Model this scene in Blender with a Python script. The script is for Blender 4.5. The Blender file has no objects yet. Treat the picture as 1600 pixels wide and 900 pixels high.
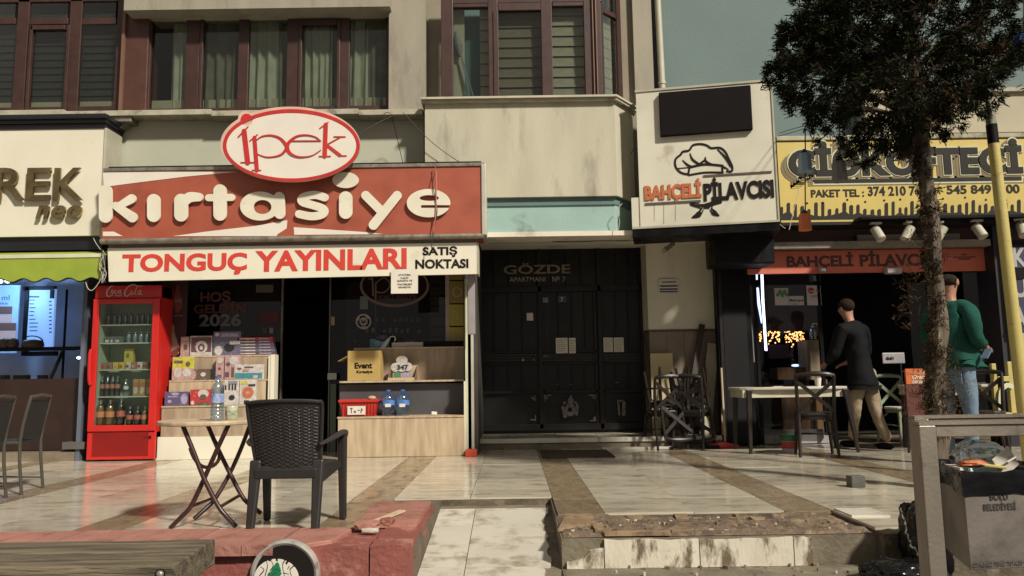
import bpy, bmesh, math, random
import numpy as np
from mathutils import Vector, Matrix, Euler
random.seed(7); rng = np.random.default_rng(5)
R = math.radians
scn = bpy.context.scene
C = bpy.context.scene.collection

# ------------------------------------------------------------------ camera
CAM_H, PITCH, ROLL, FPX = 0.90, 6.8, -0.85, 1200.0
cd = bpy.data.cameras.new('camera'); cam = bpy.data.objects.new('camera', cd); C.objects.link(cam)
cd.sensor_width = 36; cd.lens = FPX / 1600 * 36; cd.clip_end = 500; cd.clip_start = .05
CR = Matrix.Rotation(R(90 + PITCH), 3, 'X') @ Matrix.Rotation(R(ROLL), 3, 'Z')
cam.matrix_world = Matrix.Translation((0, 0, CAM_H)) @ CR.to_4x4()
scn.camera = cam
CO = Vector((0, 0, CAM_H))
# ------------------------------------------------------------------ night ambience and street light
w = bpy.data.worlds.new('World'); scn.world = w; w.use_nodes = True
bg = w.node_tree.nodes['Background']
bg.inputs['Color'].default_value = (1.0, .90, .80, 1); bg.inputs['Strength'].default_value = .27
sd = bpy.data.lights.new('street_light_sun', 'SUN'); sun = bpy.data.objects.new('street_light_sun', sd); C.objects.link(sun)
sd.energy = 4.0; sd.angle = R(4.5); sd.color = (1, .935, .82)
SUND = Vector((-.58, .68, -.76)).normalized()
sun.rotation_euler = SUND.to_track_quat('-Z', 'Y').to_euler(); sun.location = (8, -6, 9)
scn.view_settings.view_transform = 'Standard'; scn.view_settings.look = 'None'
scn.view_settings.exposure = 0.45; scn.view_settings.gamma = 1

# ------------------------------------------------------------------ from a pixel of the photo to a point at depth Y
def ray(px, py):
    return CR @ Vector(((px - 800) / FPX, -(py - 450) / FPX, -1))
def W(px, py, Y):
    d = ray(px, py); t = Y / d.y
    return CO + d * t
def G(px, py, z=0):                       # point on a level z
    d = ray(px, py); t = (z - CAM_H) / d.z
    return CO + d * t
def RC(a, b, c, d, Y, mp=None):
    mp = mp or W
    mx, my = (a + c) / 2, (b + d) / 2
    return mp(a, my, Y).x, mp(c, my, Y).x, mp(mx, d, Y).z, mp(mx, b, Y).z

# ------------------------------------------------------------------ materials
MATS = {}
def M(name, c, rough=.6, c2=None, ns=4, bump=0, bs=40, metal=0, dirt=None, ds=1.5, dt=(.5, .7), st=None, rnd=0, spec=.5, rvar=0, coat=0):
    if name in MATS: return MATS[name]
    m = bpy.data.materials.new(name); m.use_nodes = True; MATS[name] = m
    nt = m.node_tree; N = nt.nodes; L = nt.links; b = N['Principled BSDF']
    b.inputs['Roughness'].default_value = rough; b.inputs['Metallic'].default_value = metal
    b.inputs['Specular IOR Level'].default_value = spec; b.inputs['Coat Weight'].default_value = coat
    tc = N.new('ShaderNodeTexCoord'); mp = N.new('ShaderNodeMapping'); L.new(tc.outputs['Object'], mp.inputs['Vector'])
    if st: mp.inputs['Scale'].default_value = st
    oi = N.new('ShaderNodeObjectInfo')
    sc = N.new('ShaderNodeVectorMath'); sc.operation = 'SCALE'; sc.inputs[0].default_value = (37, 51, 23); L.new(oi.outputs['Random'], sc.inputs['Scale'])
    ad = N.new('ShaderNodeVectorMath'); L.new(mp.outputs['Vector'], ad.inputs[0])
    if rnd: L.new(sc.outputs[0], ad.inputs[1])
    vec = ad.outputs[0]
    def noise(s, det=5):
        n = N.new('ShaderNodeTexNoise'); n.inputs['Scale'].default_value = s; n.inputs['Detail'].default_value = det; L.new(vec, n.inputs['Vector']); return n
    def rgb(c): return (c[0], c[1], c[2], 1)
    c2 = c2 or tuple(x * .82 for x in c)
    n1 = noise(ns); r1 = N.new('ShaderNodeMapRange'); r1.inputs[1].default_value = .35; r1.inputs[2].default_value = .65; L.new(n1.outputs[0], r1.inputs[0])
    mx = N.new('ShaderNodeMix'); mx.data_type = 'RGBA'; mx.inputs[6].default_value = rgb(c); mx.inputs[7].default_value = rgb(c2); L.new(r1.outputs[0], mx.inputs[0])
    col = mx.outputs[2]
    if dirt:
        n2 = noise(ds, 8); n2.inputs['Roughness'].default_value = .65
        r2 = N.new('ShaderNodeMapRange'); r2.inputs[1].default_value = dt[0]; r2.inputs[2].default_value = dt[1]; L.new(n2.outputs[0], r2.inputs[0])
        m2 = N.new('ShaderNodeMix'); m2.data_type = 'RGBA'; L.new(col, m2.inputs[6]); m2.inputs[7].default_value = rgb(dirt); L.new(r2.outputs[0], m2.inputs[0]); col = m2.outputs[2]
    if rnd:
        h = N.new('ShaderNodeHueSaturation'); r3 = N.new('ShaderNodeMapRange'); r3.inputs[3].default_value = 1 - rnd; r3.inputs[4].default_value = 1 + rnd
        L.new(oi.outputs['Random'], r3.inputs[0]); L.new(r3.outputs[0], h.inputs['Value']); L.new(col, h.inputs['Color']); col = h.outputs[0]
    L.new(col, b.inputs['Base Color'])
    if rvar:
        n4 = noise(3, 6); r4 = N.new('ShaderNodeMapRange'); r4.inputs[1].default_value = .35; r4.inputs[2].default_value = .65
        r4.inputs[3].default_value = max(.03, rough - rvar); r4.inputs[4].default_value = rough + rvar; L.new(n4.outputs[0], r4.inputs[0]); L.new(r4.outputs[0], b.inputs['Roughness'])
    if bump:
        n3 = noise(bs, 4); bp = N.new('ShaderNodeBump'); bp.inputs['Strength'].default_value = min(1, bump); bp.inputs['Distance'].default_value = .01
        L.new(n3.outputs[0], bp.inputs['Height']); L.new(bp.outputs[0], b.inputs['Normal'])
    return m
def EM(name, c, s):
    if name in MATS: return MATS[name]
    m = bpy.data.materials.new(name); m.use_nodes = True; MATS[name] = m; b = m.node_tree.nodes['Principled BSDF']
    b.inputs['Base Color'].default_value = (*c, 1); b.inputs['Emission Color'].default_value = (*c, 1); b.inputs['Emission Strength'].default_value = s
    return m
def GL(name, tint=(1, 1, 1), gloss=.12, rough=.03):
    m = bpy.data.materials.new(name); m.use_nodes = True; nt = m.node_tree; N = nt.nodes; L = nt.links
    N.remove(N['Principled BSDF']); o = N['Material Output']
    t = N.new('ShaderNodeBsdfTransparent'); t.inputs[0].default_value = (*tint, 1)
    g = N.new('ShaderNodeBsdfGlossy'); g.inputs['Roughness'].default_value = rough; g.inputs[0].default_value = (.9, .92, .95, 1)
    f = N.new('ShaderNodeFresnel'); f.inputs[0].default_value = 1.5
    a = N.new('ShaderNodeMath'); a.operation = 'ADD'; a.use_clamp = True; a.inputs[1].default_value = gloss * .5; a.operation = 'MULTIPLY_ADD'; a.inputs[1].default_value = .45; a.inputs[2].default_value = max(0, gloss - .06); L.new(f.outputs[0], a.inputs[0])
    mx = N.new('ShaderNodeMixShader'); L.new(a.outputs[0], mx.inputs[0]); L.new(t.outputs[0], mx.inputs[1]); L.new(g.outputs[0], mx.inputs[2]); L.new(mx.outputs[0], o.inputs[0])
    MATS[name] = m; return m

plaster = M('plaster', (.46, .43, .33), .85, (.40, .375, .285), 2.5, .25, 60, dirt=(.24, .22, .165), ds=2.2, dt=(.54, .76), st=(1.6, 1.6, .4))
plaster_falloff = M('upper_plaster_falloff', (.30, .27, .21), .85, (.255, .23, .178), 2.5, .3, 55, dirt=(.17, .15, .115), ds=2.2, dt=(.52, .74), st=(1.6, 1.6, .4))  # darker plaster copy: fading lamp light upstairs put into the colour
plaster_dim = M('plaster_old', (.42, .38, .27), .85, (.35, .32, .23), 2, .25, 50, dirt=(.15, .13, .09), ds=2, dt=(.6, .78))
ledge_m = M('ledge_stone', (.40, .37, .28), .8, (.30, .28, .2), 6, .3, 50, dirt=(.12, .11, .08), ds=5, dt=(.56, .7))
green_wall = M('green_cream_paint', (.41, .41, .32), .8, (.37, .37, .29), 1.5, .15, 40, dirt=(.2, .19, .13), ds=2, dt=(.6, .8))
teal = M('teal_paint', (.135, .185, .175), .85, (.12, .168, .16), 1.2, .3, 70, dirt=(.12, .18, .16), ds=1, dt=(.55, .8))
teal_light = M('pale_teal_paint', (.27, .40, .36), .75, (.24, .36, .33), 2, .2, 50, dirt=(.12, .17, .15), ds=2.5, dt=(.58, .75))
teal_dark = M('teal_paint_and_shade', (.10, .17, .17), .75, None, 2, .2, 50)
brown_frame = M('brown_window_frame', (.050, .020, .015), .45, (.034, .014, .011), 8, .1, 30)
curtain = M('green_grey_curtain', (.40, .41, .31), .9, (.31, .33, .25), 5, .1, 80)
curtain_dark = M('grey_net_curtain', (.16, .155, .11), .9, (.10, .10, .075), 4)
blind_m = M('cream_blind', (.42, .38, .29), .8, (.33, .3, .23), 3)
blind_dark = M('dark_blind', (.034, .033, .027), .8, (.022, .022, .019), 3)
glass = GL('window_glass', (.82, .85, .82), .07)
shop_glass = GL('shop_glass', (.72, .72, .72), .06)
dark_room = M('dark_interior', (.006, .006, .007), .9, (.004, .004, .005), 2, spec=.1)
black_p = M('black_panel', (.0045, .0045, .005), .5, (.008, .007, .007), 3, .1, 40, rvar=.15, spec=.12)
white_sign = M('white_sign_sheet', (.66, .62, .50), .5, (.62, .58, .46), 2, 0, dirt=(.40, .35, .26), ds=2.2, dt=(.62, .85))
white_sign2 = M('weathered_white_sheet', (.62, .59, .48), .5, (.55, .52, .42), 2, 0, dirt=(.30, .26, .19), ds=3.5, dt=(.6, .75))
black_ink = M('black_print', (.013, .010, .009), .6, spec=.15)
grey_ink = M('grey_print', (.15, .14, .13), .6)
red_sign = M('orange_red_sign', (.33, .078, .042), .5, (.28, .062, .034), 3, .05, 30, dirt=(.24, .055, .03), ds=3, dt=(.55, .75))
red_ink = M('red_print', (.55, .045, .03), .5, (.5, .04, .026), 8)
logo_red = M('logo_red', (.48, .025, .02), .45)
logo_white = M('logo_white', (.66, .61, .53), .45, (.62, .57, .5), 3)
letter_white = M('letter_white', (.66, .62, .50), .5, (.60, .56, .45), 4, 0, dirt=(.42, .38, .28), ds=6, dt=(.6, .8))
alu = M('aged_aluminium', (.30, .27, .22), .45, (.2, .18, .14), 7, .1, 60, metal=.5, dirt=(.1, .08, .06), ds=8, dt=(.5, .7))
gold = M('gold_mirror', (.42, .33, .16), .14, (.22, .17, .085), 5, 0, metal=1)
lime = M('lime_awning', (.25, .32, .03), .8, (.21, .275, .026), 4, .2, 120)
cream_p = M('cream_stripe', (.55, .55, .38), .8)
tile_m = M('marble_tile', (.52, .475, .38), .12, (.44, .40, .315), 3, .05, 20, dirt=(.22, .175, .12), ds=1.9, dt=(.48, .74), st=(1, 2.2, 1), rnd=.13, rvar=.10)
tile_w = M('white_marble_tile', (.54, .51, .44), .4, (.46, .43, .36), 3, .1, 25, dirt=(.24, .20, .14), ds=5, dt=(.50, .68), rnd=.07, rvar=.1)
strip_m = M('brown_strip_tile', (.275, .215, .14), .22, (.21, .16, .10), 4, .1, 25, dirt=(.10, .07, .04), ds=3, dt=(.5, .7), rnd=.15, rvar=.12)
grout = M('dirty_mortar', (.12, .095, .062), .8, (.07, .055, .036), 6, .8, 35, dirt=(.2, .16, .11), ds=9, dt=(.55, .7))
rubble_m = M('broken_screed', (.15, .105, .07), .75, (.07, .048, .032), 7, 1, 45, dirt=(.24, .17, .10), ds=11, dt=(.52, .66))
riser_m = M('stained_white_riser', (.55, .51, .42), .6, (.48, .44, .35), 5, .3, 30, dirt=(.12, .09, .055), ds=4, dt=(.50, .60), st=(2.2, 1, .8), rnd=.06)
concrete = M('dirty_concrete', (.17, .145, .10), .8, (.11, .09, .06), 5, .8, 30, dirt=(.24, .21, .16), ds=8, dt=(.56, .7))
asphalt = M('asphalt', (.06, .055, .045), .85, (.045, .04, .035), 9, .6, 90)
red_paint = M('red_masonry_paint', (.23, .070, .054), .7, (.18, .052, .040), 4, .8, 28, dirt=(.36, .17, .13), ds=6, dt=(.54, .68))
red_cap = M('red_cap_paint', (.33, .155, .12), .7, (.27, .11, .085), 5, .8, 35, dirt=(.16, .075, .058), ds=5, dt=(.55, .7), rnd=.08)
green_paint = M('green_masonry_paint', (.17, .21, .14), .65, (.14, .175, .12), 4, .5, 25, dirt=(.12, .07, .045), ds=3.5, dt=(.54, .64))
wood_old = M('weathered_timber', (.165, .135, .085), .8, (.075, .058, .036), 6, .9, 30, dirt=(.045, .036, .024), ds=5, dt=(.50, .64), st=(.35, 4, 4))
wood_l = M('light_oak_laminate', (.50, .39, .26), .5, (.37, .275, .175), 3.0, .05, 40, st=(6, 6, .8), rnd=.08)
wood_dk = M('grey_oak_laminate', (.38, .29, .20), .5, (.27, .20, .135), 3.0, .05, 40, st=(5, 5, .8))
wood_br = M('brown_wood', (.25, .14, .06), .5, (.17, .09, .04), 4, .1, 40, st=(5, 5, 1))
white_p = M('white_laminate', (.66, .62, .50), .4, (.62, .58, .47), 2)
slate = M('slate_panel', (.055, .052, .055), .5, (.075, .07, .072), 2.2)
fridge_red = M('fridge_red', (.50, .018, .014), .35, (.44, .015, .012), 3)
fridge_in = M('fridge_lining', (.33, .40, .30), .5, (.27, .33, .25), 3)
iron = M('black_iron', (.010, .0095, .0095), .45, (.016, .013, .012), 12, .2, 50, spec=.25)
iron_w = M('worn_iron', (.03, .027, .025), .35, (.07, .06, .05), 20, .2, 50, metal=.5)
gate_glass = M('dark_gate_glass', (.012, .012, .0115), .3, (.018, .017, .016), 3, spec=.2)
black_wood = M('black_chair_wood', (.013, .010, .009), .4, (.022, .016, .013), 9, .1, 50, spec=.3)
plastic_blk = M('anthracite_plastic', (.024, .021, .020), .42, (.018, .0165, .016), 7, .1, 90, spec=.4)
tube_m = M('maroon_tube', (.045, .014, .012), .35, (.03, .01, .009), 8)
steel_m = M('galvanised_steel', (.28, .24, .195), .42, (.22, .19, .155), 4, .15, 60, metal=.45, dirt=(.13, .105, .08), ds=6, dt=(.55, .7))
bin_m = M('bin_sheet', (.22, .195, .17), .45, (.17, .15, .13), 3, .15, 50, metal=.4, dirt=(.09, .075, .06), ds=2.8, dt=(.52, .72))
bag_m = M('black_bin_bag', (.004, .004, .005), .2, (.006, .0055, .007), 6, .9, 14, spec=.28)
clear_m = GL('clear_plastic', (.62, .72, .70), .34, .18)
water_m = GL('water_bottle_plastic', (.70, .83, .92), .20, .08)
pole_y = M('yellow_pole_paint', (.47, .39, .13), .5, (.41, .34, .11), 4, .2, 40, dirt=(.22, .17, .06), ds=6, dt=(.58, .72))
pipe_m = M('pvc_pipe', (.42, .40, .31), .5, (.36, .34, .26), 4)
chrome = M('chrome', (.55, .52, .48), .35, (.32, .30, .27), 7, metal=.45, dirt=(.10, .09, .08), ds=5, dt=(.52, .64))
bark = M('bark', (.13, .10, .07), .9, (.055, .04, .028), 9, 1, 30, dirt=(.26, .22, .16), ds=14, dt=(.55, .68), st=(1, 1, .35))
leaf_d = M('dark_conifer_leaf', (.012, .016, .008), .9, (.022, .023, .010), 3, spec=.1)
leaf_b = M('brown_dead_sprig', (.085, .055, .03), .9, (.05, .032, .017), 5, spec=.1)
red_pl = M('red_plastic', (.52, .03, .02), .35)
green_pl = M('green_plastic', (.015, .10, .035), .35)
card = M('cardboard', (.42, .29, .095), .8, (.37, .255, .085), 5, .1, 60)
paper = M('white_paper', (.62, .58, .50), .8, (.56, .52, .45), 6)
pink_gr = M('dado_marble', (.19, .145, .105), .45, (.15, .115, .085), 3, .1, 30, rnd=.08)
wire_m = M('black_wire', (.02, .018, .016), .6)
wire_p = M('pale_wire', (.45, .40, .34), .6)
skin_m = M('skin', (.34, .17, .11), .55, (.29, .14, .09), 12)
hair_m = M('dark_hair', (.016, .011, .008), .9, (.03, .022, .015), 60, .6, 90, spec=.1)
def flat(name, c, rough=.5):
    if name.startswith('pk_') and max(c) > .03: return M(name, c, rough, tuple(x * .62 + .02 for x in c), 28, dirt=tuple(x * .5 + .16 for x in c), ds=24, dt=(.60, .63))
    return M(name, c, rough, tuple(x * .9 for x in c), 10)

# ------------------------------------------------------------------ mesh building
ORG = {}
class MB:
    def __init__(s): s.v = []; s.f = []; s.m = []
    def add(s, vs, fs, mi=0):
        n = len(s.v); s.v += [tuple(v) for v in vs]; s.f += [tuple(i + n for i in f) for f in fs]; s.m += [mi] * len(fs); return s
    def box(s, x0, x1, y0, y1, z0, z1, mi=0):
        return s.add([(x, y, z) for x in (x0, x1) for y in (y0, y1) for z in (z0, z1)],
                     [(0, 1, 3, 2), (4, 6, 7, 5), (0, 4, 5, 1), (2, 3, 7, 6), (0, 2, 6, 4), (1, 5, 7, 3)], mi)
    def pb(s, a, b, c, d, Y0, Y1, mi=0, mp=None):
        x0, x1, z0, z1 = RC(a, b, c, d, Y0, mp); return s.box(x0, x1, Y0, Y1, z0, z1, mi)
    def obox(s, cen, size, rot=(0, 0, 0), mi=0):
        m = Euler(rot).to_matrix(); h = Vector(size) / 2; cen = Vector(cen)
        return s.add([cen + m @ Vector((x * h.x, y * h.y, z * h.z)) for x in (-1, 1) for y in (-1, 1) for z in (-1, 1)],
                     [(0, 1, 3, 2), (4, 6, 7, 5), (0, 4, 5, 1), (2, 3, 7, 6), (0, 2, 6, 4), (1, 5, 7, 3)], mi)
    def bar(s, p, q, wd, th, up=(0, 0, 1), mi=0, w2=None, t2=None):
        p, q = Vector(p), Vector(q); d = (q - p).normalized(); u = Vector(up)
        if abs(d.dot(u)) > .98: u = Vector((0, 1, 0))
        a = d.cross(u).normalized(); b = a.cross(d).normalized(); vs = []
        for o, ww, tt in ((p, wd, th), (q, w2 or wd, t2 or th)):
            for i, j in ((-1, -1), (1, -1), (1, 1), (-1, 1)): vs.append(o + a * (i * ww / 2) + b * (j * tt / 2))
        return s.add(vs, [(0, 3, 2, 1), (4, 5, 6, 7), (0, 1, 5, 4), (1, 2, 6, 5), (2, 3, 7, 6), (3, 0, 4, 7)], mi)
    def tube(s, pts, r, seg=8, mi=0, sm=0, flatz=1):
        pts = [Vector(p) for p in pts]
        if sm and len(pts) > 2: pts, r = spline(pts, sm, r)
        rr = r if isinstance(r, (list, tuple)) else [r] * len(pts); vs = []; fs = []; pa = None
        for i, p in enumerate(pts):
            d = (pts[min(i + 1, len(pts) - 1)] - pts[max(i - 1, 0)]).normalized()
            if pa is None:
                u = Vector((0, 0, 1)) if abs(d.z) < .9 else Vector((1, 0, 0)); pa = d.cross(u).normalized()
            pa = (pa - d * pa.dot(d)).normalized(); b = d.cross(pa)
            for k in range(seg):
                t = 2 * math.pi * k / seg; vs.append(p + (pa * math.cos(t) + b * math.sin(t) * flatz) * rr[i])
        for i in range(len(pts) - 1):
            for k in range(seg): fs.append((i * seg + k, i * seg + (k + 1) % seg, (i + 1) * seg + (k + 1) % seg, (i + 1) * seg + k))
        fs.append(tuple(range(seg))[::-1]); n = (len(pts) - 1) * seg; fs.append(tuple(range(n, n + seg)))
        return s.add(vs, fs, mi)
    def lathe(s, prof, cen=(0, 0, 0), seg=16, mi=0, rot=None):
        vs = []; fs = []; cen = Vector(cen); m = Euler(rot).to_matrix() if rot else Matrix.Identity(3)
        for r, z in prof:
            for k in range(seg):
                t = 2 * math.pi * k / seg; vs.append(cen + m @ Vector((r * math.cos(t), r * math.sin(t), z)))
        for i in range(len(prof) - 1):
            for k in range(seg): fs.append((i * seg + k, i * seg + (k + 1) % seg, (i + 1) * seg + (k + 1) % seg, (i + 1) * seg + k))
        fs.append(tuple(range(seg))[::-1]); n = (len(prof) - 1) * seg; fs.append(tuple(range(n, n + seg)))
        return s.add(vs, fs, mi)
    def prism(s, poly, y0, y1, mi=0):           # poly of (x, z)
        n = len(poly)
        return s.add([(x, y0, z) for x, z in poly] + [(x, y1, z) for x, z in poly],
                     [tuple(range(n)), tuple(range(2 * n - 1, n - 1, -1))] + [(i, i + n, (i + 1) % n + n, (i + 1) % n) for i in range(n)], mi)
    def prismz(s, poly, z0, z1, mi=0):          # poly of (x, y)
        n = len(poly)
        return s.add([(x, y, z0) for x, y in poly] + [(x, y, z1) for x, y in poly],
                     [tuple(range(n)), tuple(range(2 * n - 1, n - 1, -1))] + [(i, i + n, (i + 1) % n + n, (i + 1) % n) for i in range(n)], mi)
    def ell(s, cen, r, seg=12, rings=8, mi=0, rot=None):
        prof = [(max(1e-4, math.sin(math.pi * i / rings)), -math.cos(math.pi * i / rings)) for i in range(rings + 1)]
        n = len(s.v); s.lathe(prof, (0, 0, 0), seg, mi); m = Euler(rot).to_matrix() if rot else Matrix.Identity(3)
        for i in range(n, len(s.v)):
            v = Vector(s.v[i]); s.v[i] = tuple(Vector(cen) + m @ Vector((v.x * r[0], v.y * r[1], v.z * r[2])))
        return s
    def mesh(s, name, mats, org=(0, 0, 0), smooth=False, norm=True):
        me = bpy.data.meshes.new(name); o = Vector(org)
        me.from_pydata([(v[0] - o.x, v[1] - o.y, v[2] - o.z) for v in s.v], [], s.f)
        for m in (mats if isinstance(mats, (list, tuple)) else [mats]): me.materials.append(m)
        me.polygons.foreach_set('material_index', s.m)
        if norm:
            bm = bmesh.new(); bm.from_mesh(me); bmesh.ops.recalc_face_normals(bm, faces=bm.faces); bm.to_mesh(me); bm.free()
        if smooth:
            me.polygons.foreach_set('use_smooth', [True] * len(me.polygons))
            try: me.set_sharp_from_angle(angle=R(40))
            except Exception: pass
        me.update(); return me
    def build(s, name, mats, parent=None, bevel=0, smooth=False, seg=2, norm=True):
        if parent is not None: org = ORG[parent.name]
        else:
            a = np.array(s.v); org = Vector(((a[:, 0].min() + a[:, 0].max()) / 2, (a[:, 1].min() + a[:, 1].max()) / 2, a[:, 2].min()))
        o = bpy.data.objects.new(name, s.mesh(name, mats, org, smooth, norm)); C.objects.link(o)
        if parent is not None: o.parent = parent
        else: o.location = org
        ORG[o.name] = Vector(org)
        if bevel:
            b = o.modifiers.new('bevel', 'BEVEL'); b.width = bevel; b.segments = seg; b.limit_method = 'ANGLE'; b.angle_limit = R(35)
        return o
def spline(pts, n, r=None):
    P = [Vector(p) for p in pts]; out = []; rs = []
    rl = r if isinstance(r, (list, tuple)) else None
    for i in range(len(P) - 1):
        a, b, c, d = P[max(i - 1, 0)], P[i], P[i + 1], P[min(i + 2, len(P) - 1)]
        for k in range(n):
            t = k / n; out.append(.5 * ((2 * b) + (c - a) * t + (2 * a - 5 * b + 4 * c - d) * t * t + (3 * b - a - 3 * c + d) * t ** 3))
            if rl: rs.append(rl[i] * (1 - t) + rl[i + 1] * t)
    out.append(P[-1])
    if rl: rs.append(rl[-1])
    return out, (rs if rl else r)
def tag(o, label, cat, group=None):
    o['label'] = label; o['category'] = cat
    if group: o['group'] = group
    return o
def struct(o): o['kind'] = 'structure'; return o
def thing(name, label, cat, loc=(0, 0, 0), rz=0, group=None, local=False):
    o = bpy.data.objects.new(name, None); C.objects.link(o); o.empty_display_size = .1
    o.location = loc; o.rotation_euler = (0, 0, rz); ORG[o.name] = Vector((0, 0, 0)) if local else Vector(loc)
    return tag(o, label, cat, group)
def dup(root, label=None, loc=None, rot=None, scale=None):
    r = root.copy(); C.objects.link(r)
    for ch in list(root.children):
        c = ch.copy(); C.objects.link(c); c.parent = r
        for g in ch.children:
            d = g.copy(); C.objects.link(d); d.parent = c
    if label: r['label'] = label
    if loc is not None: r.location = loc
    if rot is not None: r.rotation_euler = rot
    if scale is not None: r.scale = scale
    return r
def inst(name, me, parent, loc=(0, 0, 0), rot=(0, 0, 0), sc=(1, 1, 1)):
    o = bpy.data.objects.new(name, me); C.objects.link(o); o.parent = parent; o.location = loc; o.rotation_euler = rot; o.scale = sc; return o
# ------------------------------------------------------------------ lettering
def txt_mesh(s, rect, y, mat, bold=0, shear=0, thick=.004, sp=1.0, name='lettering'):
    cu = bpy.data.curves.new('t', 'FONT'); cu.body = s; cu.offset = bold; cu.shear = shear; cu.space_character = sp
    cu.extrude = .01; cu.resolution_u = 4; cu.align_x = 'CENTER'; cu.space_line = .95
    ob = bpy.data.objects.new('t', cu); me = bpy.data.meshes.new_from_object(ob); bpy.data.objects.remove(ob)
    n = len(me.vertices); co = np.empty(n * 3); me.vertices.foreach_get('co', co); co = co.reshape(-1, 3)
    x0, x1, z0, z1 = rect; a, b = co[:, :2].min(0), co[:, :2].max(0); o = np.empty_like(co)
    o[:, 0] = x0 + (co[:, 0] - a[0]) / max(1e-6, b[0] - a[0]) * (x1 - x0)
    o[:, 2] = z0 + (co[:, 1] - a[1]) / max(1e-6, b[1] - a[1]) * (z1 - z0)
    o[:, 1] = y - (co[:, 2] + .01) / .02 * thick
    return me, o
def txt(s, rect, y, mat, parent, bold=0, shear=0, thick=.004, sp=1.0, name='lettering', slope=0):
    me, o = txt_mesh(s, rect, y, mat, bold, shear, thick, sp)
    if slope: o[:, 2] += (o[:, 0] - rect[0]) * slope
    org = ORG[parent.name]; o = o - np.array(org)
    me.vertices.foreach_set('co', o.ravel()); me.materials.clear(); me.materials.append(mat); me.update(); me.name = name
    ob = bpy.data.objects.new(name, me); C.objects.link(ob); ob.parent = parent; ORG[ob.name] = org
    return ob
def ptxt(s, a, b, c, d, Y, mat, parent, mp=None, **k):
    return txt(s, RC(a, b, c, d, Y, mp), Y, mat, parent, **k)
# strokes: (points, radius or radii[, smooth]) in crop units; T = (ox, oy, scale)
def glyph(name, strokes, T, step, Y, thick, mat, parent, mp=None, cut=()):
    mp = mp or W
    def field(strs, X, Z):
        D = np.full(X.shape, 1e9)
        for st in strs:
            pts, r = st[0], st[1]; sm = st[2] if len(st) > 2 else 0
            if len(pts) == 1:
                rx, rz = (r, r) if not isinstance(r, (list, tuple)) else r
                q = np.sqrt(((X - pts[0][0]) / rx) ** 2 + ((Z - pts[0][1]) / rz) ** 2); D = np.minimum(D, (q - 1) * min(rx, rz)); continue
            P3 = [Vector((p[0], p[1], 0)) for p in pts]
            if sm: P3, r = spline(P3, sm, r)
            rl = r if isinstance(r, (list, tuple)) else [r] * len(P3)
            for i in range(len(P3) - 1):
                a, b = P3[i], P3[i + 1]; dx, dz = b.x - a.x, b.y - a.y; L2 = dx * dx + dz * dz + 1e-9
                t = np.clip(((X - a.x) * dx + (Z - a.y) * dz) / L2, 0, 1)
                D = np.minimum(D, np.hypot(X - a.x - t * dx, Z - a.y - t * dz) - (rl[i] + (rl[i + 1] - rl[i]) * t))
        return D
    xs = []; zs = []
    for st in strokes:
        rm = st[1] if not isinstance(st[1], (list, tuple)) else max(st[1])
        for p in st[0]: xs += [p[0] - rm * 1.2, p[0] + rm * 1.2]; zs += [p[1] - rm * 1.2, p[1] + rm * 1.2]
    gx = np.arange(min(xs) - 2 * step, max(xs) + 3 * step, step); gz = np.arange(min(zs) - 2 * step, max(zs) + 3 * step, step)
    X, Z = np.meshgrid(gx, gz, indexing='ij'); D = field(strokes, X, Z)
    if cut: D = np.maximum(D, -field(cut, X, Z))
    mb = MB(); vid = {}; vs = []; fs = []
    def vert(key, u, v):
        if key not in vid: vid[key] = len(vs); vs.append((u, v))
        return vid[key]
    ins = D < 0; segs = []
    for i in range(len(gx) - 1):
        j = 0
        while j < len(gz) - 1:
            if ins[i, j] and ins[i + 1, j] and ins[i + 1, j + 1] and ins[i, j + 1]:
                k = j
                while k + 1 < len(gz) - 1 and ins[i, k + 2] and ins[i + 1, k + 2]: k += 1
                fs.append((vert((i, j), gx[i], gz[j]), vert((i + 1, j), gx[i + 1], gz[j]), vert((i + 1, k + 1), gx[i + 1], gz[k + 1]), vert((i, k + 1), gx[i], gz[k + 1])))
                j = k + 1; continue
            cs = [(i, j), (i + 1, j), (i + 1, j + 1), (i, j + 1)]
            if any(ins[c] for c in cs):
                poly = []; cr = []
                for q in range(4):
                    a, b = cs[q], cs[(q + 1) % 4]
                    if ins[a]: poly.append(vert(a, gx[a[0]], gz[a[1]]))
                    if ins[a] != ins[b]:
                        t = D[a] / (D[a] - D[b]); key = tuple(sorted((a, b)))
                        e = vert(key, gx[a[0]] + t * (gx[b[0]] - gx[a[0]]), gz[a[1]] + t * (gz[b[1]] - gz[a[1]])); poly.append(e); cr.append((e, ins[a]))
                if len(poly) > 2: fs.append(tuple(poly))
                for q in range(len(cr)):
                    if cr[q][1]: segs.append((cr[q][0], cr[(q + 1) % len(cr)][0]))
            j += 1
    n = len(vs); out = []
    for dy in (-thick, 0):
        for u, v in vs:
            p = mp(T[0] + u / T[2], T[1] + v / T[2], Y); out.append((p.x, Y + dy, p.z))
    mb.add(out, fs + [(a, b, b + n, a + n) for a, b in segs])
    return mb.build(name, mat, parent, norm=False)
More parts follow.
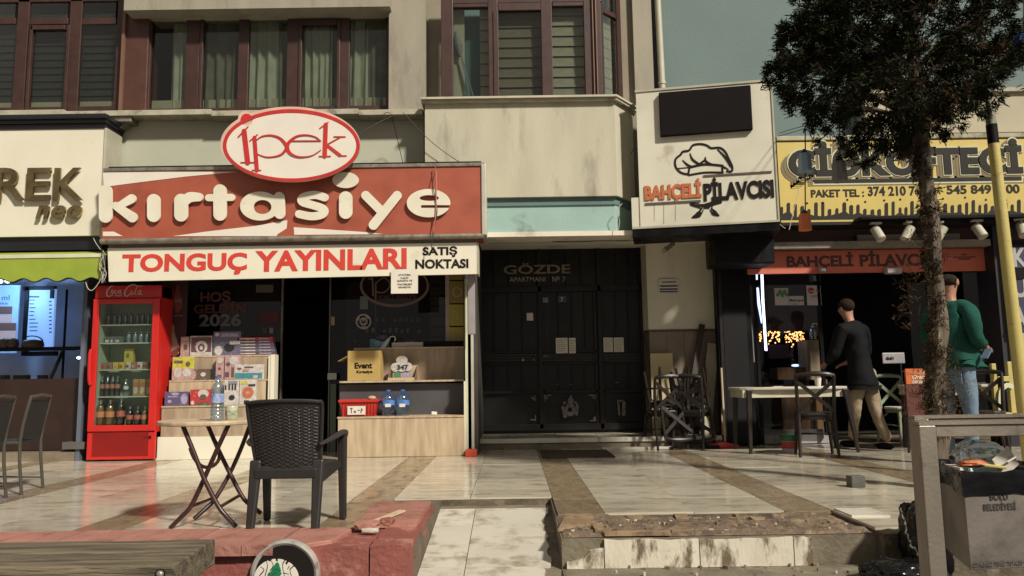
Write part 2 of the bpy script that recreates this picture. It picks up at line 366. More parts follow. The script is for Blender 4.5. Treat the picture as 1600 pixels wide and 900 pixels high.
# ================================================================== GROUND
struct(MB().box(-60, 60, -40, 80, -.50, -.47).build('street', asphalt))
tb = MB()
tb.box(-9, -.57, 4.5, 9.6, -.46, -.014).box(-.57, .27, 6.08, 9.6, -.46, -.014).box(.27, 2.12, 5.28, 9.6, -.46, -.014).box(2.12, 9, 4.56, 9.6, -.46, -.014)
tb.box(-9, 9, 9.6, 14, -.46, -.016)
terrace = struct(tb.build('terrace', grout))
tO = ORG[terrace.name]
def unit(name, m, bev=.004):
    me = MB().box(-.5, .5, -.5, .5, -1, 0).mesh(name, m); return me
tile_me = unit('tile', tile_m); strip_me = unit('tile', strip_m); slabw_me = unit('tile', tile_w)
strips = [-7.34, -5.82, -4.30, -2.78, -1.25, .285, 1.81, 3.34, 4.87, 6.40]
rows = [4.68 + .62 * i for i in range(10)]
def put_tile(me, x0, x1, y0, y1, parent=terrace, z=0, g=.0035, name='tile', th=.02, rx=0):
    o = ORG[parent.name]
    return inst(name, me, parent, ((x0 + x1) / 2 - o.x, (y0 + y1) / 2 - o.y, z - o.z + random.uniform(-.0012, .0012)),
                (rx + random.uniform(-.0015, .0015), random.uniform(-.0015, .0015), random.choice((0, math.pi))), (x1 - x0 - g, y1 - y0 - g, th))
def yfront(x): return 4.78 if x < -.57 else 6.08 if x < .27 else 5.28 if x < 2.12 else 4.62
for i, s in enumerate(strips):
    gap = 1.52 - .32; c0 = s + .315
    cols = [(s, c0, strip_me), (c0, c0 + gap / 2, tile_me), (c0 + gap / 2, s + 1.522, tile_me)]
    if i == 4: cols = [(-1.25, -.935, strip_me), (-.935, -.345, tile_me), (-.345, .285, tile_me)]
    for a, b, me in cols:
        if s > 4.8 and a > 6.2: continue
        for j in range(len(rows) - 1):
            y0, y1 = rows[j], rows[j + 1]; yf = max(yfront(a + .02), yfront(b - .02))
            if y1 <= yf + .02: continue
            y0 = max(y0, yf)
            if i == 4 and a < -.57 < b and j < 2: pass
            put_tile(me, a, b, y0, y1)
# step and slope down to the street
sl = lambda Y: -.05 - .105 * (6.08 - Y)
rb = MB(); xs = (-.575, .27)
for x0, x1 in ((-.575, .27),):
    ys = [3.2, 6.08]
    rb.add([(x0, 3.2, -.46), (x1, 3.2, -.46), (x1, 6.08, -.46), (x0, 6.08, -.46), (x0, 3.2, sl(3.2) - .012), (x1, 3.2, sl(3.2) - .012), (x1, 6.08, sl(6.08) - .012), (x0, 6.08, sl(6.08) - .012)],
           [(0, 3, 2, 1), (4, 5, 6, 7), (0, 1, 5, 4), (2, 3, 7, 6), (1, 2, 6, 5), (3, 0, 4, 7)])
ramp = struct(rb.build('ramp', concrete))
yy = 5.95; k = 0
while yy > 3.3:
    y0 = yy - .42
    for a, b in ((-.57, -.30), (-.30, .19)):
        jag = [(b - .002, yy - .003), (b - .002, y0 + .003)]
        if b > 0:
            jag = [(b + random.uniform(-.012, .012) + .03 * math.sin(yy * 5), yy - .003 - t * .414) for t in (0, .15, .3, .5, .65, .8, 1)]
            if k == 0: jag = [(b + .06, yy - .003), (b + .05, yy - .15), (b - .01, yy - .3), (b + .0, y0 + .003)]
        poly = [(a + .003, y0 + .003), (a + .003, yy - .003)] + jag
        n = len(poly); mb = MB()
        mb.add([(x, y, sl(y) + .002) for x, y in poly] + [(x, y, sl(y) - .02) for x, y in poly],
               [tuple(range(n)), tuple(range(2 * n - 1, n - 1, -1))] + [(i, i + n, (i + 1) % n + n, (i + 1) % n) for i in range(n)])
        mb.build('tile', tile_w, ramp)
    yy = y0; k += 1
# steps
st = MB(); st.box(.27, 2.12, 4.66, 5.28, -.46, -.034).box(.27, 2.12, 4.30, 4.66, -.46, -.205).box(.27, 2.12, 3.2, 4.30, -.46, -.385)
# rough mortar crust on the broken landing
steps = struct(st.build('steps', concrete))
def crust(x0, x1, y0, y1, z, amp, n, seed, mat, name='mortar_crust', parent=steps):
    r = np.random.default_rng(seed); nx = int((x1 - x0) * n); ny = int((y1 - y0) * n); mb = MB(); vs = []; fs = []
    h = r.random((nx + 1, ny + 1)); h = (h + np.roll(h, 1, 0) + np.roll(h, 1, 1) + np.roll(h, -1, 0)) / 4; big = np.sin(np.linspace(0, 9, nx + 1))[:, None] * np.cos(np.linspace(1, 6, ny + 1))[None]
    for i in range(nx + 1):
        for j in range(ny + 1):
            e = 0 if i in (0, nx) or j in (0, ny) else 1
            vs.append((x0 + (x1 - x0) * i / nx, y0 + (y1 - y0) * j / ny, z + e * amp * (h[i, j] * 1.3 - .35 + .3 * big[i, j])))
    for i in range(nx):
        for j in range(ny): q = i * (ny + 1) + j; fs.append((q, q + 1, q + ny + 2, q + ny + 1))
    mb.add(vs, fs); o = mb.build(name, mat, parent, smooth=True); o['kind'] = 'stuff'; return o
crust(.28, 2.11, 4.67, 5.275, -.030, .034, 46, 3, rubble_m)
crust(.28, 2.11, 4.31, 4.655, -.203, .012, 30, 5, concrete)
crust(.05, .27, 3.4, 6.06, -.30, .01, 18, 8, concrete)
for a, b in ((884, 943), (943, 1091.5), (1091.5, 1238), (1238, 1268)):
    x0 = W(a, 850, 4.655).x + .003; x1 = W(b, 850, 4.655).x - .003
    top = [(x0 + (x1 - x0) * t, -.038 + random.uniform(-.012, .004)) for t in (1, .85, .7, .5, .35, .15, 0)]
    if a == 884: top = [(x1, -.085), (x1 - .08, -.10), (x0 + .1, -.14), (x0, -.165)]
    if a == 1238: top = [(x1, -.04), (x0, -.04)]
    MB().prism([(x0, -.2), (x1, -.2)] + top, 4.632, 4.66).build('riser_slab', riser_m, steps)
for a, b in ((884, 1030), (1030, 1190), (1190, 1290)):
    x0 = W(a, 897, 4.29).x + .003; x1 = W(b, 897, 4.29).x - .003
    MB().box(x0, x1, 4.272, 4.30, -.385, -.212).build('riser_slab', riser_m, steps)
shard_m = M('broken_tan_tile', (.27, .19, .115), .7, (.19, .125, .07), 7, .3, 30, dirt=(.12, .08, .045), ds=9, dt=(.52, .66), rnd=.2)
def shard(pts, z, th, mat, parent=steps, name='broken_tile'):
    P = [G(a, b, z) for a, b in pts]; return MB().prismz([(p.x, p.y) for p in P], z - th, z).build(name, mat, parent)
for pts in ([(884, 803), (915, 801), (928, 806), (922, 817), (898, 822), (872, 826)], [(925, 819), (940, 816), (944, 824), (930, 827)], [(975, 803), (1000, 801), (1008, 808), (985, 812)], [(1052, 800), (1070, 799), (1076, 808), (1057, 810)],
            [(1062, 815), (1090, 813), (1098, 826), (1050, 829)], [(1118, 812), (1140, 812), (1150, 816), (1120, 818)],
            [(1130, 799), (1165, 799), (1150, 804)], [(940, 829), (1046, 828), (1048, 832), (945, 833)], [(1170, 806), (1195, 808), (1178, 812)]):
    shard(pts, -.008 + random.uniform(-.006, .004), .018, shard_m)
for k in range(110):
    x = random.uniform(.3, 2.05); y = random.uniform(4.4, 5.25); z = -.02 if y > 4.66 else -.19; r = random.choice((random.uniform(.004, .011), random.uniform(.004, .011), random.uniform(.01, .022)))
    p = [(x + math.cos(a) * r * random.uniform(.6, 1.3), y + math.sin(a) * r * random.uniform(.6, 1.3)) for a in (0, 1.3, 2.5, 3.7, 5)]
    MB().prismz(p, z - .01, z + random.uniform(.0, .012)).build('rubble_chip', random.choice((shard_m, tile_w, concrete)), steps)
# white stone edging slabs along the doorway
# planter wall, red
wl = thing('red_planter_wall', 'low red painted masonry wall with tiled cap along the terrace front', 'wall', (-2.5, 4.5, -.46))
def rough_box(x0, x1, y0, y1, z0, z1, amp, n=16, seed=1):
    bm = bmesh.new(); bmesh.ops.create_cube(bm, size=1); 
    for v in bm.verts: v.co = Vector(((x0 + x1) / 2 + v.co.x * (x1 - x0), (y0 + y1) / 2 + v.co.y * (y1 - y0), (z0 + z1) / 2 + v.co.z * (z1 - z0)))
    L = max(x1 - x0, y1 - y0)
    for ax, ln in ((0, x1 - x0), (1, y1 - y0), (2, z1 - z0)):
        k = int(ln * n)
        for i in range(1, k):
            co = Vector((x0, y0, z0)); co[ax] += ln * i / k; nn = Vector((0, 0, 0)); nn[ax] = 1
            bmesh.ops.bisect_plane(bm, geom=bm.verts[:] + bm.edges[:] + bm.faces[:], plane_co=co, plane_no=nn)
    r = random.Random(seed)
    for v in bm.verts:
        v.co += Vector((r.uniform(-1, 1), r.uniform(-1, 1), r.uniform(-1, .4))) * amp
    mb = MB(); bm.verts.index_update(); mb.add([v.co[:] for v in bm.verts], [[v.index for v in f.verts] for f in bm.faces]); bm.free(); return mb
b1 = rough_box(-6, -1.12, 4.30, 4.70, -.46, -.02, .003, 8, 1); b1.build('wall_body', red_paint, wl, smooth=True)
rough_box(-1.12, -.80, 4.285, 4.72, -.46, .012, .006, 18, 2).build('wall_body', red_paint, wl, smooth=True)
rough_box(-.79, -.575, 4.29, 5.6, -.46, .02, .007, 16, 3).build('wall_body', red_paint, wl, smooth=True)
rough_box(-1.0, -.795, 4.76, 5.6, -.1, .01, .006, 16, 6).build('wall_body', red_paint, wl, smooth=True)
x = -1.30; 
while x > -6:
    wd = .163 + random.uniform(-.012, .012)
    mb = rough_box(x - wd, x - .004, 4.255, 4.77, -.018, .034 + random.uniform(-.002, .002), .0015, 12, int(x * 100)); mb.build('cap_tile', red_cap, wl, smooth=True); x -= wd
MB().prismz([(-1.296, 4.26), (-1.18, 4.27), (-1.02, 4.40), (-1.0, 4.5), (-.97, 4.76), (-1.296, 4.77)], -.016, .032).build('cap_tile', red_cap, wl, bevel=.005)
for k, (y0, y1) in enumerate(((4.80, 4.98), (4.985, 5.19), (5.195, 5.40), (5.405, 5.6))):
    rough_box(-.97 - k * .01, -.60, y0, y1, .018, .040 + k * .004, .004, 14, k + 40).build('cap_tile', red_cap, wl, smooth=True)
def stone(name, label, px, py, z, size, mat, seed, cat='rubble', rz=0):
    bm = bmesh.new(); bmesh.ops.create_icosphere(bm, subdivisions=2, radius=.5); r = random.Random(seed)
    p = G(px, py, z); m = Matrix.Rotation(rz, 3, 'Z')
    for v in bm.verts:
        q = v.co.copy(); q = Vector((max(-.36, min(.36, q.x)), max(-.36, min(.36, q.y)), max(-.33, min(.33, q.z)))) * 1.25; q += Vector([r.uniform(-.06, .06) for _ in range(3)])
        v.co = m @ Vector((q.x * size[0], q.y * size[1], q.z * size[2])) + p + Vector((0, 0, size[2] * .4))
    bm.verts.index_update(); mb = MB().add([v.co[:] for v in bm.verts], [[v.index for v in f.verts] for f in bm.faces]); bm.free()
    return tag(mb.build(name, mat), label, cat)
stone('masonry_chunk', 'broken red masonry chunk with pale broken edge on the wall corner', 574, 826, .03, (.16, .12, .055), red_cap, 3)
stone('masonry_chunk', 'small red masonry chunk right of the larger chunk on the wall corner', 605, 820, .03, (.09, .08, .05), red_paint, 5)
stone('mortar_chip', 'pale mortar chip beneath the broken red chunk', 578, 832, .025, (.10, .03, .03), tile_w, 8)
q = thing('wood_strip', 'pale broken wood strip lying on the red wall corner', 'wood strip', G(607, 812, .05), local=False)
MB().bar(G(585, 815, .05), G(629, 798, .055), .045, .012).build('strip', M('pale_wood', (.5, .4, .27), .7, (.42, .33, .2), 9), q)
stone('masonry_chunk', 'small dark red stone lying against the wall on the white tiles', 679, 783, -.05, (.06, .05, .045), red_paint, 15)
# emblem lamp in the red wall
ec = W(441, 903, 4.22)
em = thing('wall_emblem', 'round chrome ringed emblem with a green tree on the red wall', 'emblem', ec)
mb = MB(); mb.lathe([(.160, 0), (.160, .03), (.172, .038), (.184, .034), (.188, .02), (.188, 0)], (ec.x, ec.y + .07, ec.z), 48, rot=(R(90), 0, 0)); mb.build('ring', chrome, em, smooth=True)
MB().lathe([(.01, 0), (.16, 0), (.16, .01)], (ec.x, ec.y + .05, ec.z), 40, rot=(R(90), 0, 0)).build('backing', black_ink, em)
ws = [([(340, 400)], (165, 150))]
wsx = [([(210, 330), (245, 285)], 32), ([(300, 275), (300, 330)], 24), ([(395, 268), (390, 300)], 22), ([(430, 345), (425, 330)], 30), ([(480, 330), (500, 370)], 24), ([(200, 380)], 30), ([(250, 400), (420, 420)], 40)]
TE = (360, 820, 4.706)
glyph('white_leaf', ws, TE, 5, ec.y + .04, .008, paper, em, cut=[([(262, 255), (275, 300), (265, 345), (255, 380)], 4, 3), ([(300, 262), (318, 300), (292, 340)], 4, 3), ([(400, 262), (385, 300), (398, 376)], 4, 3), ([(470, 300), (440, 330), (452, 380)], 4, 3), ([(225, 310), (250, 330), (215, 375)], 4, 3), ([(395, 352), (430, 362)], 4), ([(436, 300), (420, 330)], 3), ([(340, 245), (343, 262)], 9), ([(300, 250), (286, 262)], 8), ([(425, 262), (412, 285)], 8)])
glyph('green_tree', [([(340, 300)], 12), ([(345, 290), (340, 340)], [14, 36]), ([(330, 355)], (48, 24))], TE, 5, ec.y + .031, .008, flat('emblem_green', (.01, .16, .07)), em, cut=[([(290, 345), (345, 322), (378, 350)], 3), ([(300, 372), (345, 345)], 3)])
# timber bench
zb = .13
be = thing('timber_bench', 'heavy weathered timber bench in front of the red wall', 'bench', (-2.2, 3.7, -.47))
ypl = [3.42, 3.555, 3.70, 3.845, 3.985]
for k in range(4):
    rough_box(-4.2, -1.475 - .012 * k, ypl[k] + .004, ypl[k + 1] - .004, zb - .13, zb - .004 * (k % 2), .0025, 9, 60 + k).build('plank', wood_old, be, smooth=True, bevel=.006)
rough_box(-4.2, -1.47, 3.395, 3.419, zb - .15, zb - .02, .002, 8, 77).build('front_board', wood_old, be, smooth=True)
for xx in (-1.9, -3.8): MB().box(xx - .08, xx + .08, 3.45, 3.95, -.47, zb - .135).build('leg', concrete, be, bevel=.01)
p = W(250, 897, 3.39); MB().lathe([(.001, .012), (.008, .011), (.014, .006), (.016, 0)][::-1], p, 14, rot=(R(90), 0, 0)).build('bolt', chrome, be, smooth=True)
MB().lathe([(.022, 0), (.022, .002), (.001, .003)], (p.x, p.y + .003, p.z), 14, rot=(R(90), 0, 0)).build('washer', black_ink, be)
# green plinth
gp = thing('green_planter_wall', 'low chipped green painted masonry wall beside the steps', 'wall', (2.4, 5, -.46))
rough_box(2.125, 2.60, 4.60, 5.32, -.46, -.018, .006, 18, 9).build('wall_body', green_paint, gp, smooth=True)
crust(2.14, 2.60, 4.62, 5.3, -.014, .018, 26, 12, concrete, 'broken_cap', gp)
rough_box(2.14, 2.38, 5.02, 5.30, -.02, .012, .003, 10, 10).build('cap_tile', tile_w, gp, smooth=True)
tag(MB().obox(G(1342, 762, 0) + Vector((0, .05, .045)), (.115, .09, .09), (0, 0, .1)).build('stone_block', M('grey_block', (.09, .09, .075), .8, (.06, .06, .05), 6, .5, 40), bevel=.004), 'small grey stone block standing on the terrace near the bin', 'stone block')
# black torn box and bag beside the plinth
tg = thing('torn_black_bag', 'torn black rubbish bag with pale ragged edge beside the litter bin', 'rubbish bag', (2.7, 4.3, -.46))
def crumple(cen, size, seed, amp=.08, sub=4, sq=2.6):
    bm = bmesh.new(); bmesh.ops.create_icosphere(bm, subdivisions=sub, radius=1); from mathutils import noise
    for v in bm.verts:
        d = v.co.normalized(); k = (abs(d.x) ** sq + abs(d.y) ** sq + abs(d.z) ** sq) ** (-1 / sq)
        q = d * k; nz = noise.fractal(q * 2.2 + Vector((seed, 0, 0)), 1, 2, 5) * amp + abs(noise.noise(q * 5 + Vector((0, seed, 0)))) * amp
        v.co = Vector((q.x * size[0], q.y * size[1], q.z * size[2])) * (1 + nz) + Vector(cen)
    bm.verts.index_update(); mb = MB().add([v.co[:] for v in bm.verts], [[v.index for v in f.verts] for f in bm.faces]); bm.free(); return mb
p = W(1446, 845, 4.42)
crumple(p, (.10, .12, .20), 2, .10, 5, 5).build('bag_body', bag_m, tg, smooth=True)
p = W(1412, 905, 4.25); crumple(p, (.20, .16, .095), 7, .14, 5, 3).build('bag_fold', bag_m, tg, smooth=True)
rp, rr = spline([W(1408, 793, 4.27), W(1412, 812, 4.26), W(1417, 835, 4.25), W(1424, 852, 4.25), W(1436, 868, 4.22), W(1452, 880, 4.2), W(1463, 888, 4.2)], 6)
rp = [v + Vector((random.uniform(-.006, .006), random.uniform(-.004, .004), random.uniform(-.006, .006))) for v in rp]
MB().tube(rp, [random.uniform(.002, .008) for _ in rp], 5, flatz=.4).build('ragged_edge', M('pale_foil', (.24, .235, .19), .5, (.08, .08, .065), 40), tg)

# ================================================================== APARTMENT BUILDING
bld = thing('apartment_building', 'cream apartment building with brown framed windows above the stationery shop', 'building', (0, 10, 0))
def X(px, Y, py=300): return W(px, py, Y).x
def Z(py, Y, px=700): return W(px, py, Y).z
TOP = 8.5
def wall(name, a, b, c, d, Y0, Y1, m, parent=bld, top=None, bevel=0):
    x0, x1, z0, z1 = RC(a, b, c, d, Y0)
    if top: z1 = top
    return MB().box(x0, x1, Y0, Y1, z0, z1).build(name, m, parent, bevel=bevel)
wall('lower_wall', -200, 178, 662, 268, 9.55, 9.75, green_wall)
# slanted shadow on the lower wall is not painted in
zl = Z(262, 9.5, 400)
# wall above signs hidden behind
MB().box(X(-200, 9.75), X(735, 9.75), 9.76, 10.2, Z(385, 9.75), Z(150, 9.75)).build('lintel_wall', plaster_dim, bld)
for a, c in ((-150, 100), (100, 330), (330, 560), (560, 661)):
    x0, x1, z0, z1 = RC(a, 172.5 - (a + c) * .0015, c, 179.5 - (a + c) * .0015, 9.32); MB().box(x0, x1 - .003, 9.32, 9.85, z0 - .012, z1).build('sill_slab', ledge_m, bld, bevel=.006)
zs = RC(0, 172, 600, 180, 9.32)[3]
# pillars
MB().box(X(607.5, 9.5, 90), X(665, 9.5, 90), 9.5, 9.9, zs - .02, TOP).build('pillar', plaster_falloff, bld)
MB().box(X(663, 9.6, 90) - .02, X(694, 9.6, 90) + .05, 9.66, 9.9, zs - .02, TOP).build('recess_wall', M('recess_plaster_shade', (.25, .215, .16), .85, (.21, .18, .13), 3, .2, 50), bld)  # plaster toned down here, shade of the set-back return put into the colour
MB().box(X(190, 9.3, 6), X(608, 9.3, 6), 9.36, 9.9, Z(13, 9.36, 400), TOP).build('lintel', plaster_falloff, bld)
MB().box(X(192, 9.6, 90), X(231, 9.6, 90), 9.6, 9.9, zs, TOP).build('timber_column', M('brown_column', (.075, .027, .018), .5, (.055, .021, .014), 5, .2, 40), bld, bevel=.01)
MB().box(X(188.5, 9.56, 90), X(193, 9.56, 90), 9.56, 9.9, zs, TOP).build('column_trim', M('pale_brown_trim', (.17, .085, .055), .5), bld)
MB().box(-9, 9, 10.25, 10.35, 2.8, TOP + .1).build('room_back', dark_room, bld)
MB().box(-9, 9, 9.9, 13, TOP, TOP + .15).build('upper_floor', plaster, bld)
MB().box(-9, 3.6, 9.9, 13, 2.95, 3.08).build('floor_slab', plaster_dim, bld)

def window(xs, z0, z1, Y, fw=.05, panes=(), label=None, rz=0):
    """xs: list of (x0,x1) openings; frame bars between"""
    o = bpy.data.objects.new('window', None); C.objects.link(o); o.parent = bld; o.location = (0, 0, 0); ORG[o.name] = ORG[bld.name]
    o.location = (0, 0, 0)
    if label: o['label'] = label
    return o
def curtain_mesh(x0, x1, z0, z1, Y, fold=.10, amp=.03, seed=0):
    r = random.Random(seed); n = max(8, int((x1 - x0) / .012)); vs = []; fs = []; ph = r.uniform(0, 6)
    rowsn = 7
    for j in range(rowsn + 1):
        t = j / rowsn; z = z1 + (z0 - z1) * t
        for i in range(n + 1):
            x = x0 + (x1 - x0) * i / n
            ww = x + .015 * math.sin(x * 14 + t * 2.2 + ph) * t
            y = Y + amp * (.6 + .5 * t) * math.sin(ww / fold * 2 * math.pi + ph + .7 * math.sin(ww * 9 + t)) + amp * .4 * math.sin(ww / fold * 4.7 + ph * 2)
            vs.append((x, y, z))
    for j in range(rowsn):
        for i in range(n): q = j * (n + 1) + i; fs.append((q, q + 1, q + n + 2, q + n + 1))
    return MB().add(vs, fs)
def bars(win, lst, Y, d=.07, m=brown_frame):
    for (a, b, c, dd, dy) in lst:
        x0, x1, z0, z1 = RC(a, b, c, dd, Y + dy); MB().box(x0, x1, Y + dy, Y + dy + d, z0, z1).build('frame_bar', m, win, bevel=.006)
def pane(win, a, b, c, d, Y, m=glass):
    x0, x1, z0, z1 = RC(a, b, c, d, Y); MB().box(x0, x1, Y, Y + .006, z0, z1).build('pane', m, win)
def slats(win, a, b, c, d, Y, n, m, tilt=.02):
    x0, x1, z0, z1 = RC(a, b, c, d, Y); h = (z1 - z0) / n; cx = (x0 + x1) / 2
    me = MB().add([(-.5, 0, 0), (.5, 0, 0), (.5, tilt, .93), (-.5, tilt, .93), (-.5, .006, 0), (.5, .006, 0), (.5, tilt + .006, .93), (-.5, tilt + .006, .93)],
                  [(0, 1, 2, 3), (7, 6, 5, 4), (0, 4, 5, 1), (3, 2, 6, 7)]).mesh('slat', m)
    o = ORG[bld.name]
    for i in range(n): inst('slat', me, win, (cx - o.x, Y - o.y, z0 + h * i - o.z), (0, 0, 0), (x1 - x0, 1, h))
# left window bank
wA = window(0, 0, 0, 0, label='wide brown framed window above the gold letter sign')
bars(wA, [(-60, 167, 188, 174, .012), (-60, -20, -20, 174, 0), (24, -20, 42, 174, 0), (106, -20, 125, 174, 0), (181, -20, 190, 174, 0), (-60, 28, 24, 38, .01), (42, 28, 106, 38, .01), (125, 28, 181, 38, .01),
          (42, 39, 47, 174, -.02), (101, 39, 106, 174, -.02), (47, 39, 101, 46, -.02), (-60, -24, 190, 3, 0)], 9.68)
for a, c in ((-60, 24), (42, 106), (125, 181)):
    pane(wA, a, 2, c, 28, 9.70); pane(wA, a, 38, c, 170, 9.70); slats(wA, a + 1, 38, c - 1, 172, 9.78, 12, blind_dark); slats(wA, a + 1, -4, c - 1, 29, 9.78, 3, blind_dark)
wB = window(0, 0, 0, 0, label='wide brown framed window with green curtains above the oval sign')
bars(wB, [(231, 167, 607, 174, .012), (229, 10, 235, 173, -.01), (290, 10, 311, 173, 0), (372, 10, 388, 173, 0), (448, 10, 468, 173, 0), (531, 10, 546, 173, 0), (603, 10, 609, 173, .0), (229, 14, 609, 29, .01),
          (466, 30, 471, 170, -.02), (526, 30, 531, 170, -.02), (471, 30, 526, 38, -.02), (311, 30, 316, 170, -.015)], 9.66)
for k, (a, c) in enumerate(((235, 290), (311, 372), (388, 448), (471, 526), (546, 603))): pane(wB, a, 28, c, 170, 9.69)
for a, c, m, f, sd in ((268, 292, curtain, .09, 1), (311, 373, curtain_dark, .11, 2), (384, 440, curtain, .12, 3), (432, 452, curtain_dark, .1, 8), (468, 520, curtain, .085, 4), (515, 530, curtain_dark, .1, 9), (544, 575, curtain, .12, 5), (570, 604, curtain_dark, .12, 6)):
    x0, x1, z0, z1 = RC(a, 36, c, 170, 9.77); curtain_mesh(x0, x1, z0 - .02, z1 + .1, 9.77, f, .024, sd).build('curtain', m, wB, smooth=True, norm=False)
# middle bay
YB = 9.2
bx0, bx1 = X(664, YB, 230), X(962, YB, 230); bx2 = X(990, 9.6, 230)
zb1, zb0, zt0 = Z(161, YB, 800), Z(308, YB, 800), Z(361, YB, 850)
bay = [(bx0, YB), (bx1, YB), (bx2, 9.6), (bx2, 10.0), (bx0, 10.0)]
MB().prismz(bay, zb0, zb1).build('bay_parapet', plaster, bld)
lg = [(bx0 - .04, YB - .06), (bx1 + .02, YB - .06), (bx2 + .05, 9.57), (bx2 + .05, 10.0), (bx0 - .04, 10.0)]
MB().prismz(lg, zb1, zb1 + .035).build('bay_ledge', ledge_m, bld, bevel=.005)
MB().prismz([(x - (.0 if i in (0, 4) else -.0), y - .03 if y < 10 else y) for i, (x, y) in enumerate(lg)], zb1 + .035, zb1 + .06).build('bay_coping', plaster, bld)
in_ = [(bx0 - .6, YB + .05), (bx1 - .02, YB + .05), (bx2 - .03, 9.62), (bx2 - .03, 10.0), (bx0 - .6, 10.0)]
MB().prismz(in_, zt0 + .33, zb0 - .002).build('band_shade', teal_dark, bld)  # upper strip darker: shade beneath the bay painted into the band
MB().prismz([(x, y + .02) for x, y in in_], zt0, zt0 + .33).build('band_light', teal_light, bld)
# bay windows
wC = window(0, 0, 0, 0, label='brown framed bay window with cream blinds above the entrance')
YC = 9.34
bars(wC, [(689, -20, 708, 153, -.01), (763, -20, 778, 153, 0), (846, -20, 863, 153, 0), (913, -20, 940, 153, 0), (689, -20, 940, 4, .005), (708, 4, 763, 11, .01), (778, 4, 846, 16, .005),
          (771, 16, 779, 152, -.015), (863, 2, 913, 9, .01), (689, 150, 940, 156, .012)], YC, .09)
for a in (926, 931): bars(wC, [(a, -20, a + 2, 153, -.03)], YC, .03, M('pale_brown_trim', (.17, .085, .055), .5))
for a, c in ((708, 763), (779, 846), (863, 913)): pane(wC, a, 4, c, 152, YC + .04)
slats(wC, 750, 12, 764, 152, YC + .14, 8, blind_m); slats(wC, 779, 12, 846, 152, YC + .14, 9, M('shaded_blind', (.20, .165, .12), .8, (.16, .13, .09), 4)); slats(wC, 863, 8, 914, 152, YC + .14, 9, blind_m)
x0, x1, z0, z1 = RC(708, 12, 726, 152, YC + .16); MB().box(x0, x1, YC + .16, YC + .17, z0, z1).build('inner_wall', plaster, wC)
x0, x1, z0, z1 = RC(726, 12, 750, 152, YC + .3); MB().box(x0, x1 + .05, YC + .3, YC + .31, z0, z1).build('inner_wall', teal_dark, wC)
# mop and poles behind the glass
mp_ = tag(MB().bar(W(719, 82, YC + .1), W(741, 155, YC + .09), .014, .014).bar(W(712, 50, YC + .1), W(735, 155, YC + .09), .014, .014).tube([W(712, 50, YC + .1), W(716, 72, YC + .1), W(719, 88, YC + .1)], [.02, .05, .02], 8).build('mop', M('mop_blue', (.22, .24, .27), .8), None), 'grey blue mop with pale handles standing behind the bay window glass', 'mop')
# angled pane of the bay
def angled(win, a0, a1, zz0, zz1, off, m, name, th=.03):
    p0 = Vector((X(940, YC, 80), YC + .02, 0)); p1 = Vector((X(972, 9.62, 80), 9.66, 0)); d = p1 - p0; n = Vector((d.y, -d.x, 0)).normalized()
    A, B = p0 + d * a0 - n * off, p0 + d * a1 - n * off
    MB().prismz([(A.x, A.y), (B.x, B.y), (B.x - n.x * th, B.y - n.y * th), (A.x - n.x * th, A.y - n.y * th)], zz0, zz1).build(name, m, win)
zc0, zc1 = zb1 + .06, TOP
angled(wC, 0, .12, zc0, zc1, 0, brown_frame, 'frame_bar', .08); angled(wC, .80, 1.0, zc0, zc1, 0, brown_frame, 'frame_bar', .08)
zt = Z(14, YC, 950); angled(wC, .12, .80, zt, zt + .06, .01, brown_frame, 'frame_bar', .06); angled(wC, .12, .80, zc0, zc1, .03, glass, 'pane', .006)
for i in range(9): h = (zt - zc0) / 9; angled(wC, .13, .79, zc0 + h * i, zc0 + h * i + h * .93, .10 - .002 * (i % 2), blind_m, 'slat', .006)
# right return, pillar, pipe, gap
recm = MATS['recess_plaster_shade']
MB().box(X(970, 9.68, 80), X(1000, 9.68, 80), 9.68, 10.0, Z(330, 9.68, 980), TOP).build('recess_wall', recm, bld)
MB().box(X(990.5, 9.6, 80), X(1020, 9.6, 80), 9.6, 10.0, Z(150, 9.6, 1000), TOP).build('pillar', plaster_falloff, bld)
MB().box(X(1019, 9.82, 80), X(1030, 9.82, 80), 9.82, 9.9, Z(370, 9.8, 1000), TOP).build('shadow_gap', dark_room, bld)
pp = tag(MB().tube([W(1026, -30, 9.66), W(1035, 142, 9.66)], .042, 14).build('drain_pipe', pipe_m, smooth=True), 'pale round drain pipe at the joint between the two buildings', 'pipe')
MB().tube([W(1034.2, 128, 9.66), W(1034.6, 132, 9.66)], .050, 14).build('collar', pipe_m, pp, smooth=True)
# soffit over the entrance
zsf = zt0
sx1 = X(1150, 9.25, 366)
zsb = Z(391, 11.0, 870) + .02
sfp = [(X(744, 9.2, 380), 9.22, 0), (X(986, 9.2, 360), 9.24, 0), (X(1150, 9.2, 366), 9.24, 0), (X(1125, 11, 370) + .2, 11.4, 1), (X(744, 9.2, 380), 11.4, 1)]
zlo = lambda y: zsf - .06 + (zsb - zsf + .06) * (y - 9.22) / (11.0 - 9.22)
MB().add([(x, y, zlo(y)) for x, y, k in sfp] + [(x, y, zlo(y) + .058) for x, y, k in sfp], [(4, 3, 2, 1, 0), (5, 6, 7, 8, 9)] + [(i, (i + 1) % 5, (i + 1) % 5 + 5, i + 5) for i in range(5)]).build('soffit', M('soffit_plaster', (.66, .61, .50), .85, (.58, .53, .43), 2.5, .3, 50, dirt=(.2, .16, .11), ds=2.5, dt=(.58, .75)), bld)
c0 = W(860, 378, 9.9); crk = [(c0.x + i * .085 + random.uniform(-.02, .02), 9.85 + random.uniform(-.03, .03)) for i in range(15)]
mb = MB()
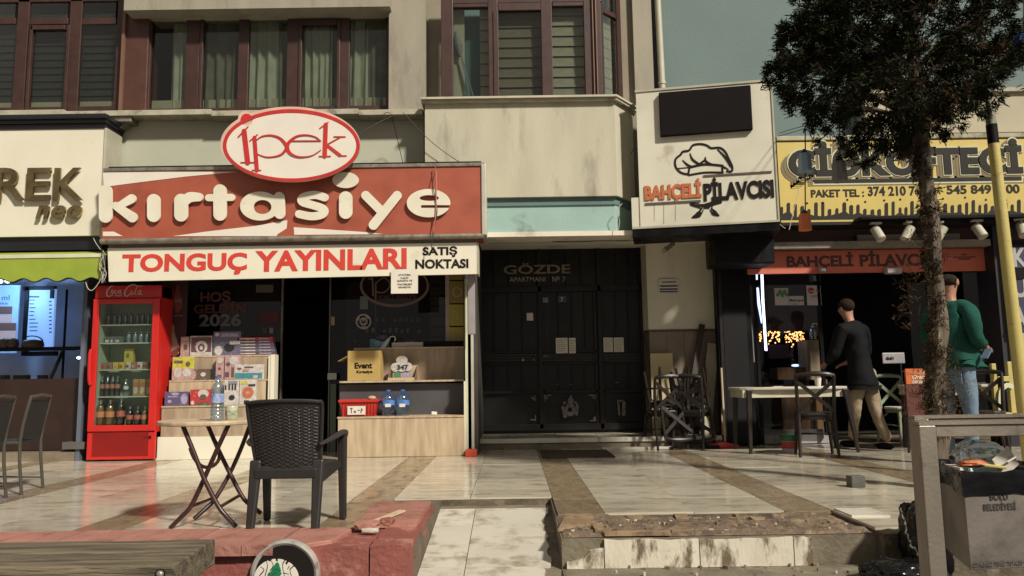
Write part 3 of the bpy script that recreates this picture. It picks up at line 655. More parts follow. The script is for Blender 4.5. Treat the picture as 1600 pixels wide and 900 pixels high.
for i in range(14): mb.prismz([(crk[i][0], crk[i][1]), (crk[i + 1][0], crk[i + 1][1]), (crk[i + 1][0], crk[i + 1][1] + random.uniform(.012, .04)), (crk[i][0], crk[i][1] + random.uniform(.01, .03))], zlo(9.85) - .006, zlo(9.85) + .004)
mb.build('soffit_crack', M('crack_dark', (.06, .045, .03), .9), bld)
# recess
zf = .14; YD = 11.0
MB().box(X(745, 10.1, 690), X(1130, 10.1, 690), 10.1, 12.2, -.01, zf - .022).build('entrance_floor_base', grout, bld)
for k in range(6):
    for j in range(3):
        a = X(745, 10.1, 690) + (X(1130, 10.1, 690) - X(745, 10.1, 690)) * k / 6; b = a + (X(1130, 10.1, 690) - X(745, 10.1, 690)) / 6
        put_tile(tile_me, a, b, 10.14 + j * .6, 10.14 + (j + 1) * .6, bld, zf, name='floor_tile')
for a, b in ((745, 935), (935, 1053), (1053, 1128)):
    MB().box(X(a, 10.08, 690) + .003, X(b, 10.08, 690) - .003, 10.05, 10.138, zf - .055, zf + .002).build('edge_slab', tile_w, bld, bevel=.004)
MB().box(X(745, 10.1, 690), X(1128, 10.1, 690), 10.07, 10.1, 0, zf - .055).build('step_riser', concrete, bld)
MB().box(X(940, 9.95, 696), X(1050, 9.95, 696), 9.86, 9.98, -.0, .028).build('edge_slab', tile_w, bld, bevel=.004)
# side walls and back walls of recess
xr = X(1003, 11.0, 500); xr2 = X(1013, 10.6, 500); xr3 = X(1123, 10.6, 500)
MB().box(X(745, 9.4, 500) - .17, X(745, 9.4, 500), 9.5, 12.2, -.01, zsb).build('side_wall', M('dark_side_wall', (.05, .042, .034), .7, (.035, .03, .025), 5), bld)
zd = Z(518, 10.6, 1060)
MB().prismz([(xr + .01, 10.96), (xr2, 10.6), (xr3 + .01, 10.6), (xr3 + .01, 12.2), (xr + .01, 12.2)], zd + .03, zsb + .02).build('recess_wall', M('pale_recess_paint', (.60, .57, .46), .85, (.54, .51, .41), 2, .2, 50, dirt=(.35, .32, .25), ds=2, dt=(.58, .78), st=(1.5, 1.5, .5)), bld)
MB().prismz([(xr + .0, 10.95), (xr2 - .01, 10.585), (xr3 + .01, 10.585), (xr3 + .01, 12.2), (xr, 12.2)], zd, zd + .03).build('dado_rail', M('dado_rail', (.09, .065, .045), .6), bld)
MB().prismz([(xr + .01, 10.57), (xr2, 10.61), (xr3 + .01, 10.61), (xr3 + .01, 12.2), (xr + .01, 12.2)], zf, zd).build('dado_base', grout, bld)
for k in range(4):
    a = xr2 + (xr3 - xr2) * k / 4 + .002; b = xr2 + (xr3 - xr2) * (k + 1) / 4 - .002
    for z0, z1 in ((zf, zf + .48), (zf + .484, zd)): MB().box(a, b, 10.59, 10.609, z0, z1 - .002).build('dado_slab', pink_gr, bld)
MB().box(xr3 + .011, xr3 + .05, 10.3, 12.2, -.01, zsb).build('side_wall', green_wall, bld)
# entrance gate
gt = bpy.data.objects.new('entrance_gate', None); C.objects.link(gt); gt.parent = bld; ORG[gt.name] = ORG[bld.name]
gt['label'] = 'black iron entrance gate with ornate lower panels'
x0, x1, z0, z1 = RC(744, 390, 1006, 668, YD); MB().box(x0, x1, YD + .03, YD + .05, zf, zsb + .01).build('gate_backing', gate_glass, gt)
def gbar(a, b, c, d, dy=0, th=.03, m=iron):
    x0, x1, z0, z1 = RC(a, b, c, d, YD); MB().box(x0, x1, YD - th + dy, YD + .03 + dy, z0, z1).build('gate_bar', m, gt, bevel=.004)
for a in (745, 841, 934.5, 1001): gbar(a, 386, a + 6, 670)
gbar(746, 447, 1005, 456); gbar(746, 662, 1005, 672); gbar(746, 548, 1005, 551, .01); gbar(746, 566, 1005, 569, .01); gbar(746, 610, 1005, 614, .01); gbar(751, 455, 755, 662, .01); gbar(847, 456, 851, 662, .01); gbar(929, 456, 933, 662, .01); gbar(941, 456, 944, 662, .01)
for a in (771, 793, 815, 872, 893, 913, 961, 981): gbar(a, 456, a + 1.8, 548, .01, .012)
for a in (771, 793, 815, 837, 860, 883, 906, 961, 981): gbar(a, 392, a + 1.8, 447, .01, .012)
for a in (771, 793, 815, 872, 893, 913, 961, 981): gbar(a, 570, a + 1.8, 612, .01, .012)
mb = MB()
for i in range(62):
    for j in range(3):
        a = 756 + i * 4.0
        if 836 < a < 850 or 930 < a < 944: continue
        p = W(a, 554.5 + j * 4.2, YD - .01); mb.box(p.x - .010, p.x + .010, YD - .018, YD - .01, p.z - .009, p.z + .009)
o = mb.build('lattice_studs', iron_w, gt); o['kind'] = 'stuff'
zz = YD - .02
TG = (740, 380, 2.903)
cast = M('worn_cast_iron', (.07, .062, .054), .4, (.15, .135, .115), 25, .5, 60, metal=.4)
glyph('medallion', [([(440, 690), (438, 715)], [3, 12]), ([(405, 745), (415, 785)], 8), ([(470, 735), (466, 775)], 7), ([(440, 715)], 14), ([(438, 755)], (24, 30)), ([(412, 725)], 8), ([(462, 722)], 7)], TG, 3, zz, .02, cast, gt, cut=[([(436, 755)], 10)])
for q in ([([(322, 692), (350, 690)], 3), ([(322, 692), (325, 715)], 3), ([(333, 702)], 5)], [([(552, 690), (525, 690)], 3), ([(552, 690), (550, 712)], 3), ([(540, 700)], 5)], [([(552, 805), (530, 805)], 3), ([(552, 805), (550, 785)], 3), ([(545, 795)], 5)],
          [([(265, 700), (278, 712)], 4), ([(278, 690), (278, 712)], 2.5)], [([(262, 800), (280, 802)], 4), ([(280, 802), (280, 780)], 2.5)], [([(655, 715), (660, 775)], 5), ([(682, 725), (680, 775)], 8), ([(668, 715)], (12, 5))], [([(375, 640), (385, 640)], 2)], [([(436, 640), (446, 640)], 2)], [([(640, 632), (655, 632)], 2)], [([(315, 512), (338, 512)], 2)]):
    glyph('ornament', q, TG, 2.2, zz, .012, cast, gt)
for a, b, r in ((817, 562, .025), (833.5, 562, .018)):
    p = W(a, b, YD - .06); MB().ell(p, (r, .03, r), 14, 8).build('door_knob', chrome, gt, smooth=True)
ptxt('GÖZDE', 787, 411, 891, 428, YD - .03, iron_w and M('nameplate_letter', (.20, .165, .125), .4, metal=.3), gt, bold=.02, name='lettering', thick=.01)
ptxt('APARTMANI', 796, 433, 852, 440, YD - .03, M('pale_nameplate_letter', (.30, .27, .22), .5), gt, bold=.005)
ptxt('№ 7', 863, 432, 884, 440, YD - .03, MATS['pale_nameplate_letter'], gt, bold=.005)
def sheet(name, label, a, b, c, d, Y, m=paper, lines=0, cat='paper notice', title=None, ink=grey_ink, group=None, bold=0):
    x0, x1, z0, z1 = RC(a, b, c, d, Y); o = tag(MB().box(x0, x1, Y - .004, Y - .001, z0, z1).build(name, m), label, cat, group)
    if lines:
        mb = MB(); r = random.Random(a)
        for i in range(lines):
            zz = z1 - (z1 - z0) * (i + 1.2) / (lines + 1.2); hh = (z1 - z0) / (lines + 1) * .22
            xx = x0 + (x1 - x0) * .1
            while xx < x1 - (x1 - x0) * r.uniform(.1, .35): l = (x1 - x0) * r.uniform(.04, .14); mb.box(xx, min(xx + l, x1 - .004), Y - .0065, Y - .0042, zz, zz + hh); xx += l * 1.25
        mb.build('printed_lines', ink, o)
    return o
sheet('paper_notice', 'white paper notice with grey picture, left half, on the middle gate panel', 868.5, 528, 887, 552, YD - .04, lines=6)
sheet('paper_notice', 'white paper notice, right half of the pair on the middle gate panel', 889, 528, 899.5, 552, YD - .04, lines=5)
sheet('paper_notice', 'typed white sheet, left of the pair on the right gate panel', 943, 527.5, 957.5, 550, YD - .04, lines=7)
sheet('paper_notice', 'typed white sheet, right of the pair on the right gate panel', 959, 527.5, 974.5, 550, YD - .04, lines=7)
sheet('paper_notice', 'small blank cream card stuck on the left gate panel', 823, 489, 833, 501, YD - .02)
o = sheet('number_plate', 'small blue house number plate reading seven on the gate', 871.5, 462.5, 885, 473, YD - .04, m=flat('plate_blue', (.03, .045, .08)), cat='number plate'); ptxt('7', 876, 464.5, 880, 471.5, YD - .046, paper, o)
o = sheet('small_plate', 'tiny pale plate left of the house number on the gate', 848, 465, 856.5, 473, YD - .04, m=M('plate_grey', (.16, .17, .19), .5), lines=2, cat='plate')
o = sheet('wall_sign', 'small white information sign with dark bands on the recess wall', 1029.5, 436, 1060, 457, 10.58, cat='sign', title=1)
for a, b in ((445.5, 448), (450.5, 453), (454.5, 456.6)):
    x0, x1, z0, z1 = RC(1031, a, 1059, b, 10.57); MB().box(x0, x1, 10.572, 10.575, z0, z1).build('print_band', flat('navy_ink', (.05, .045, .09)), o)
ptxt('BOLU BELEDİYESİ', 1034, 438.5, 1056, 442, 10.574, flat('navy_ink', (.05, .045, .09)), o)
# cctv camera under the soffit
p = W(1046, 377, 10.2); cc = thing('security_camera', 'white bullet security camera hanging from the soffit', 'camera', p)
MB().lathe([(.03, 0), (.035, .02), (.02, .04)], W(1050, 372, 10.2), 12).build('mount', pipe_m, cc, smooth=True)
MB().tube([W(1050, 377, 10.2), W(1050, 384, 10.18)], .012, 8).build('bracket', alu, cc)
MB().tube([W(1052, 381, 10.22), W(1037, 392, 10.0)], [.03, .034], 12).build('camera_body', alu, cc, smooth=True)
tag(MB().box(*[v for v in (W(845, 704, 9.5).x, W(952, 704, 9.5).x)], 8.95, 9.78, .001, .016).build('door_mat', M('brown_mat', (.07, .045, .03), .95, (.04, .026, .018), 20, 1, 150), bevel=.005), 'dark brown door mat in front of the entrance step', 'door mat')
# ================================================================== SIGNS, LEFT PART
YS = 8.9
ks = thing('stationery_sign', 'orange red shop sign with white raised letters reading kırtasiye', 'shop sign', W(456, 372, YS))
x0, x1, z0, z1 = RC(160, 264, 752, 369, YS)
MB().box(x0, x1, YS + .012, 9.54, z0, z1).build('sign_box', red_sign, ks)
MB().tube([(x0 - .01, YS + .03, z0 - .025), (x1 + .03, YS + .03, z0 - .025)], .035, 12).build('bottom_rail', alu, ks, smooth=True)
MB().box(x1 + .002, x1 + .06, YS - .01, 9.5, z0 - .02, z1 + .03).build('side_rail', M('pale_aluminium', (.5, .48, .4), .4, metal=.2), ks, bevel=.01)
MB().box(x0 - .01, x1 + .05, YS - .005, 9.5, z1 + .002, z1 + .045).build('top_rail', alu, ks, bevel=.006)
MB().box(x0, x1, YS + .1, 9.5, z1 + .047, z1 + .09).build('top_flashing', black_p, ks)
TK = (0, 225, 4.0)
white_b = [([(640, 178), (1500, 178)], 1)]
def ppoly(name, pts, Y, th, m, par, mp=None):
    mp = mp or W; P = [mp(a, b, Y) for a, b in pts]; return MB().prism([(p.x, p.z) for p in P], Y - th, Y).build(name, m, par)
ppoly('white_panel', [(161, 268.5), (370, 268.5), (290, 276), (225, 284), (163, 292)], YS + .012, .004, logo_white, ks)
ppoly('white_panel', [(161, 362), (178, 362), (192, 369), (161, 369)], YS + .012, .004, logo_white, ks)
ppoly('white_panel', [(270, 369), (330, 361), (400, 353), (449, 344), (448, 357), (434, 366), (432, 369)], YS + .012, .004, logo_white, ks)
ppoly('white_panel', [(459, 355), (575, 363), (600, 366), (460, 367)], YS + .012, .004, logo_white, ks)
K = 1
def L_(strokes, cut=(), T=(0, 0, 1)):
    glyph('letter', strokes, T, 1.1, YS - .012, .022, letter_white, ks, cut=cut)
L_([([(166.2, 300), (166.2, 338)], 10.4), ([(184, 324), (207, 311)], [5, 7]), ([(182, 322), (208, 340)], [6, 8])])
L_([([(241.3, 314), (241.3, 337)], 10.3)])
L_([([(284, 314), (284, 336)], 10.6), ([(286, 318), (297, 309), (312, 308.5)], [8, 8, 6.5], 4)])
L_([([(344.7, 299), (344.7, 335)], 10.3), ([(327, 309.5), (363, 309)], 5.5)])
L_([([(407, 322.5)], (31, 22.5)), ([(437, 309), (438, 334)], 8.5)], cut=[([(411, 324)], (14, 11))])
L_([([(508, 309), (492, 305), (474, 309), (473, 316), (489, 321), (506, 327), (505, 335), (488, 338.5), (468, 335)], 6.2, 5)])
L_([([(540.7, 310), (540.7, 332)], 10.4)]); L_([([(540.5, 282)], (20.5, 12.4))])
L_([([(572, 306), (597, 331)], 7), ([(621, 306), (584, 352)], [7, 7.5])])
L_([([(670, 318)], (34, 22))], cut=[([(671, 310)], (15, 4.6)), ([(660, 323.2), (710, 323.2)], 2.2), ([(712, 327)], (11, 3))])
for pts, m in (([(681, 256), (680, 268), (676, 285), (678, 300), (683, 330), (677, 360), (675, 380), (674, 388)], wire_m), ([(680, 258), (682, 280), (682, 300), (681, 330), (679, 350), (677, 361)], M('pink_wire', (.6, .2, .15), .6))):
    tag(MB().tube([W(a, b, YS - .05) for a, b in pts], .005, 6, sm=4).build('cable', m), 'dark cable hanging over the last letter of the red sign' if m is wire_m else 'thin pink cable hanging over the last letter of the red sign', 'cable')
# oval logo sign
YO = 8.72
T6 = (340, 160, 6.43)
osn = thing('oval_logo_sign', 'white oval sign with red rim reading ipek above the red sign', 'shop sign', W(456, 285, YO))
glyph('oval_board', [([(742, 432)], (695, 372)), ([(292, 172)], 66)], T6, 12, YO + .06, .06, M('pink_white_rim', (.62, .42, .34), .5), osn)
glyph('red_rim', [([(742, 432)], (686, 363)), ([(292, 172)], 58)], T6, 8, YO - .001, .006, logo_red, osn, cut=[([(742, 436)], (652, 328))])
glyph('white_face', [([(742, 436)], (651.5, 327.5))], T6, 12, YO - .001, .004, logo_white, osn, cut=[([(292, 172)], 64)])
glyph('letter', [([(210, 348), (308, 245)], [7, 5]), ([(268, 290), (305, 605)], 24), ([(236, 604), (372, 604)], 5)], T6, 5, YO - .006, .008, logo_red, osn)
glyph('letter', [([(325, 388), (402, 325)], [5, 5]), ([(372, 355), (397, 680)], 19), ([(348, 682), (436, 682)], 4.5),
                 ([(398, 375), (450, 342), (540, 332), (630, 362), (690, 430), (690, 470), (640, 525), (560, 548), (480, 548), (405, 520)], [5, 7, 9, 12, 17, 16, 10, 7, 6, 4], 5)], T6, 5, YO - .006, .008, logo_red, osn)
glyph('letter', [([(1035, 388), (990, 350), (900, 328), (800, 340), (725, 395), (702, 450), (730, 510), (800, 545), (880, 548), (960, 530), (1040, 478)], [5, 5, 6, 9, 15, 18, 14, 9, 6, 4, 3], 5), ([(728, 388), (1038, 386)], 5)], T6, 5, YO - .0085, .008, logo_red, osn)
glyph('letter', [([(1028, 262), (1112, 200)], 5), ([(1088, 225), (1078, 540)], 21), ([(1022, 543), (1136, 542)], 5), ([(1100, 425), (1245, 345)], 6), ([(1170, 345), (1284, 346)], 5), ([(1100, 430), (1230, 530)], [14, 16]), ([(1225, 536), (1296, 537)], 5)], T6, 5, YO - .006, .008, logo_red, osn)
for a, b in ((430, 250), (520, 250)): MB().bar(W(a, b, YO + .06), W(a, b, YO + .2), .03, .03).build('bracket', alu, osn)
# banner
YN = 8.98
bn = thing('publisher_banner', 'long white banner with red letters reading TONGUÇ YAYINLARI under the red sign', 'banner', W(456, 435, YN))
bpts = [W(168, 388, YN), W(745, 379, YN), W(745.5, 428, YN), W(170, 440, YN)]
MB().prism([(p.x, p.z) for p in bpts], YN, YN + .03).build('banner_sheet', white_sign, bn)
MB().prism([(p.x, p.z) for p in (W(166, 379, YN), W(744, 373, YN), W(745, 379, YN), W(168, 388, YN))], YN + .04, YN + .25).build('gap_shade_strip', M('gap_shade_grey', (.28, .25, .23), .6), bn)  # grey strip added for the shadowed gap between sign and banner
MB().box(W(745, 400, YN).x + .002, W(745, 400, YN).x + .02, YN - .004, YN + .3, W(745, 428, YN).z, W(745, 379, YN).z).build('end_frame', ledge_m, bn)
txt('TONGUÇ', RC(191, 396, 386, 430, YN), YN - .001, red_ink, bn, bold=.035, slope=.0)
txt('YAYINLARI', RC(399, 390.5, 635.5, 423, YN), YN - .001, red_ink, bn, bold=.035, slope=.006)
txt('SATIŞ', RC(660.5, 385, 714.5, 402, YN), YN - .001, black_ink, bn, bold=.035)
txt('NOKTASI', RC(649, 405, 732, 419.5, YN), YN - .001, black_ink, bn, bold=.035)
nt_ = thing('hanging_notice', 'white printed paper notice hanging from the lower edge of the banner', 'paper notice', W(632, 458, YN - .03))
x0, x1, z0, z1 = RC(611, 421, 653, 458.5, YN - .03); MB().box(x0, x1, YN - .03, YN - .026, z0, z1).build('sheet', paper, nt_)
for i, s in enumerate(('ATATÜRK', 'VAKİT', 'AJANDA VE', 'TAKVİMLERİ', 'GELMİŞTİR')):
    wd = (10, 6.5, 12, 11.5, 10)[i]; ptxt(s, 632 - wd, 427.5 + i * 4.9, 632 + wd, 431 + i * 4.9, YN - .031, black_ink, nt_, bold=.01, thick=.002)
# ---- left shop fascia: gold letters
YR = 9.15
rf = thing('gold_letter_sign', 'white shop fascia with gold letters reading REK neo', 'shop sign', W(60, 370, YR))
x0, x1, z0, z1 = RC(-150, 203, 163, 370, YR); MB().box(x0, x1 - .02, YR, 9.54, z0, z1).build('fascia_panel', white_sign, rf)
MB().box(x1 - .018, x1 + .012, YR - .02, 9.5, z0 - .03, z1).build('edge_strip', pipe_m, rf)
for s, a, b in (('R', 0.5, 41), ('E', 43.5, 81), ('K', 86, 132)):
    ptxt(s, a - (6 if s == 'R' else 0), 263, b, 313.5, YR - .03, gold, rf, bold=.012, thick=.03, name='letter')
for s, a, b, c in (('n', 58, 79, 0), ('e', 82, 104, 0), ('o', 106, 129.5, 0)):
    ptxt(s, a, 321.5, b, 342, YR - .03, gold, rf, bold=.025, thick=.03, shear=.25, name='letter')
cn = thing('shop_cornice', 'black moulded cornice over the gold letter sign', 'cornice', W(60, 200, 9.1))
for a, b, dy in ((179, 186, 0), (186.5, 193, .04), (193.5, 202, .08)):
    x0, x1, z0, z1 = RC(-150, a, 166, b, 9.05 + dy); MB().box(x0, x1, 9.05 + dy, 9.54, z0, z1).build('moulding', M('gloss_black', (.012, .012, .016), .3), cn, bevel=.008)
x0, x1, z0, z1 = RC(168, 181, 205, 190, 9.35); MB().box(x0, x1, 9.35, 9.54, z0, z1).build('end_cap', alu, cn, bevel=.006)
x0, x1, z0, z1 = RC(168, 190, 200, 203, 9.4); MB().prism([(x0, z1), (x1, z1), (x1 - .02, (z0 + z1) / 2), (x0 + .05, z0)], 9.4, 9.5).build('end_block', alu, cn)
br = M('brown_brick', (.20, .12, .06), .9, (.15, .09, .05), 6, .5, 50, rnd=.25)
for i in range(12):
    x0, x1, z0, z1 = RC(164.5, 200 + i * 5.4, 172.5, 204.6 + i * 5.4, 9.5); MB().box(x0, x1, 9.5, 9.56, z0, z1).build('brick', br, bld)
x0, x1, z0, z1 = RC(-150, 371, 159, 392, 9.2); MB().box(x0, x1, 9.2, 9.6, z0, z1).build('black_fascia', M('gloss_black', (.012, .012, .016), .3), rf)
# awning
aw = thing('lime_awning', 'lime green awning with scalloped edge over the left shop', 'awning', W(60, 440, 8.9))
za = Z(392, 9.25, 60); zb = Z(400, 8.92, 60); zc = Z(437, 8.90, 60); xl = X(-150, 8.9, 420); xr_ = X(159, 8.9, 420)
MB().add([(xl, 9.3, za), (xr_, 9.3, za), (xr_, 8.92, zb), (xl, 8.92, zb), (xl, 9.3, za - .01), (xr_, 9.3, za - .01), (xr_, 8.92, zb - .01), (xl, 8.92, zb - .01)], [(0, 1, 2, 3), (7, 6, 5, 4), (1, 5, 6, 2), (0, 3, 7, 4), (3, 2, 6, 7), (0, 4, 5, 1)]).build('canopy', lime, aw)
n = 70; pts = []
for i in range(n + 1):
    x = xl + (xr_ - xl) * i / n; pxx = -150 + 309 * i / n; pts.append((x, zc + .022 * math.sin((pxx - 28) / 35.5 * 2 * math.pi)))
MB().prism([(xr_, zb - .012), (xl, zb - .012)] + pts, 8.905, 8.915).build('valance', lime, aw)
MB().prism(pts + [(x, z - .012) for x, z in pts[::-1]], 8.9, 8.92).build('piping', black_p, aw)
x0, x1, z0, z1 = RC(-150, 398, 158, 404, 8.9); MB().box(x0, x1, 8.895, 8.904, z0, z1).build('stripe', cream_p, aw)
wr = thing('cable_tangle', 'tangle of thin cables at the right end of the lime awning', 'cables', W(162, 420, 8.9))
for k in range(7):
    r = random.Random(k + 5); pts = [W(158 + r.uniform(-3, 8), 392 + i * 12 + r.uniform(-4, 4), 8.86) for i in range(5)]
    MB().tube(pts, .004, 5, sm=4).build('cable', wire_p if k % 2 else wire_m, wr)
MB().tube([W(a, b, 8.86) for a, b in ((134, 441), (137, 450), (143, 454), (150, 448), (158, 436), (165, 428))], .005, 5, sm=4).build('cable', wire_p, wr)
MB().tube([W(a, b, 8.86) for a, b in ((146, 372), (150, 380), (157, 390))], .004, 5, sm=4).build('cable', wire_p, wr)
# ================================================================== LEFT SHOP INTERIOR
ls = thing('left_shop', 'blue lit cake shop interior behind the lime awning', 'shop', (-6, 10, 0))
xw = X(142, 9.6, 560)
MB().box(X(-400, 9.7), xw, 11.0, 11.1, -.01, 2.75).build('back_wall', M('pale_interior_wall', (.45, .5, .6), .7), ls)
MB().box(xw - .05, xw + .0, 9.45, 11.1, -.01, 2.75).build('side_wall', M('blue_grey_wall', (.10, .12, .16), .7), ls)
MB().box(X(-400, 9.7), xw, 9.6, 11.1, 2.72, 2.8).build('ceiling', dark_room, ls)
MB().box(X(-400, 9.7), xw - .06, 9.62, 9.95, .12, Z(592, 9.62, 60)).build('counter', M('dark_brown_counter', (.03, .014, .010), .4, (.02, .01, .008), 4), ls)
MB().box(X(-400, 9.7), xw - .06, 9.45, 9.8, -.01, .11).build('plinth', M('beige_step', (.22, .18, .13), .5, (.15, .12, .08), 5), ls)
x0, x1, z0, z1 = RC(103, 690, 137, 701, 9.5); MB().box(x0, x1, 9.42, 9.6, z0, z1).build('pedal_box', M('grey_metal', (.1, .095, .085), .5), ls)
MB().pb(-150, 543, 141, 549, 9.7, 9.76).build('counter_rail', black_p, ls)
MB().bar(W(98, 549, 9.75), W(79, 592, 9.75), .03, .03).build('brace', black_p, ls)
x0, x1, z0, z1 = RC(99, 452, 101, 592, 9.9); MB().box(x0, x1, 9.9, 9.93, z0, z1).build('glass_edge', black_p, ls)
for a, c in ((20, 40), (58, 68), (0, 8)): MB().pb(a, 586, c, 593, 9.7, 9.8).build('foot_bracket', black_p, ls)
mbd = thing('menu_board', 'backlit menu board with a price list inside the left shop', 'menu board', W(68, 550, 10.6))
x0, x1, z0, z1 = RC(42, 452, 84, 543, 10.6); MB().box(x0, x1, 10.6, 10.64, z0, z1).build('lit_panel', EM('lit_blue_panel', (.23, .40, .75), .55), mbd)
MB().pb(36, 448, 42, 556, 10.58, 10.66).pb(36, 447, 84, 453, 10.58, 10.66).pb(42, 549, 86, 556, 10.58, 10.66).pb(78, 453, 83, 466, 10.57, 10.6).build('frame', black_p, mbd)
mb = MB(); r = random.Random(4)
for i in range(10):
    a = 462 + i * 6.0; mb.pb(46, a, 46 + (15 if i == 0 else r.uniform(6, 14)), a + (3 if i == 0 else 1.6), 10.594, 10.598)
    if i: mb.pb(76.5, a + 2, 80.5, a + 4, 10.594, 10.598)
mb.build('price_list', flat('blue_black_ink', (.02, .03, .06)), mbd)
cp = thing('cake_poster', 'backlit poster of a layered chocolate cake inside the left shop', 'poster', W(10, 552, 10.62))
x0, x1, z0, z1 = RC(-40, 446, 28, 552, 10.62); MB().box(x0, x1, 10.62, 10.64, z0, z1).build('lit_panel', EM('lit_blue_panel2', (.20, .36, .66), .45), cp)
ck = EM('lit_cake_print', (.085, .055, .05), .5); ck2 = EM('lit_cake_cream', (.32, .26, .26), .5)
for k in range(5):
    x0, x1, z0, z1 = RC(-30, 479 + k * 13, 19 + 2 * (k > 1) * 3, 491 + k * 13, 10.61); MB().box(x0, x1, 10.606, 10.612, z0, z1).build('cake_layer', ck if k % 2 == 0 else ck2, cp, bevel=.002)
ptxt('ml', 3, 461, 15, 469, 10.612, flat('blue_black_ink', (.02, .03, .06)), cp); ptxt('cake', -6, 472, 12, 476, 10.612, flat('blue_black_ink', (.02, .03, .06)), cp)
cl = thing('covered_cake_stand', 'dark cake under a raised lid on the counter of the left shop', 'cake stand', W(52, 543, 9.72))
MB().lathe([(.09, 0), (.13, .02), (.12, .07), (.10, .09), (.02, .10)], W(51, 543, 9.72), 18).build('cake', M('cake_brown', (.05, .03, .025), .6), cl, smooth=True)
MB().tube([W(37, 534, 9.7), W(40, 527, 9.7), W(50, 525, 9.7), W(61, 527, 9.7), W(66, 534, 9.7), W(37, 534, 9.7)], .008, 6, sm=3).build('lid_rim', black_p, cl)
c2 = thing('cake_tray', 'row of dark cakes on the counter rail at the left edge', 'cakes', W(12, 543, 9.72))
for a in (-8, 8, 20): MB().lathe([(.05, 0), (.07, .03), (.06, .10), (.02, .12)], W(a, 543, 9.75), 14).build('cake', MATS['cake_brown'], c2, smooth=True)
for i, (a, b) in enumerate(((1, 440), (14, 439))):
    t = thing('ceiling_spotlight', ('small bright ceiling spotlight at the far left under the awning', 'small bright ceiling spotlight second from the left under the awning')[i], 'spotlight', W(a, b, 10.2))
    MB().lathe([(.02, 0), (.045, .03), (.045, .09)], W(a, b - 0, 10.2), 12).build('housing', black_p, t); MB().ell(W(a, b, 10.2) + Vector((0, -.02, 0)), (.04, .03, .028), 10, 6).build('bulb', EM('cold_bulb', (.6, .8, 1), 9), t)
    pl = bpy.data.lights.new('spot_lamp', 'POINT'); pl.energy = 9; pl.color = (.30, .55, 1); pl.shadow_soft_size = .05; po = bpy.data.objects.new('lamp_light', pl); C.objects.link(po); po.parent = t; po.location = (0, .0, -.12)
t = tag(MB().ell(W(123, 559, 10.4), (.025, .02, .018), 10, 6).build('indicator_light', EM('white_blue_led', (.5, .7, 1), 7)), 'tiny bright light in the dark right side of the left shop', 'light')
# ================================================================== STATIONERY SHOP FRONT
sh = thing('stationery_shop_front', 'dark glazed front of the stationery shop under the banner', 'shop front', (-2, 10, 0))
YW = 10.25
MB().box(X(142, 9.7), X(733, 9.7), 12.4, 12.5, -.01, 2.9).build('back_wall', dark_room, sh)
MB().box(X(147, 9.7) - .06, X(147, 9.7) - .01, 9.98, 12.5, -.01, 2.75).build('side_wall', black_p, sh)
MB().box(X(142, 9.7), X(745, 9.7), 9.6, 12.5, 2.82, 2.92).build('ceiling', dark_room, sh)
def fr(a, b, c, d, Y=YW, th=.05, m=black_p, n='frame_bar'): x0, x1, z0, z1 = RC(a, b, c, d, Y); MB().box(x0, x1, Y - th / 2, Y + th / 2, z0, z1).build(n, m, sh)
x0, x1, z0, z1 = RC(250, 425, 440, 690, YW); MB().box(x0, x1, YW, YW + .008, z0, z1).build('window_pane', shop_glass, sh)
MB().box(x0, x1, YW + .05, YW + .07, z0, z1).build('window_backing', M('dark_maroon_backing', (.022, .009, .010), .5, (.012, .008, .009), 3), sh)
fr(438.8, 425, 441, 706, m=alu); fr(514, 425, 516, 706, m=M('grey_frame', (.12, .11, .1), .4))
x0, x1, z0, z1 = RC(516, 425, 698, 700, YW); MB().box(x0, x1, YW, YW + .008, z0, z1).build('window_pane', shop_glass, sh)
MB().box(x0, x1 - .02, 11.2, 11.22, z0, z1).build('window_backing', M('dark_shelf_back', (.030, .022, .022), .7, (.018, .014, .014), 6), sh)
fr(516, 600, 525, 708, YW - .05, .03, M('green_glass_edge', (.07, .10, .07), .3), 'door_edge'); fr(586, 425, 588, 530, YW + .02, .02, M('grey_frame', (.12, .11, .1), .4)); 
fr(672, 425, 694, 535, YW + .06, .02, M('grey_strip', (.07, .06, .045), .5), 'side_strip')
for i in range(7): fr(672, 430 + i * 16, 697, 431 + i * 16, YW + .03, .02, black_p, 'strip_joint')
fr(696, 425, 702, 536, YW - .06, .03, M('pale_lilac_strip', (.42, .36, .36), .5), 'white_strip')
# HOŞ GELDİN decal
dc = M('red_decal', (.17, .055, .05), .6); dw = M('grey_decal', (.26, .245, .26), .6)
nd = thing('welcome_decal', 'window decal reading HOŞ GELDİN 2026 on the shop window', 'window decal', W(348, 515, YW))
x0, x1, z0, z1 = RC(290, 432, 400, 515, YW - .004); 
ptxt('HOŞ', 313, 455, 360, 476, YW - .004, dc, nd, bold=.03, thick=.002); ptxt('GELDİN', 303, 471, 385, 489.5, YW - .004, dc, nd, bold=.03, thick=.002); ptxt('2026', 311, 490.5, 377, 510, YW - .004, dw, nd, bold=.03, thick=.002)
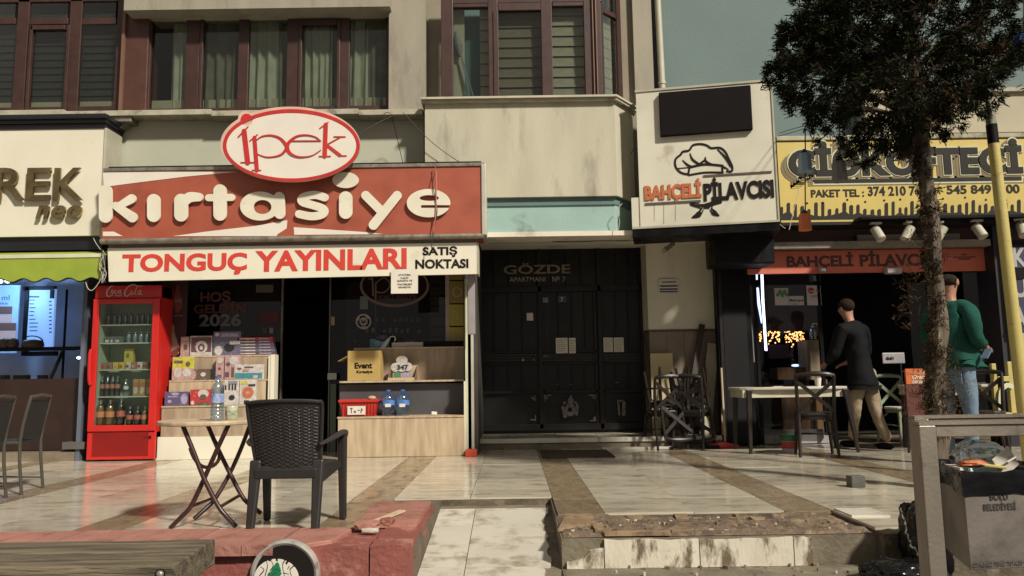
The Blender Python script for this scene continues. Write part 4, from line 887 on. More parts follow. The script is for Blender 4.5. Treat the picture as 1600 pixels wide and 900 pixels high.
# hands poster
YP = 9.70
hp = thing('cola_poster', 'dark red poster with a hand raising a bottle beside the fridge', 'poster', W(270, 600, YP))
x0, x1, z0, z1 = RC(250, 436, 291, 640, YP + .01); MB().box(x0, x1, YP, YP + .01, z0, z1).build('sheet', M('poster_maroon', (.035, .010, .010), .5, (.022, .008, .008), 4), hp)
hm = M('printed_hand', (.26, .15, .10), .6, (.18, .1, .07), 9); yy_ = YP - .001
glyph('hand_print', [([(257, 489)], (6, 7)), ([(259, 499)], (9, 7)), ([(262, 512)], (11, 9)), ([(262, 515), (256, 560)], [7, 4]), ([(266, 520), (276, 546)], [7, 5])], (0, 0, 1), 1.0, yy_, .004, hm, hp)
glyph('sleeve_print', [([(256, 520), (258, 545), (254, 590)], [5, 6, 4]), ([(262, 522), (273, 546)], [8, 9])], (0, 0, 1), 1.0, yy_ - .004, .003, M('printed_sleeve', (.33, .25, .18), .7), hp)
glyph('stripe_print', [([(262, 556), (280, 546)], 3), ([(260, 572), (276, 552)], 2), ([(257, 590), (262, 605)], 3)], (0, 0, 1), 1.0, yy_ - .008, .003, M('printed_stripe', (.16, .03, .025), .7), hp)
glyph('bottle_print', [([(278, 449), (278, 457)], 2.5), ([(278, 460), (278, 475)], [5, 7]), ([(278, 480), (277, 486)], [7, 3])], (0, 0, 1), .8, yy_, .003, M('printed_bottle', (.17, .03, .03), .5), hp)
ptxt('Coca-Cola', 273, 466, 284, 472, yy_ - .004, dw, hp, thick=.001); ptxt('cola cola', 272, 491.5, 285, 494, yy_ - .001, dw, hp, thick=.001)
for kk, (a, b, c, d, m) in enumerate(((400, 445, 427, 457, M('grey_sheet', (.10, .085, .08), .6)), (404, 487, 435, 505, M('maroon_print', (.09, .012, .014), .5)), (421, 512, 427, 521, dw), (410, 512, 418, 521, M('grey_sheet', (.10, .085, .08), .6)))):
    x0, x1, z0, z1 = RC(a, b, c, d, YW - .006); tag(MB().box(x0, x1, YW - .008, YW - .004, z0, z1).build('window_sticker', m), ('dim grey sheet at the top right of the left shop window', 'dark red sticker at the right of the left shop window', 'small pale sticker below the dark red window sticker', 'small dim sticker left of the small pale window sticker')[kk], 'sticker')
# ipek decal on right window
di = thing('oval_window_decal', 'faded oval window decal reading ipek kırtasiye behind the paper notice', 'window decal', W(617, 480, YW))
do = M('faded_decal', (.16, .11, .10), .6)
glyph('oval_rim', [([(616.5, 447)], (54, 33))], (0, 0, 1), 1.5, YW - .004, .002, do, di, cut=[([(616.5, 446)], (50.5, 29.5))])
glyph('oval_fill', [([(616.5, 446)], (50, 29))], (0, 0, 1), 2.5, YW + .03, .002, M('decal_maroon', (.045, .012, .013), .5), di)
glyph('letter', [([(577, 436), (582, 434), (583, 462)], 1.2), ([(587, 442), (587, 468)], 1.2), ([(588, 442), (600, 434), (610, 445), (600, 457), (588, 456)], .9, 4)], (0, 0, 1), .7, YW - .005, .002, do, di)
ptxt('KIRTASİYE', 592, 459, 651, 467, YW - .005, M('faded_red_decal', (.12, .035, .035), .6), di, thick=.002)
rs = thing('round_sticker', 'round black and white sticker on the shop window', 'sticker', W(568, 502, YW - .01))
glyph('disc', [([(568, 502.5)], 12)], (0, 0, 1), .8, YW - .004, .003, M('sticker_grey', (.38, .35, .33), .6), rs)
glyph('print', [([(568, 502.5)], 9.6)], (0, 0, 1), .5, YW - .008, .001, black_ink, rs, cut=[([(568, 502.5)], 6.4), ([(559, 500), (561, 497)], 1.2), ([(572, 494), (575, 497)], 1.2), ([(565, 511), (572, 511)], 1)])
glyph('logo', [([(565, 500), (568, 505), (571, 500)], .9), ([(564, 504), (572, 503)], .7)], (0, 0, 1), .4, YW - .008, .001, black_ink, rs)
x0, x1, z0, z1 = RC(562.5, 463, 575, 483, YW - .01); tag(MB().box(x0, x1, YW - .01, YW - .006, z0, z1).build('grey_card', M('silver_card', (.12, .14, .15), .4)), 'small silver grey card above the round sticker', 'card')
x0, x1, z0, z1 = RC(512, 583, 526, 593, YW - .09); tag(MB().box(x0, x1, YW - .1, YW - .08, z0, z1).build('door_lock_plate', M('lock_white', (.4, .4, .4), .4)), 'small white lock plate on the glass door edge', 'lock plate')
x0, x1, z0, z1 = RC(517, 495, 523, 508, YW - .03); tag(MB().box(x0, x1, YW - .03, YW - .02, z0, z1).build('door_sticker', M('tan_sticker', (.30, .22, .16), .6)), 'small tan sticker on the glass door', 'sticker')
# shelf grid with goods
gw = thing('goods_rack', 'dark wire rack with small goods behind the shop window', 'display rack', W(610, 545, 10.9))
for a in range(552, 662, 9): MB().pb(a, 490, a + 1, 548, 10.85, 10.86).build('wire', wire_m, gw)
for b in (503, 520, 536, 548): MB().pb(550, b, 662, b + 1.2, 10.84, 10.9).build('shelf', black_p, gw)
ORD = 'first second third fourth fifth sixth seventh eighth ninth tenth eleventh twelfth thirteenth'.split()
gi = [M('goods_grey', (.30, .29, .28), .5), M('goods_pale', (.55, .53, .5), .5), M('goods_green', (.12, .14, .07), .5)]
mb_ = {}
for row, (b, hh, xs) in enumerate(((503, 9, range(588, 660, 9)), (520, 8, range(572, 660, 9)), (536, 9, range(553, 662, 9)))):
    for k, a in enumerate(xs):
        if random.random() < .8:
            a2 = a + random.uniform(4.5, 7); x0, x1, z0, z1 = RC(a, b - hh * random.uniform(.5, 1), a2, b, 10.83)
            o = MB().lathe([((x1 - x0) / 2, 0), ((x1 - x0) / 2, (z1 - z0) * .8), ((x1 - x0) * .3, z1 - z0)], ((x0 + x1) / 2, 10.8, z0), 8).build('small_jar', gi[(k * 3 + row) % 3], smooth=True)
            tag(o, 'small pale jar, %s in the %s row of the rack behind the window' % (ORD[k], ('top', 'middle', 'bottom')[row]), 'jar', 'small goods on the rack behind the window')
# yellow letter tiles
yt = thing('yellow_letter_column', 'vertical column of yellow tiles with white letters O T O', 'sign', W(714, 535, YW - .1))
ym = M('yellow_tile', (.40, .34, .03), .4, (.36, .30, .025), 3); ymd = M('ochre_tile', (.27, .20, .05), .4, (.24, .18, .04), 3)
for k, (a, b, s) in enumerate(((424, 437, None), (439, 473.5, 'O'), (475.5, 509, 'T'), (511, 536, 'O'))):
    x0, x1, z0, z1 = RC(702, a, 727, b, YW - .1); tt = MB().box(x0, x1, YW - .1, YW - .06, z0, z1).build('letter_tile', ymd if k < 2 else ym, yt, bevel=.003)
    if s:
        h = 8.5; m_ = (a + b) / 2 + (3 if k == 3 else 0); txt(s, RC(706.5, m_ - h, 722.5, m_ + h, YW - .1), YW - .102, M('tile_letter', (.42, .36, .2) if k == 1 else (.55, .5, .3), .5), tt, bold=.01, thick=.003)
# right-hand end frame of shop
ef = thing('shop_end_frame', 'aluminium end frame at the right side of the stationery shop', 'frame', W(737, 700, 9.3))
for a, c, y, m in ((727, 731, 9.45, cream_p), (731.5, 735.5, 9.5, M('dark_grey_metal', (.07, .06, .055), .4)), (736, 740, 9.42, M('pale_aluminium', (.5, .48, .4), .4))):
    x0, x1, z0, z1 = RC(a, 436, c, 704, y); MB().box(x0, x1, y, y + .35, 0.0, z1).build('upright', m, ef)
x0, x1, z0, z1 = RC(731, 428, 742, 522, 9.2); MB().box(x0, x1, 9.2, 9.3, z0, z1).build('bent_panel', M('lilac_grey_panel', (.28, .25, .26), .5), ef, bevel=.004)
x0, x1, z0, z1 = RC(727, 688, 745, 699, 9.3); tag(MB().box(x0, x1, 9.25, 9.4, 0, z1 - z0).build('door_wedge', flat('orange_red_plastic', (.45, .05, .015)), bevel=.01), 'small orange red plastic box on the floor at the shop corner', 'box')
# ---- display steps, left
dl = thing('display_steps', 'stepped oak laminate display with white base in front of the left shop window', 'display stand', W(330, 720, 9.4))
x0, x1, z0, z1 = RC(240, 682, 397, 722, 9.4); MB().box(x0, x1, 9.4, 9.75, 0.003, z1).build('base', white_p, dl)
MB().box(x1 + .002, x1 + .12, 9.44, 9.75, .003, z1).build('base_end', white_p, dl)
zA, zB, zC = Z(636, 9.42, 330), Z(596, 9.53, 330), Z(558, 9.64, 330); zb_ = z1
xA0, xA1 = X(252, 9.42, 640), X(400, 9.42, 640)
MB().box(xA0, xA1, 9.43, 9.45, zb_ + .002, zA).build('riser', wood_dk, dl); MB().box(xA0, xA1, 9.42, 9.53, zA + .001, zA + .02).build('tread', wood_l, dl)
xB0, xB1 = X(264, 9.53, 600), X(415, 9.53, 600); MB().box(xB0, xB1, 9.535, 9.55, zA + .021, zB).build('riser', wood_l, dl); MB().box(xB0, xB1, 9.53, 9.64, zB + .001, zB + .02).build('tread', wood_l, dl)
xC0, xC1 = X(280, 9.64, 560), X(424, 9.64, 560); MB().box(xC0, xC1, 9.645, 9.66, zB + .021, zC).build('riser', wood_dk, dl); MB().box(xC0, xC1, 9.64, 9.75, zC + .001, zC + .02).build('tread', wood_l, dl)
MB().box(xC1 + .004, xC1 + .055, 9.60, 9.75, zb_, zC + .02).build('end_panel', white_p, dl); MB().box(xB1 + .004, xC1, 9.61, 9.635, zb_, zC).build('end_fill', white_p, dl)
MB().box(xA0, xA0 + .02, 9.455, 9.75, zb_, zA - .002).build('left_panel', wood_l, dl)
def prod(label, a, b, c, d, Y, dep, m, prints=(), name='boxed_item', cat='box', base=None, group=None, rz=0):
    x0, x1, z0, z1 = RC(a, b, c, d, Y)
    if base is not None: z1 += base - z0; z0 = base
    o = tag(MB().box(x0, x1, Y, Y + dep, z0, z1).build(name, m, bevel=.003), label, cat, group)
    for k, (kd, u0, v0, u1, v1, pm) in enumerate(prints):
        xa, xb, za, zb2 = x0 + (x1 - x0) * u0, x0 + (x1 - x0) * u1, z0 + (z1 - z0) * v0, z0 + (z1 - z0) * v1
        y = Y - .0015 * (k + 1)
        if kd == 'r': MB().box(xa, xb, y, Y + .001, za, zb2).build('print_patch', pm, o)
        elif kd == 'e':
            n = 18; MB().prism([((xa + xb) / 2 + (xb - xa) / 2 * math.cos(t * 2 * math.pi / n), (za + zb2) / 2 + (zb2 - za) / 2 * math.sin(t * 2 * math.pi / n)) for t in range(n)], y, Y + .001).build('print_patch', pm, o)
        else: txt(kd, (xa, xb, za, zb2), y, pm, o, bold=.015, thick=.001)
    if rz: o.rotation_euler = (0, 0, rz)
    return o
f = flat
pw = f('pk_white', (.55, .50, .46)); pp_ = f('pk_pink', (.45, .28, .26)); pv = f('pk_violet', (.10, .075, .17)); pr = f('pk_red', (.45, .03, .03)); py_ = f('pk_yellow', (.50, .45, .05)); pb_ = f('pk_brown', (.12, .075, .05)); pt = f('pk_teal', (.05, .23, .27)); pk = f('pk_black', (.02, .02, .022)); plum = f('pk_plum', (.12, .05, .07)); pl_ = f('pk_lilac', (.35, .30, .42)); po_ = f('pk_orange', (.50, .13, .04)); pg = f('pk_green', (.08, .22, .09))
tA, tB, tC = zA + .021, zB + .021, zC + .021
prod('narrow pinkish white box, leftmost on the top shelf of the display', 282, 528, 295, 558, 9.65, .08, pp_, [('e', .35, .3, .85, .62, pb_), ('r', .1, .8, .9, .9, pw)], base=tC)
prod('plum box with a white paw shaped print on the top display shelf', 297, 527, 331, 558, 9.65, .08, pw, [('r', .05, .18, .97, .93, plum), ('e', .25, .12, .8, .75, pw), ('e', .36, .2, .68, .6, plum), ('e', .45, .28, .6, .5, pw), ('r', .3, .93, .9, .98, pp_)], base=tC)
prod('tall violet blue box with white swoosh on the top display shelf', 333, 521, 376, 558, 9.65, .08, f('pk_slate', (.13, .12, .20)), [('e', .05, .0, .35, .4, pw), ('e', .4, .15, .78, .5, pk), ('r', .3, .78, .9, .92, pl_), ('e', .06, .8, .22, .95, pw), ('r', .6, .45, .98, .6, pw)], base=tC)
for k in range(6):
    prod('flat game box in the dark stack, number %s from its bottom, top display shelf' % ('one two three four five six'.split()[k]), 368 + k * .6, 553 - k * 4, 430 - k * .8, 557.5 - k * 4, 9.66 - .002 * k, .08, (plum, f('pk_slate', (.13, .12, .20)), pb_, pv, plum, pr)[k], [('r', .05, .3, .5, .7, pw), ('r', .6, .3, .9, .7, pl_)], name='flat_box', base=tC + k * .037, group='stack of flat boxes on the top shelf')
prod('yellow and pink children book standing on the middle display shelf', 269, 560, 302, 596, 9.54, .03, py_, [('r', 0, 0, 1, .5, pp_), ('e', .1, .1, .45, .55, pw), ('e', .5, .15, .9, .5, pw), ('r', .1, .75, .5, .85, pb_), ('e', .65, .6, .85, .8, pb_)], name='book', cat='book', base=tB)
prod('brown and cream pack lying on the middle display shelf', 291, 577, 336, 594, 9.545, .05, pb_, [('e', .08, .0, .35, .9, pp_), ('e', .5, .3, .68, .7, pw), ('r', .85, 0, 1, 1, pk)], base=tB)
prod('tall narrow pink white box behind the water bottle, middle shelf', 337, 557, 349, 594, 9.545, .05, pp_, [('r', .2, .1, .8, .2, pb_), ('e', .3, .4, .7, .52, plum), ('r', .2, .7, .8, .9, pw)], base=tB)
prod('wide pink white box behind the teal box, middle shelf', 351, 556, 375, 594, 9.550, .05, pp_, [('e', .3, .6, .9, .95, pw), ('r', .05, .1, .3, .3, plum), ('r', .45, .1, .6, .5, pb_), ('e', .1, .55, .35, .7, plum)], base=tB)
prod('white box with teal band leaning on the middle display shelf', 366, 569, 412, 592, 9.54, .03, pw, [('r', .02, .05, .95, .42, pt), ('r', .65, .05, .8, .25, pw), ('e', .1, .65, .25, .8, pb_), ('r', .35, .78, .65, .86, plum), ('r', .3, .55, .5, .7, pp_)], base=tB)
prod('violet pack with a lilac disc, leftmost on the lower display shelf', 257, 614, 293, 636, 9.43, .07, pv, [('e', .7, .1, 1.0, .85, pl_), ('r', .15, .2, .3, .42, pl_), ('r', .15, .6, .6, .68, pl_), ('e', .3, .72, .62, .95, pl_)], base=tA)
prod('red pack with a white figure print on the lower display shelf', 297, 610, 331, 635, 9.43, .07, pr, [('e', .35, .45, .85, 1.0, pw), ('e', .45, .35, .75, .7, pb_), ('r', .3, .0, .9, .2, pb_), ('e', .05, .05, .2, .3, pw)], base=tA)
prod('white pack with black window slots on the lower display shelf', 350, 592, 373, 631, 9.43, .06, pw, [('r', .05, .6, .15, .8, pk), ('r', .3, .6, .4, .82, pk), ('r', .52, .6, .62, .82, pk), ('r', .72, .6, .82, .84, pk), ('e', .35, .2, .75, .4, pk), ('r', .3, .85, .9, .97, f('pk_grey', (.25, .24, .26)))], base=tA)
prod('cream card box with a red disc print on the lower display shelf', 374, 593, 400, 632, 9.43, .05, pw, [('r', .05, .8, .5, .93, py_), ('e', .15, .25, .85, .72, po_), ('e', .38, .4, .62, .56, pp_), ('r', .3, .03, .6, .18, pk), ('r', .55, .75, .95, .82, pk)], base=tA)
# ---- counter right
cr_ = thing('shop_counter', 'oak laminate counter with dark shelf recess at the right of the shop', 'counter', W(626, 710, 9.38))
x0, x1, z0, z1 = RC(528, 653, 725, 710, 9.38); zc1_ = z1
MB().box(x0, x1, 9.38, 9.72, .004, z1).build('front_panel', wood_l, cr_); MB().box(x0 - .01, x1, 9.37, 9.75, z1 + .001, z1 + .022).build('lower_top', wood_l, cr_)
MB().box(X(535, 9.74), x1, 9.72, 9.76, z1 + .024, Z(600, 9.74, 626)).build('recess_back', slate, cr_)
zc2_ = Z(597, 9.62, 626); MB().box(X(534, 9.62), x1 + .005, 9.62, 10.0, zc2_, zc2_ + .022).build('middle_top', wood_l, cr_)
x0b = X(590, 9.98, 570) - .3; zc3_ = Z(545, 9.95, 640); MB().box(x0b, x1 + .04, 9.95, 9.99, zc2_ + .024, zc3_).build('upper_panel', wood_dk, cr_); MB().box(x0b, x1 + .04, 9.94, 10.2, zc3_ + .001, zc3_ + .02).build('upper_top', wood_l, cr_)
MB().box(x1 + .001, x1 + .022, 9.4, 9.76, .004, zc2_).build('end_panel', white_p, cr_); MB().box(x1 + .024, x1 + .044, 9.7, 10.0, .004, zc3_ ).build('end_panel', white_p, cr_)
x0, x1q, z0, z1 = RC(661, 535, 725, 546, 9.96); MB().box(x0, x1q, 10.0, 10.15, zc3_ + .021, z1 + .02).build('black_upstand', black_p, cr_)
bc = prod('cardboard box printed with the words Event Kırtasiye on the counter', 543, 551, 594, 598, 9.64, .25, card, [], base=zc2_ + .023, name='cardboard_box', cat='box')
ptxt('Event', 554, 566.5, 581.5, 576, 9.639, black_ink, bc, bold=.04, thick=.002); ptxt('Kırtasiye', 557, 578.5, 582, 584.5, 9.639, black_ink, bc, bold=.04, thick=.002)
x0, x1q, z0, z1 = RC(543, 551, 594, 598, 9.64)
MB().obox((x0 - .06, 9.75, z1 - .07), (.14, .2, .006), (0, R(-28), 0)).build('flap', card, bc)
dp = thing('counter_display_tray', 'small cardboard display tray with a star shaped header on the counter', 'display tray', W(631, 597, 9.66))
zq = zc2_ + .023; x0, x1q, _, _ = RC(606, 571, 650, 597, 9.64); hdr = Z(571, 9.8, 630); fz = Z(590, 9.64, 630)
cream_c = M('cream_card', (.48, .36, .24), .8)
MB().box(x0, x1q - .02, 9.64, 9.648, zq, fz).build('front', cream_c, dp); MB().box(x0 + .03, x1q, 9.84, 9.848, zq, hdr).build('back', cream_c, dp)
for xx in (x0 + .002, x1q - .012): MB().add([(xx, 9.649, zq), (xx, 9.839, zq), (xx, 9.839, hdr), (xx, 9.649, fz), (xx + .008, 9.649, zq), (xx + .008, 9.839, zq), (xx + .008, 9.839, hdr), (xx + .008, 9.649, fz)], [(0, 1, 2, 3), (7, 6, 5, 4), (3, 2, 6, 7), (0, 3, 7, 4)]).build('side', M('brown_card', (.2, .11, .06), .8), dp)
glyph('header', [([(628, 563)], (9, 7)), ([(618, 574)], (7, 7)), ([(637, 573)], (7, 7)), ([(628, 572)], (9, 9))], (0, 0, 1), .9, 9.83, .004, pw, dp); ptxt('347', 620, 570, 638, 578, 9.825, pk, dp, bold=.05, thick=.001)
for a, c, m in ((615, 625, pg), (628, 640, pl_)): MB().pb(a, 582, c, 591, 9.7, 9.76).build('packet', m, dp)
# basket
bs_ = thing('red_basket', 'red plastic basket with a handwritten paper label on the lower counter', 'basket', W(557, 653, 9.42))
x0, x1q, z0, z1 = RC(531, 624, 588, 653, 9.40); zq = zc1_ + .023; hh = z1 - z0; tb_ = .025
def basket_wall(xa, xb, ya, yb): pass
MB().add([(x0 + tb_, 9.42, zq), (x1q - tb_, 9.42, zq), (x1q - tb_, 9.66, zq), (x0 + tb_, 9.66, zq), (x0, 9.40, zq + hh - .03), (x1q, 9.40, zq + hh - .03), (x1q, 9.70, zq + hh - .03), (x0, 9.70, zq + hh - .03)],
         [(0, 1, 2, 3), (0, 1, 5, 4), (1, 2, 6, 5), (2, 3, 7, 6), (3, 0, 4, 7)]).build('body', red_pl, bs_)
mb = MB(); e = .018
mb.box(x0 - e, x1q + e, 9.38, 9.40, zq + hh - .05, zq + hh - .02).box(x0 - e, x1q + e, 9.70, 9.72, zq + hh - .05, zq + hh - .02).box(x0 - e, x0, 9.40, 9.70, zq + hh - .05, zq + hh - .02).box(x1q, x1q + e, 9.40, 9.70, zq + hh - .05, zq + hh - .02)
mb.build('rim', red_pl, bs_, bevel=.004)
mb = MB()
for k in range(11):
    xx = x0 + .03 + (x1q - x0 - .06) * k / 10; mb.box(xx - .004, xx + .004, 9.398, 9.412, zq + .02, zq + hh - .05)
mb.build('ribs', M('dark_red_plastic', (.25, .015, .01), .4), bs_)
x0, x1q, z0, z1 = RC(543, 634.5, 571, 648, 9.39); MB().box(x0, x1q, 9.388, 9.392, z0, z1).build('paper_label', paper, bs_)
glyph('handwriting', [([(549, 638), (549, 645)], .6), ([(547, 638), (551, 638)], .5), ([(553, 642), (556, 645)], .5), ([(556, 642), (553, 645)], .5), ([(559, 641), (562, 641)], .5), ([(565, 638), (564, 645)], .6), ([(564, 642), (567, 640)], .5)], (0, 0, 1), .45, 9.386, .001, pk, bs_)
tag(MB().ell(W(581, 622, 9.5), (.055, .05, .03), 12, 8).build('onion', f('pk_peach', (.5, .33, .2)), smooth=True), 'round peach coloured item on top of the red basket', 'onion')
def bottle_parts(root, cx, cy, z, h, r, ribs=True, label=None, fill=None, cap=None, body=None, seg=14):
    prof = [(r * .6, 0), (r * .95, .01 * h), (r, .04 * h)]
    if ribs:
        for i in range(6): t = .06 + i * .085; prof += [(r, t * h), (r * .90, (t + .03) * h), (r, (t + .06) * h)]
    prof += [(r, .62 * h), (r * .95, .72 * h), (r * .6, .84 * h), (r * .3, .91 * h), (r * .28, .95 * h)]
    MB().lathe(prof, (cx, cy, z), seg).build('body', body or water_m, root, smooth=True)
    if fill: MB().lathe([(r * .9, .01 * h), (r * .93, .05 * h), (r * .93, .62 * h), (r * .7, .78 * h)], (cx, cy, z), seg).build('drink', fill, root, smooth=True)
    MB().lathe([(r * .36, .95 * h), (r * .36, h)], (cx, cy, z), seg).build('cap', cap or f('cap_blue', (.05, .12, .35)), root)
    if label: MB().lathe([(r * 1.02, .40 * h), (r * 1.02, .60 * h)], (cx, cy, z), seg).build('label_band', label, root, smooth=True)
lab_b = M('blue_label', (.04, .13, .38), .4, (.12, .25, .5), 30)
for i, a in enumerate((606.5, 629)):
    p = W(a, 652, 9.5); t = thing('water_jug', ('large clear water bottle with blue label beside the red basket', 'large clear water bottle with blue label, right of its twin on the counter')[i], 'water bottle', (p.x, p.y, zc1_ + .023))
    hgt = Z(609, 9.5, 610) - zc1_ - .023; bottle_parts(t, p.x, p.y, zc1_ + .023, hgt, .082, label=lab_b)
    MB().pb(a - 5, 631, a + 4, 636, 9.405, 9.41).build('white_patch', paper, t)
tag(MB().obox(W(678, 647, 9.5) + Vector((0, 0, .01)), (.07, .05, .04), (0, .1, .3)).build('crumpled_paper', paper, bevel=.008), 'crumpled piece of white paper on the lower counter', 'paper')
# items on top
it = thing('umbrella', 'pale folded umbrella with hooked handle lying on the counter', 'umbrella', W(605, 545, 9.98))
MB().tube([W(594, 548, 9.97), W(600, 540, 9.97), W(608, 529, 9.97)], [.022, .035, .02], 8).build('canopy', M('umbrella_cloth', (.42, .48, .47), .5, (.3, .4, .42), 20), it, smooth=True)
MB().tube([W(a, b, 9.97) for a, b in ((607, 531), (611, 526), (616, 526), (618, 530), (616, 533))], .008, 6, sm=4).build('handle', paper, it, smooth=True)
prod('teal printed box under the dark bag behind the umbrella', 578, 535, 608, 549, 10.02, .1, pt, [('e', .2, .2, .6, .8, f('pk_sky', (.2, .4, .45))), ('e', .6, .1, .9, .7, pw)], base=zc3_ + .021)
tag(crumple(W(597, 527, 10.05), (.10, .06, .055), 11, .12, 3, 2.2).build('dark_bag', M('navy_bag', (.03, .03, .07), .4, (.06, .06, .10), 20), smooth=True), 'dark navy bag lying on the teal box on the counter', 'bag')
prod('low white tray on the upper counter right of the umbrella', 612, 540, 661, 548, 10.0, .12, M('white_tray', (.5, .45, .38), .5), base=zc3_ + .021, name='white_tray', cat='tray')
prod('small pale green box standing in the white tray', 634, 534, 648, 541, 10.02, .06, M('pale_green_box', (.30, .32, .2), .5), name='small_box')
# ================================================================== FRIDGE
fg = thing('drinks_fridge', 'tall red glass fronted drinks fridge between the two shops', 'fridge', W(193, 722, 9.35))
YF = 9.35
xa, xb = X(141.5, YF, 600), X(246.5, YF, 600); zt_ = Z(447, YF, 195); zd0, zd1 = Z(672, YF, 195), Z(467, YF, 195)
MB().box(xa, xa + .03, YF + .02, YF + .33, .03, zt_).box(xb - .03, xb, YF + .02, YF + .33, .03, zt_).box(xa + .03, xb - .03, YF + .31, YF + .33, .03, zt_).box(xa + .03, xb - .03, YF + .02, YF + .31, zt_ - .05, zt_).build('cabinet', fridge_red, fg)
MB().box(xa, xb, YF, YF + .32, zd1 + .003, zt_ + .01).build('header', fridge_red, fg, bevel=.01)
MB().box(xa - .005, xb + .0, YF - .01, YF + .33, 0.02, zd0 - .02).build('base_panel', fridge_red, fg, bevel=.006)
mb = MB()
for k in range(34): zz = .06 + k * .0088; mb.box(xa + .06, xb - .08, YF - .014, YF - .0095, zz, zz + .0045)
mb.build('base_grille', M('fridge_red_dark', (.30, .010, .008), .4), fg); MB().pb(224, 681, 236, 686, YF - .013, YF - .008).build('lock', black_ink, fg)
mb = MB(); d0 = .072
mb.box(xa, xa + .075, YF - .03, YF - .002, zd0 - .012, zd1).box(xb - .085, xb, YF - .03, YF - .002, zd0 - .012, zd1).box(xa + .075, xb - .085, YF - .03, YF - .002, zd1 - .06, zd1).box(xa + .075, xb - .085, YF - .03, YF - .002, zd0 - .012, zd0 + .06)
mb.build('door_frame', fridge_red, fg, bevel=.006)
MB().box(xa + .075, xb - .085, YF - .016, YF - .010, zd0 + .06, zd1 - .06).build('door_glass', GL('fridge_glass', (.92, .95, .92), .045), fg)
MB().tube([W(143, 546, YF - .05), W(140.5, 556, YF - .06), W(139.5, 590, YF - .06), W(141, 601, YF - .05)], .022, 8, sm=3).build('handle', fridge_red, fg, smooth=True)
MB().box(xa + .031, xa + .06, YF + .0, YF + .30, zd0, zd1).box(xb - .06, xb - .031, YF, YF + .30, zd0, zd1).box(xa + .06, xb - .06, YF + .55, YF + .305, zd0, zd1).box(xa + .06, xb - .06, YF + .03, YF + .285, zd0 - .01, zd0 + .015).build('lining', fridge_in, fg)
shz = [Z(b, YF + .08, 195) for b in (507, 535.5, 577, 619)]
for z in shz: MB().box(xa + .061, xb - .061, YF + .06, YF + .28, z - .014, z).build('shelf', M('white_wire_shelf', (.45, .5, .42), .5), fg)
shz.append(zd0 + .016)
TC = (130, 430, 5.625)
glyph('lettering', [([(262, 97), (248, 98), (225, 118), (208, 150), (212, 180), (232, 185), (262, 172)], [4, 4, 5, 6, 6, 4, 3], 4), ([(256, 130), (246, 146), (252, 162), (266, 150), (262, 132), (254, 132)], 3, 4), ([(292, 132), (280, 140), (278, 158), (292, 158)], 3.2, 4), ([(325, 132), (308, 140), (308, 158), (322, 155), (330, 130), (328, 156), (340, 160)], 3, 4),
    ([(285, 178), (310, 182), (335, 178)], 4, 3), ([(452, 88), (430, 85), (392, 105), (368, 145), (368, 175), (388, 184), (415, 160)], [3, 4, 5, 6, 6, 5, 3], 4), ([(398, 98), (440, 82), (480, 95), (520, 95)], [3, 4, 4, 3], 4), ([(425, 138), (415, 155), (425, 172), (440, 158), (432, 140)], 3.2, 4), ([(478, 92), (462, 130), (455, 165), (468, 168)], 3.2, 4), ([(500, 135), (484, 145), (486, 168), (500, 162), (510, 135), (506, 165), (518, 170)], 3.2, 4)], TC, 2.4, YF - .002, .004, M('faded_white_script', (.60, .38, .34), .5), fg)
MB().tube([W(152, 610, YF - .02), W(170, 596, YF - .02), W(192, 584, YF - .02)], .003, 5).build('door_seal_wire', paper, fg) if False else None
BT = {}
def bottle(kind, label, group, a, sh_i, dy=.12, h=.26, r=.036, fill=None, lab=None, cap=None, body=None, nm='bottle'):
    p = W(a, 600, YF + dy); z = shz[sh_i] + .002
    if kind not in BT:
        t = thing(nm, label, 'bottle', (0, 0, 0), group=group, local=True); bottle_parts(t, 0, 0, 0, h, r, False, lab, fill, cap, body, 10); BT[kind] = t; t.location = (p.x, YF + dy, z); return t
    t = dup(BT[kind], label, (p.x, YF + dy, z)); t['group'] = group; return t
orange_d = M('orange_drink', (.50, .19, .035), .3); cola_d = M('cola_drink', (.018, .008, .006), .2); labr = M('red_label', (.42, .04, .03), .45, (.5, .2, .15), 40); labo = M('orange_label', (.55, .30, .2), .45, (.6, .2, .08), 40); capk = f('cap_grey', (.18, .17, .16)); grp = 'bottles in the drinks fridge'
for i, a in enumerate((159, 174)): bottle('or', ('large orange drink bottle, far left on the bottom fridge shelf', 'large orange drink bottle, second on the bottom fridge shelf')[i], grp, a, 4, .08, .34, .052, orange_d, labo, capk)
bottle('co', 'large cola bottle with red label on the bottom fridge shelf', grp, 191, 4, .08, .35, .050, cola_d, labr, capk)
for i, a in enumerate((205, 217)): bottle('cs', 'small cola bottle with red label on the bottom fridge shelf, %s of the two' % ('left', 'right')[i], grp, a, 4, .08, .26, .042, cola_d, labr, capk)
bottle('os', 'small orange drink bottle at the right of the bottom fridge shelf', grp, 228, 4, .08, .26, .036, orange_d, labo, capk)
for i, a in enumerate((152, 160, 168, 176, 184)): bottle('dk', 'dark drink bottle in the fourth fridge row, %s from the left' % ORD[i], grp, a, 3, .12, .24, .032, cola_d, f('lab_peach', (.30, .14, .10)), capk)
bottle('cl', 'clear bottle with pale label in the fourth fridge row', grp, 197, 3, .1, .2, .03, None, f('lab_pale', (.5, .5, .52)), f('lab_pale', (.5, .5, .52)))
for i, a in enumerate((212, 222, 232)):
    prod('red and yellow snack pack in the fourth fridge row, %s of three' % ORD[i], a - 4.5, 592, a + 4.5, 618, YF + .12, .08, f('snack_yellow', (.35, .24, .08)), [('r', 0, .55, 1, .8, f('lab_peach', (.30, .14, .10))), ('e', .2, .1, .8, .5, pw)], base=shz[3] + .002, name='snack_pack', cat='snack pack', group='snack packs in the fridge')
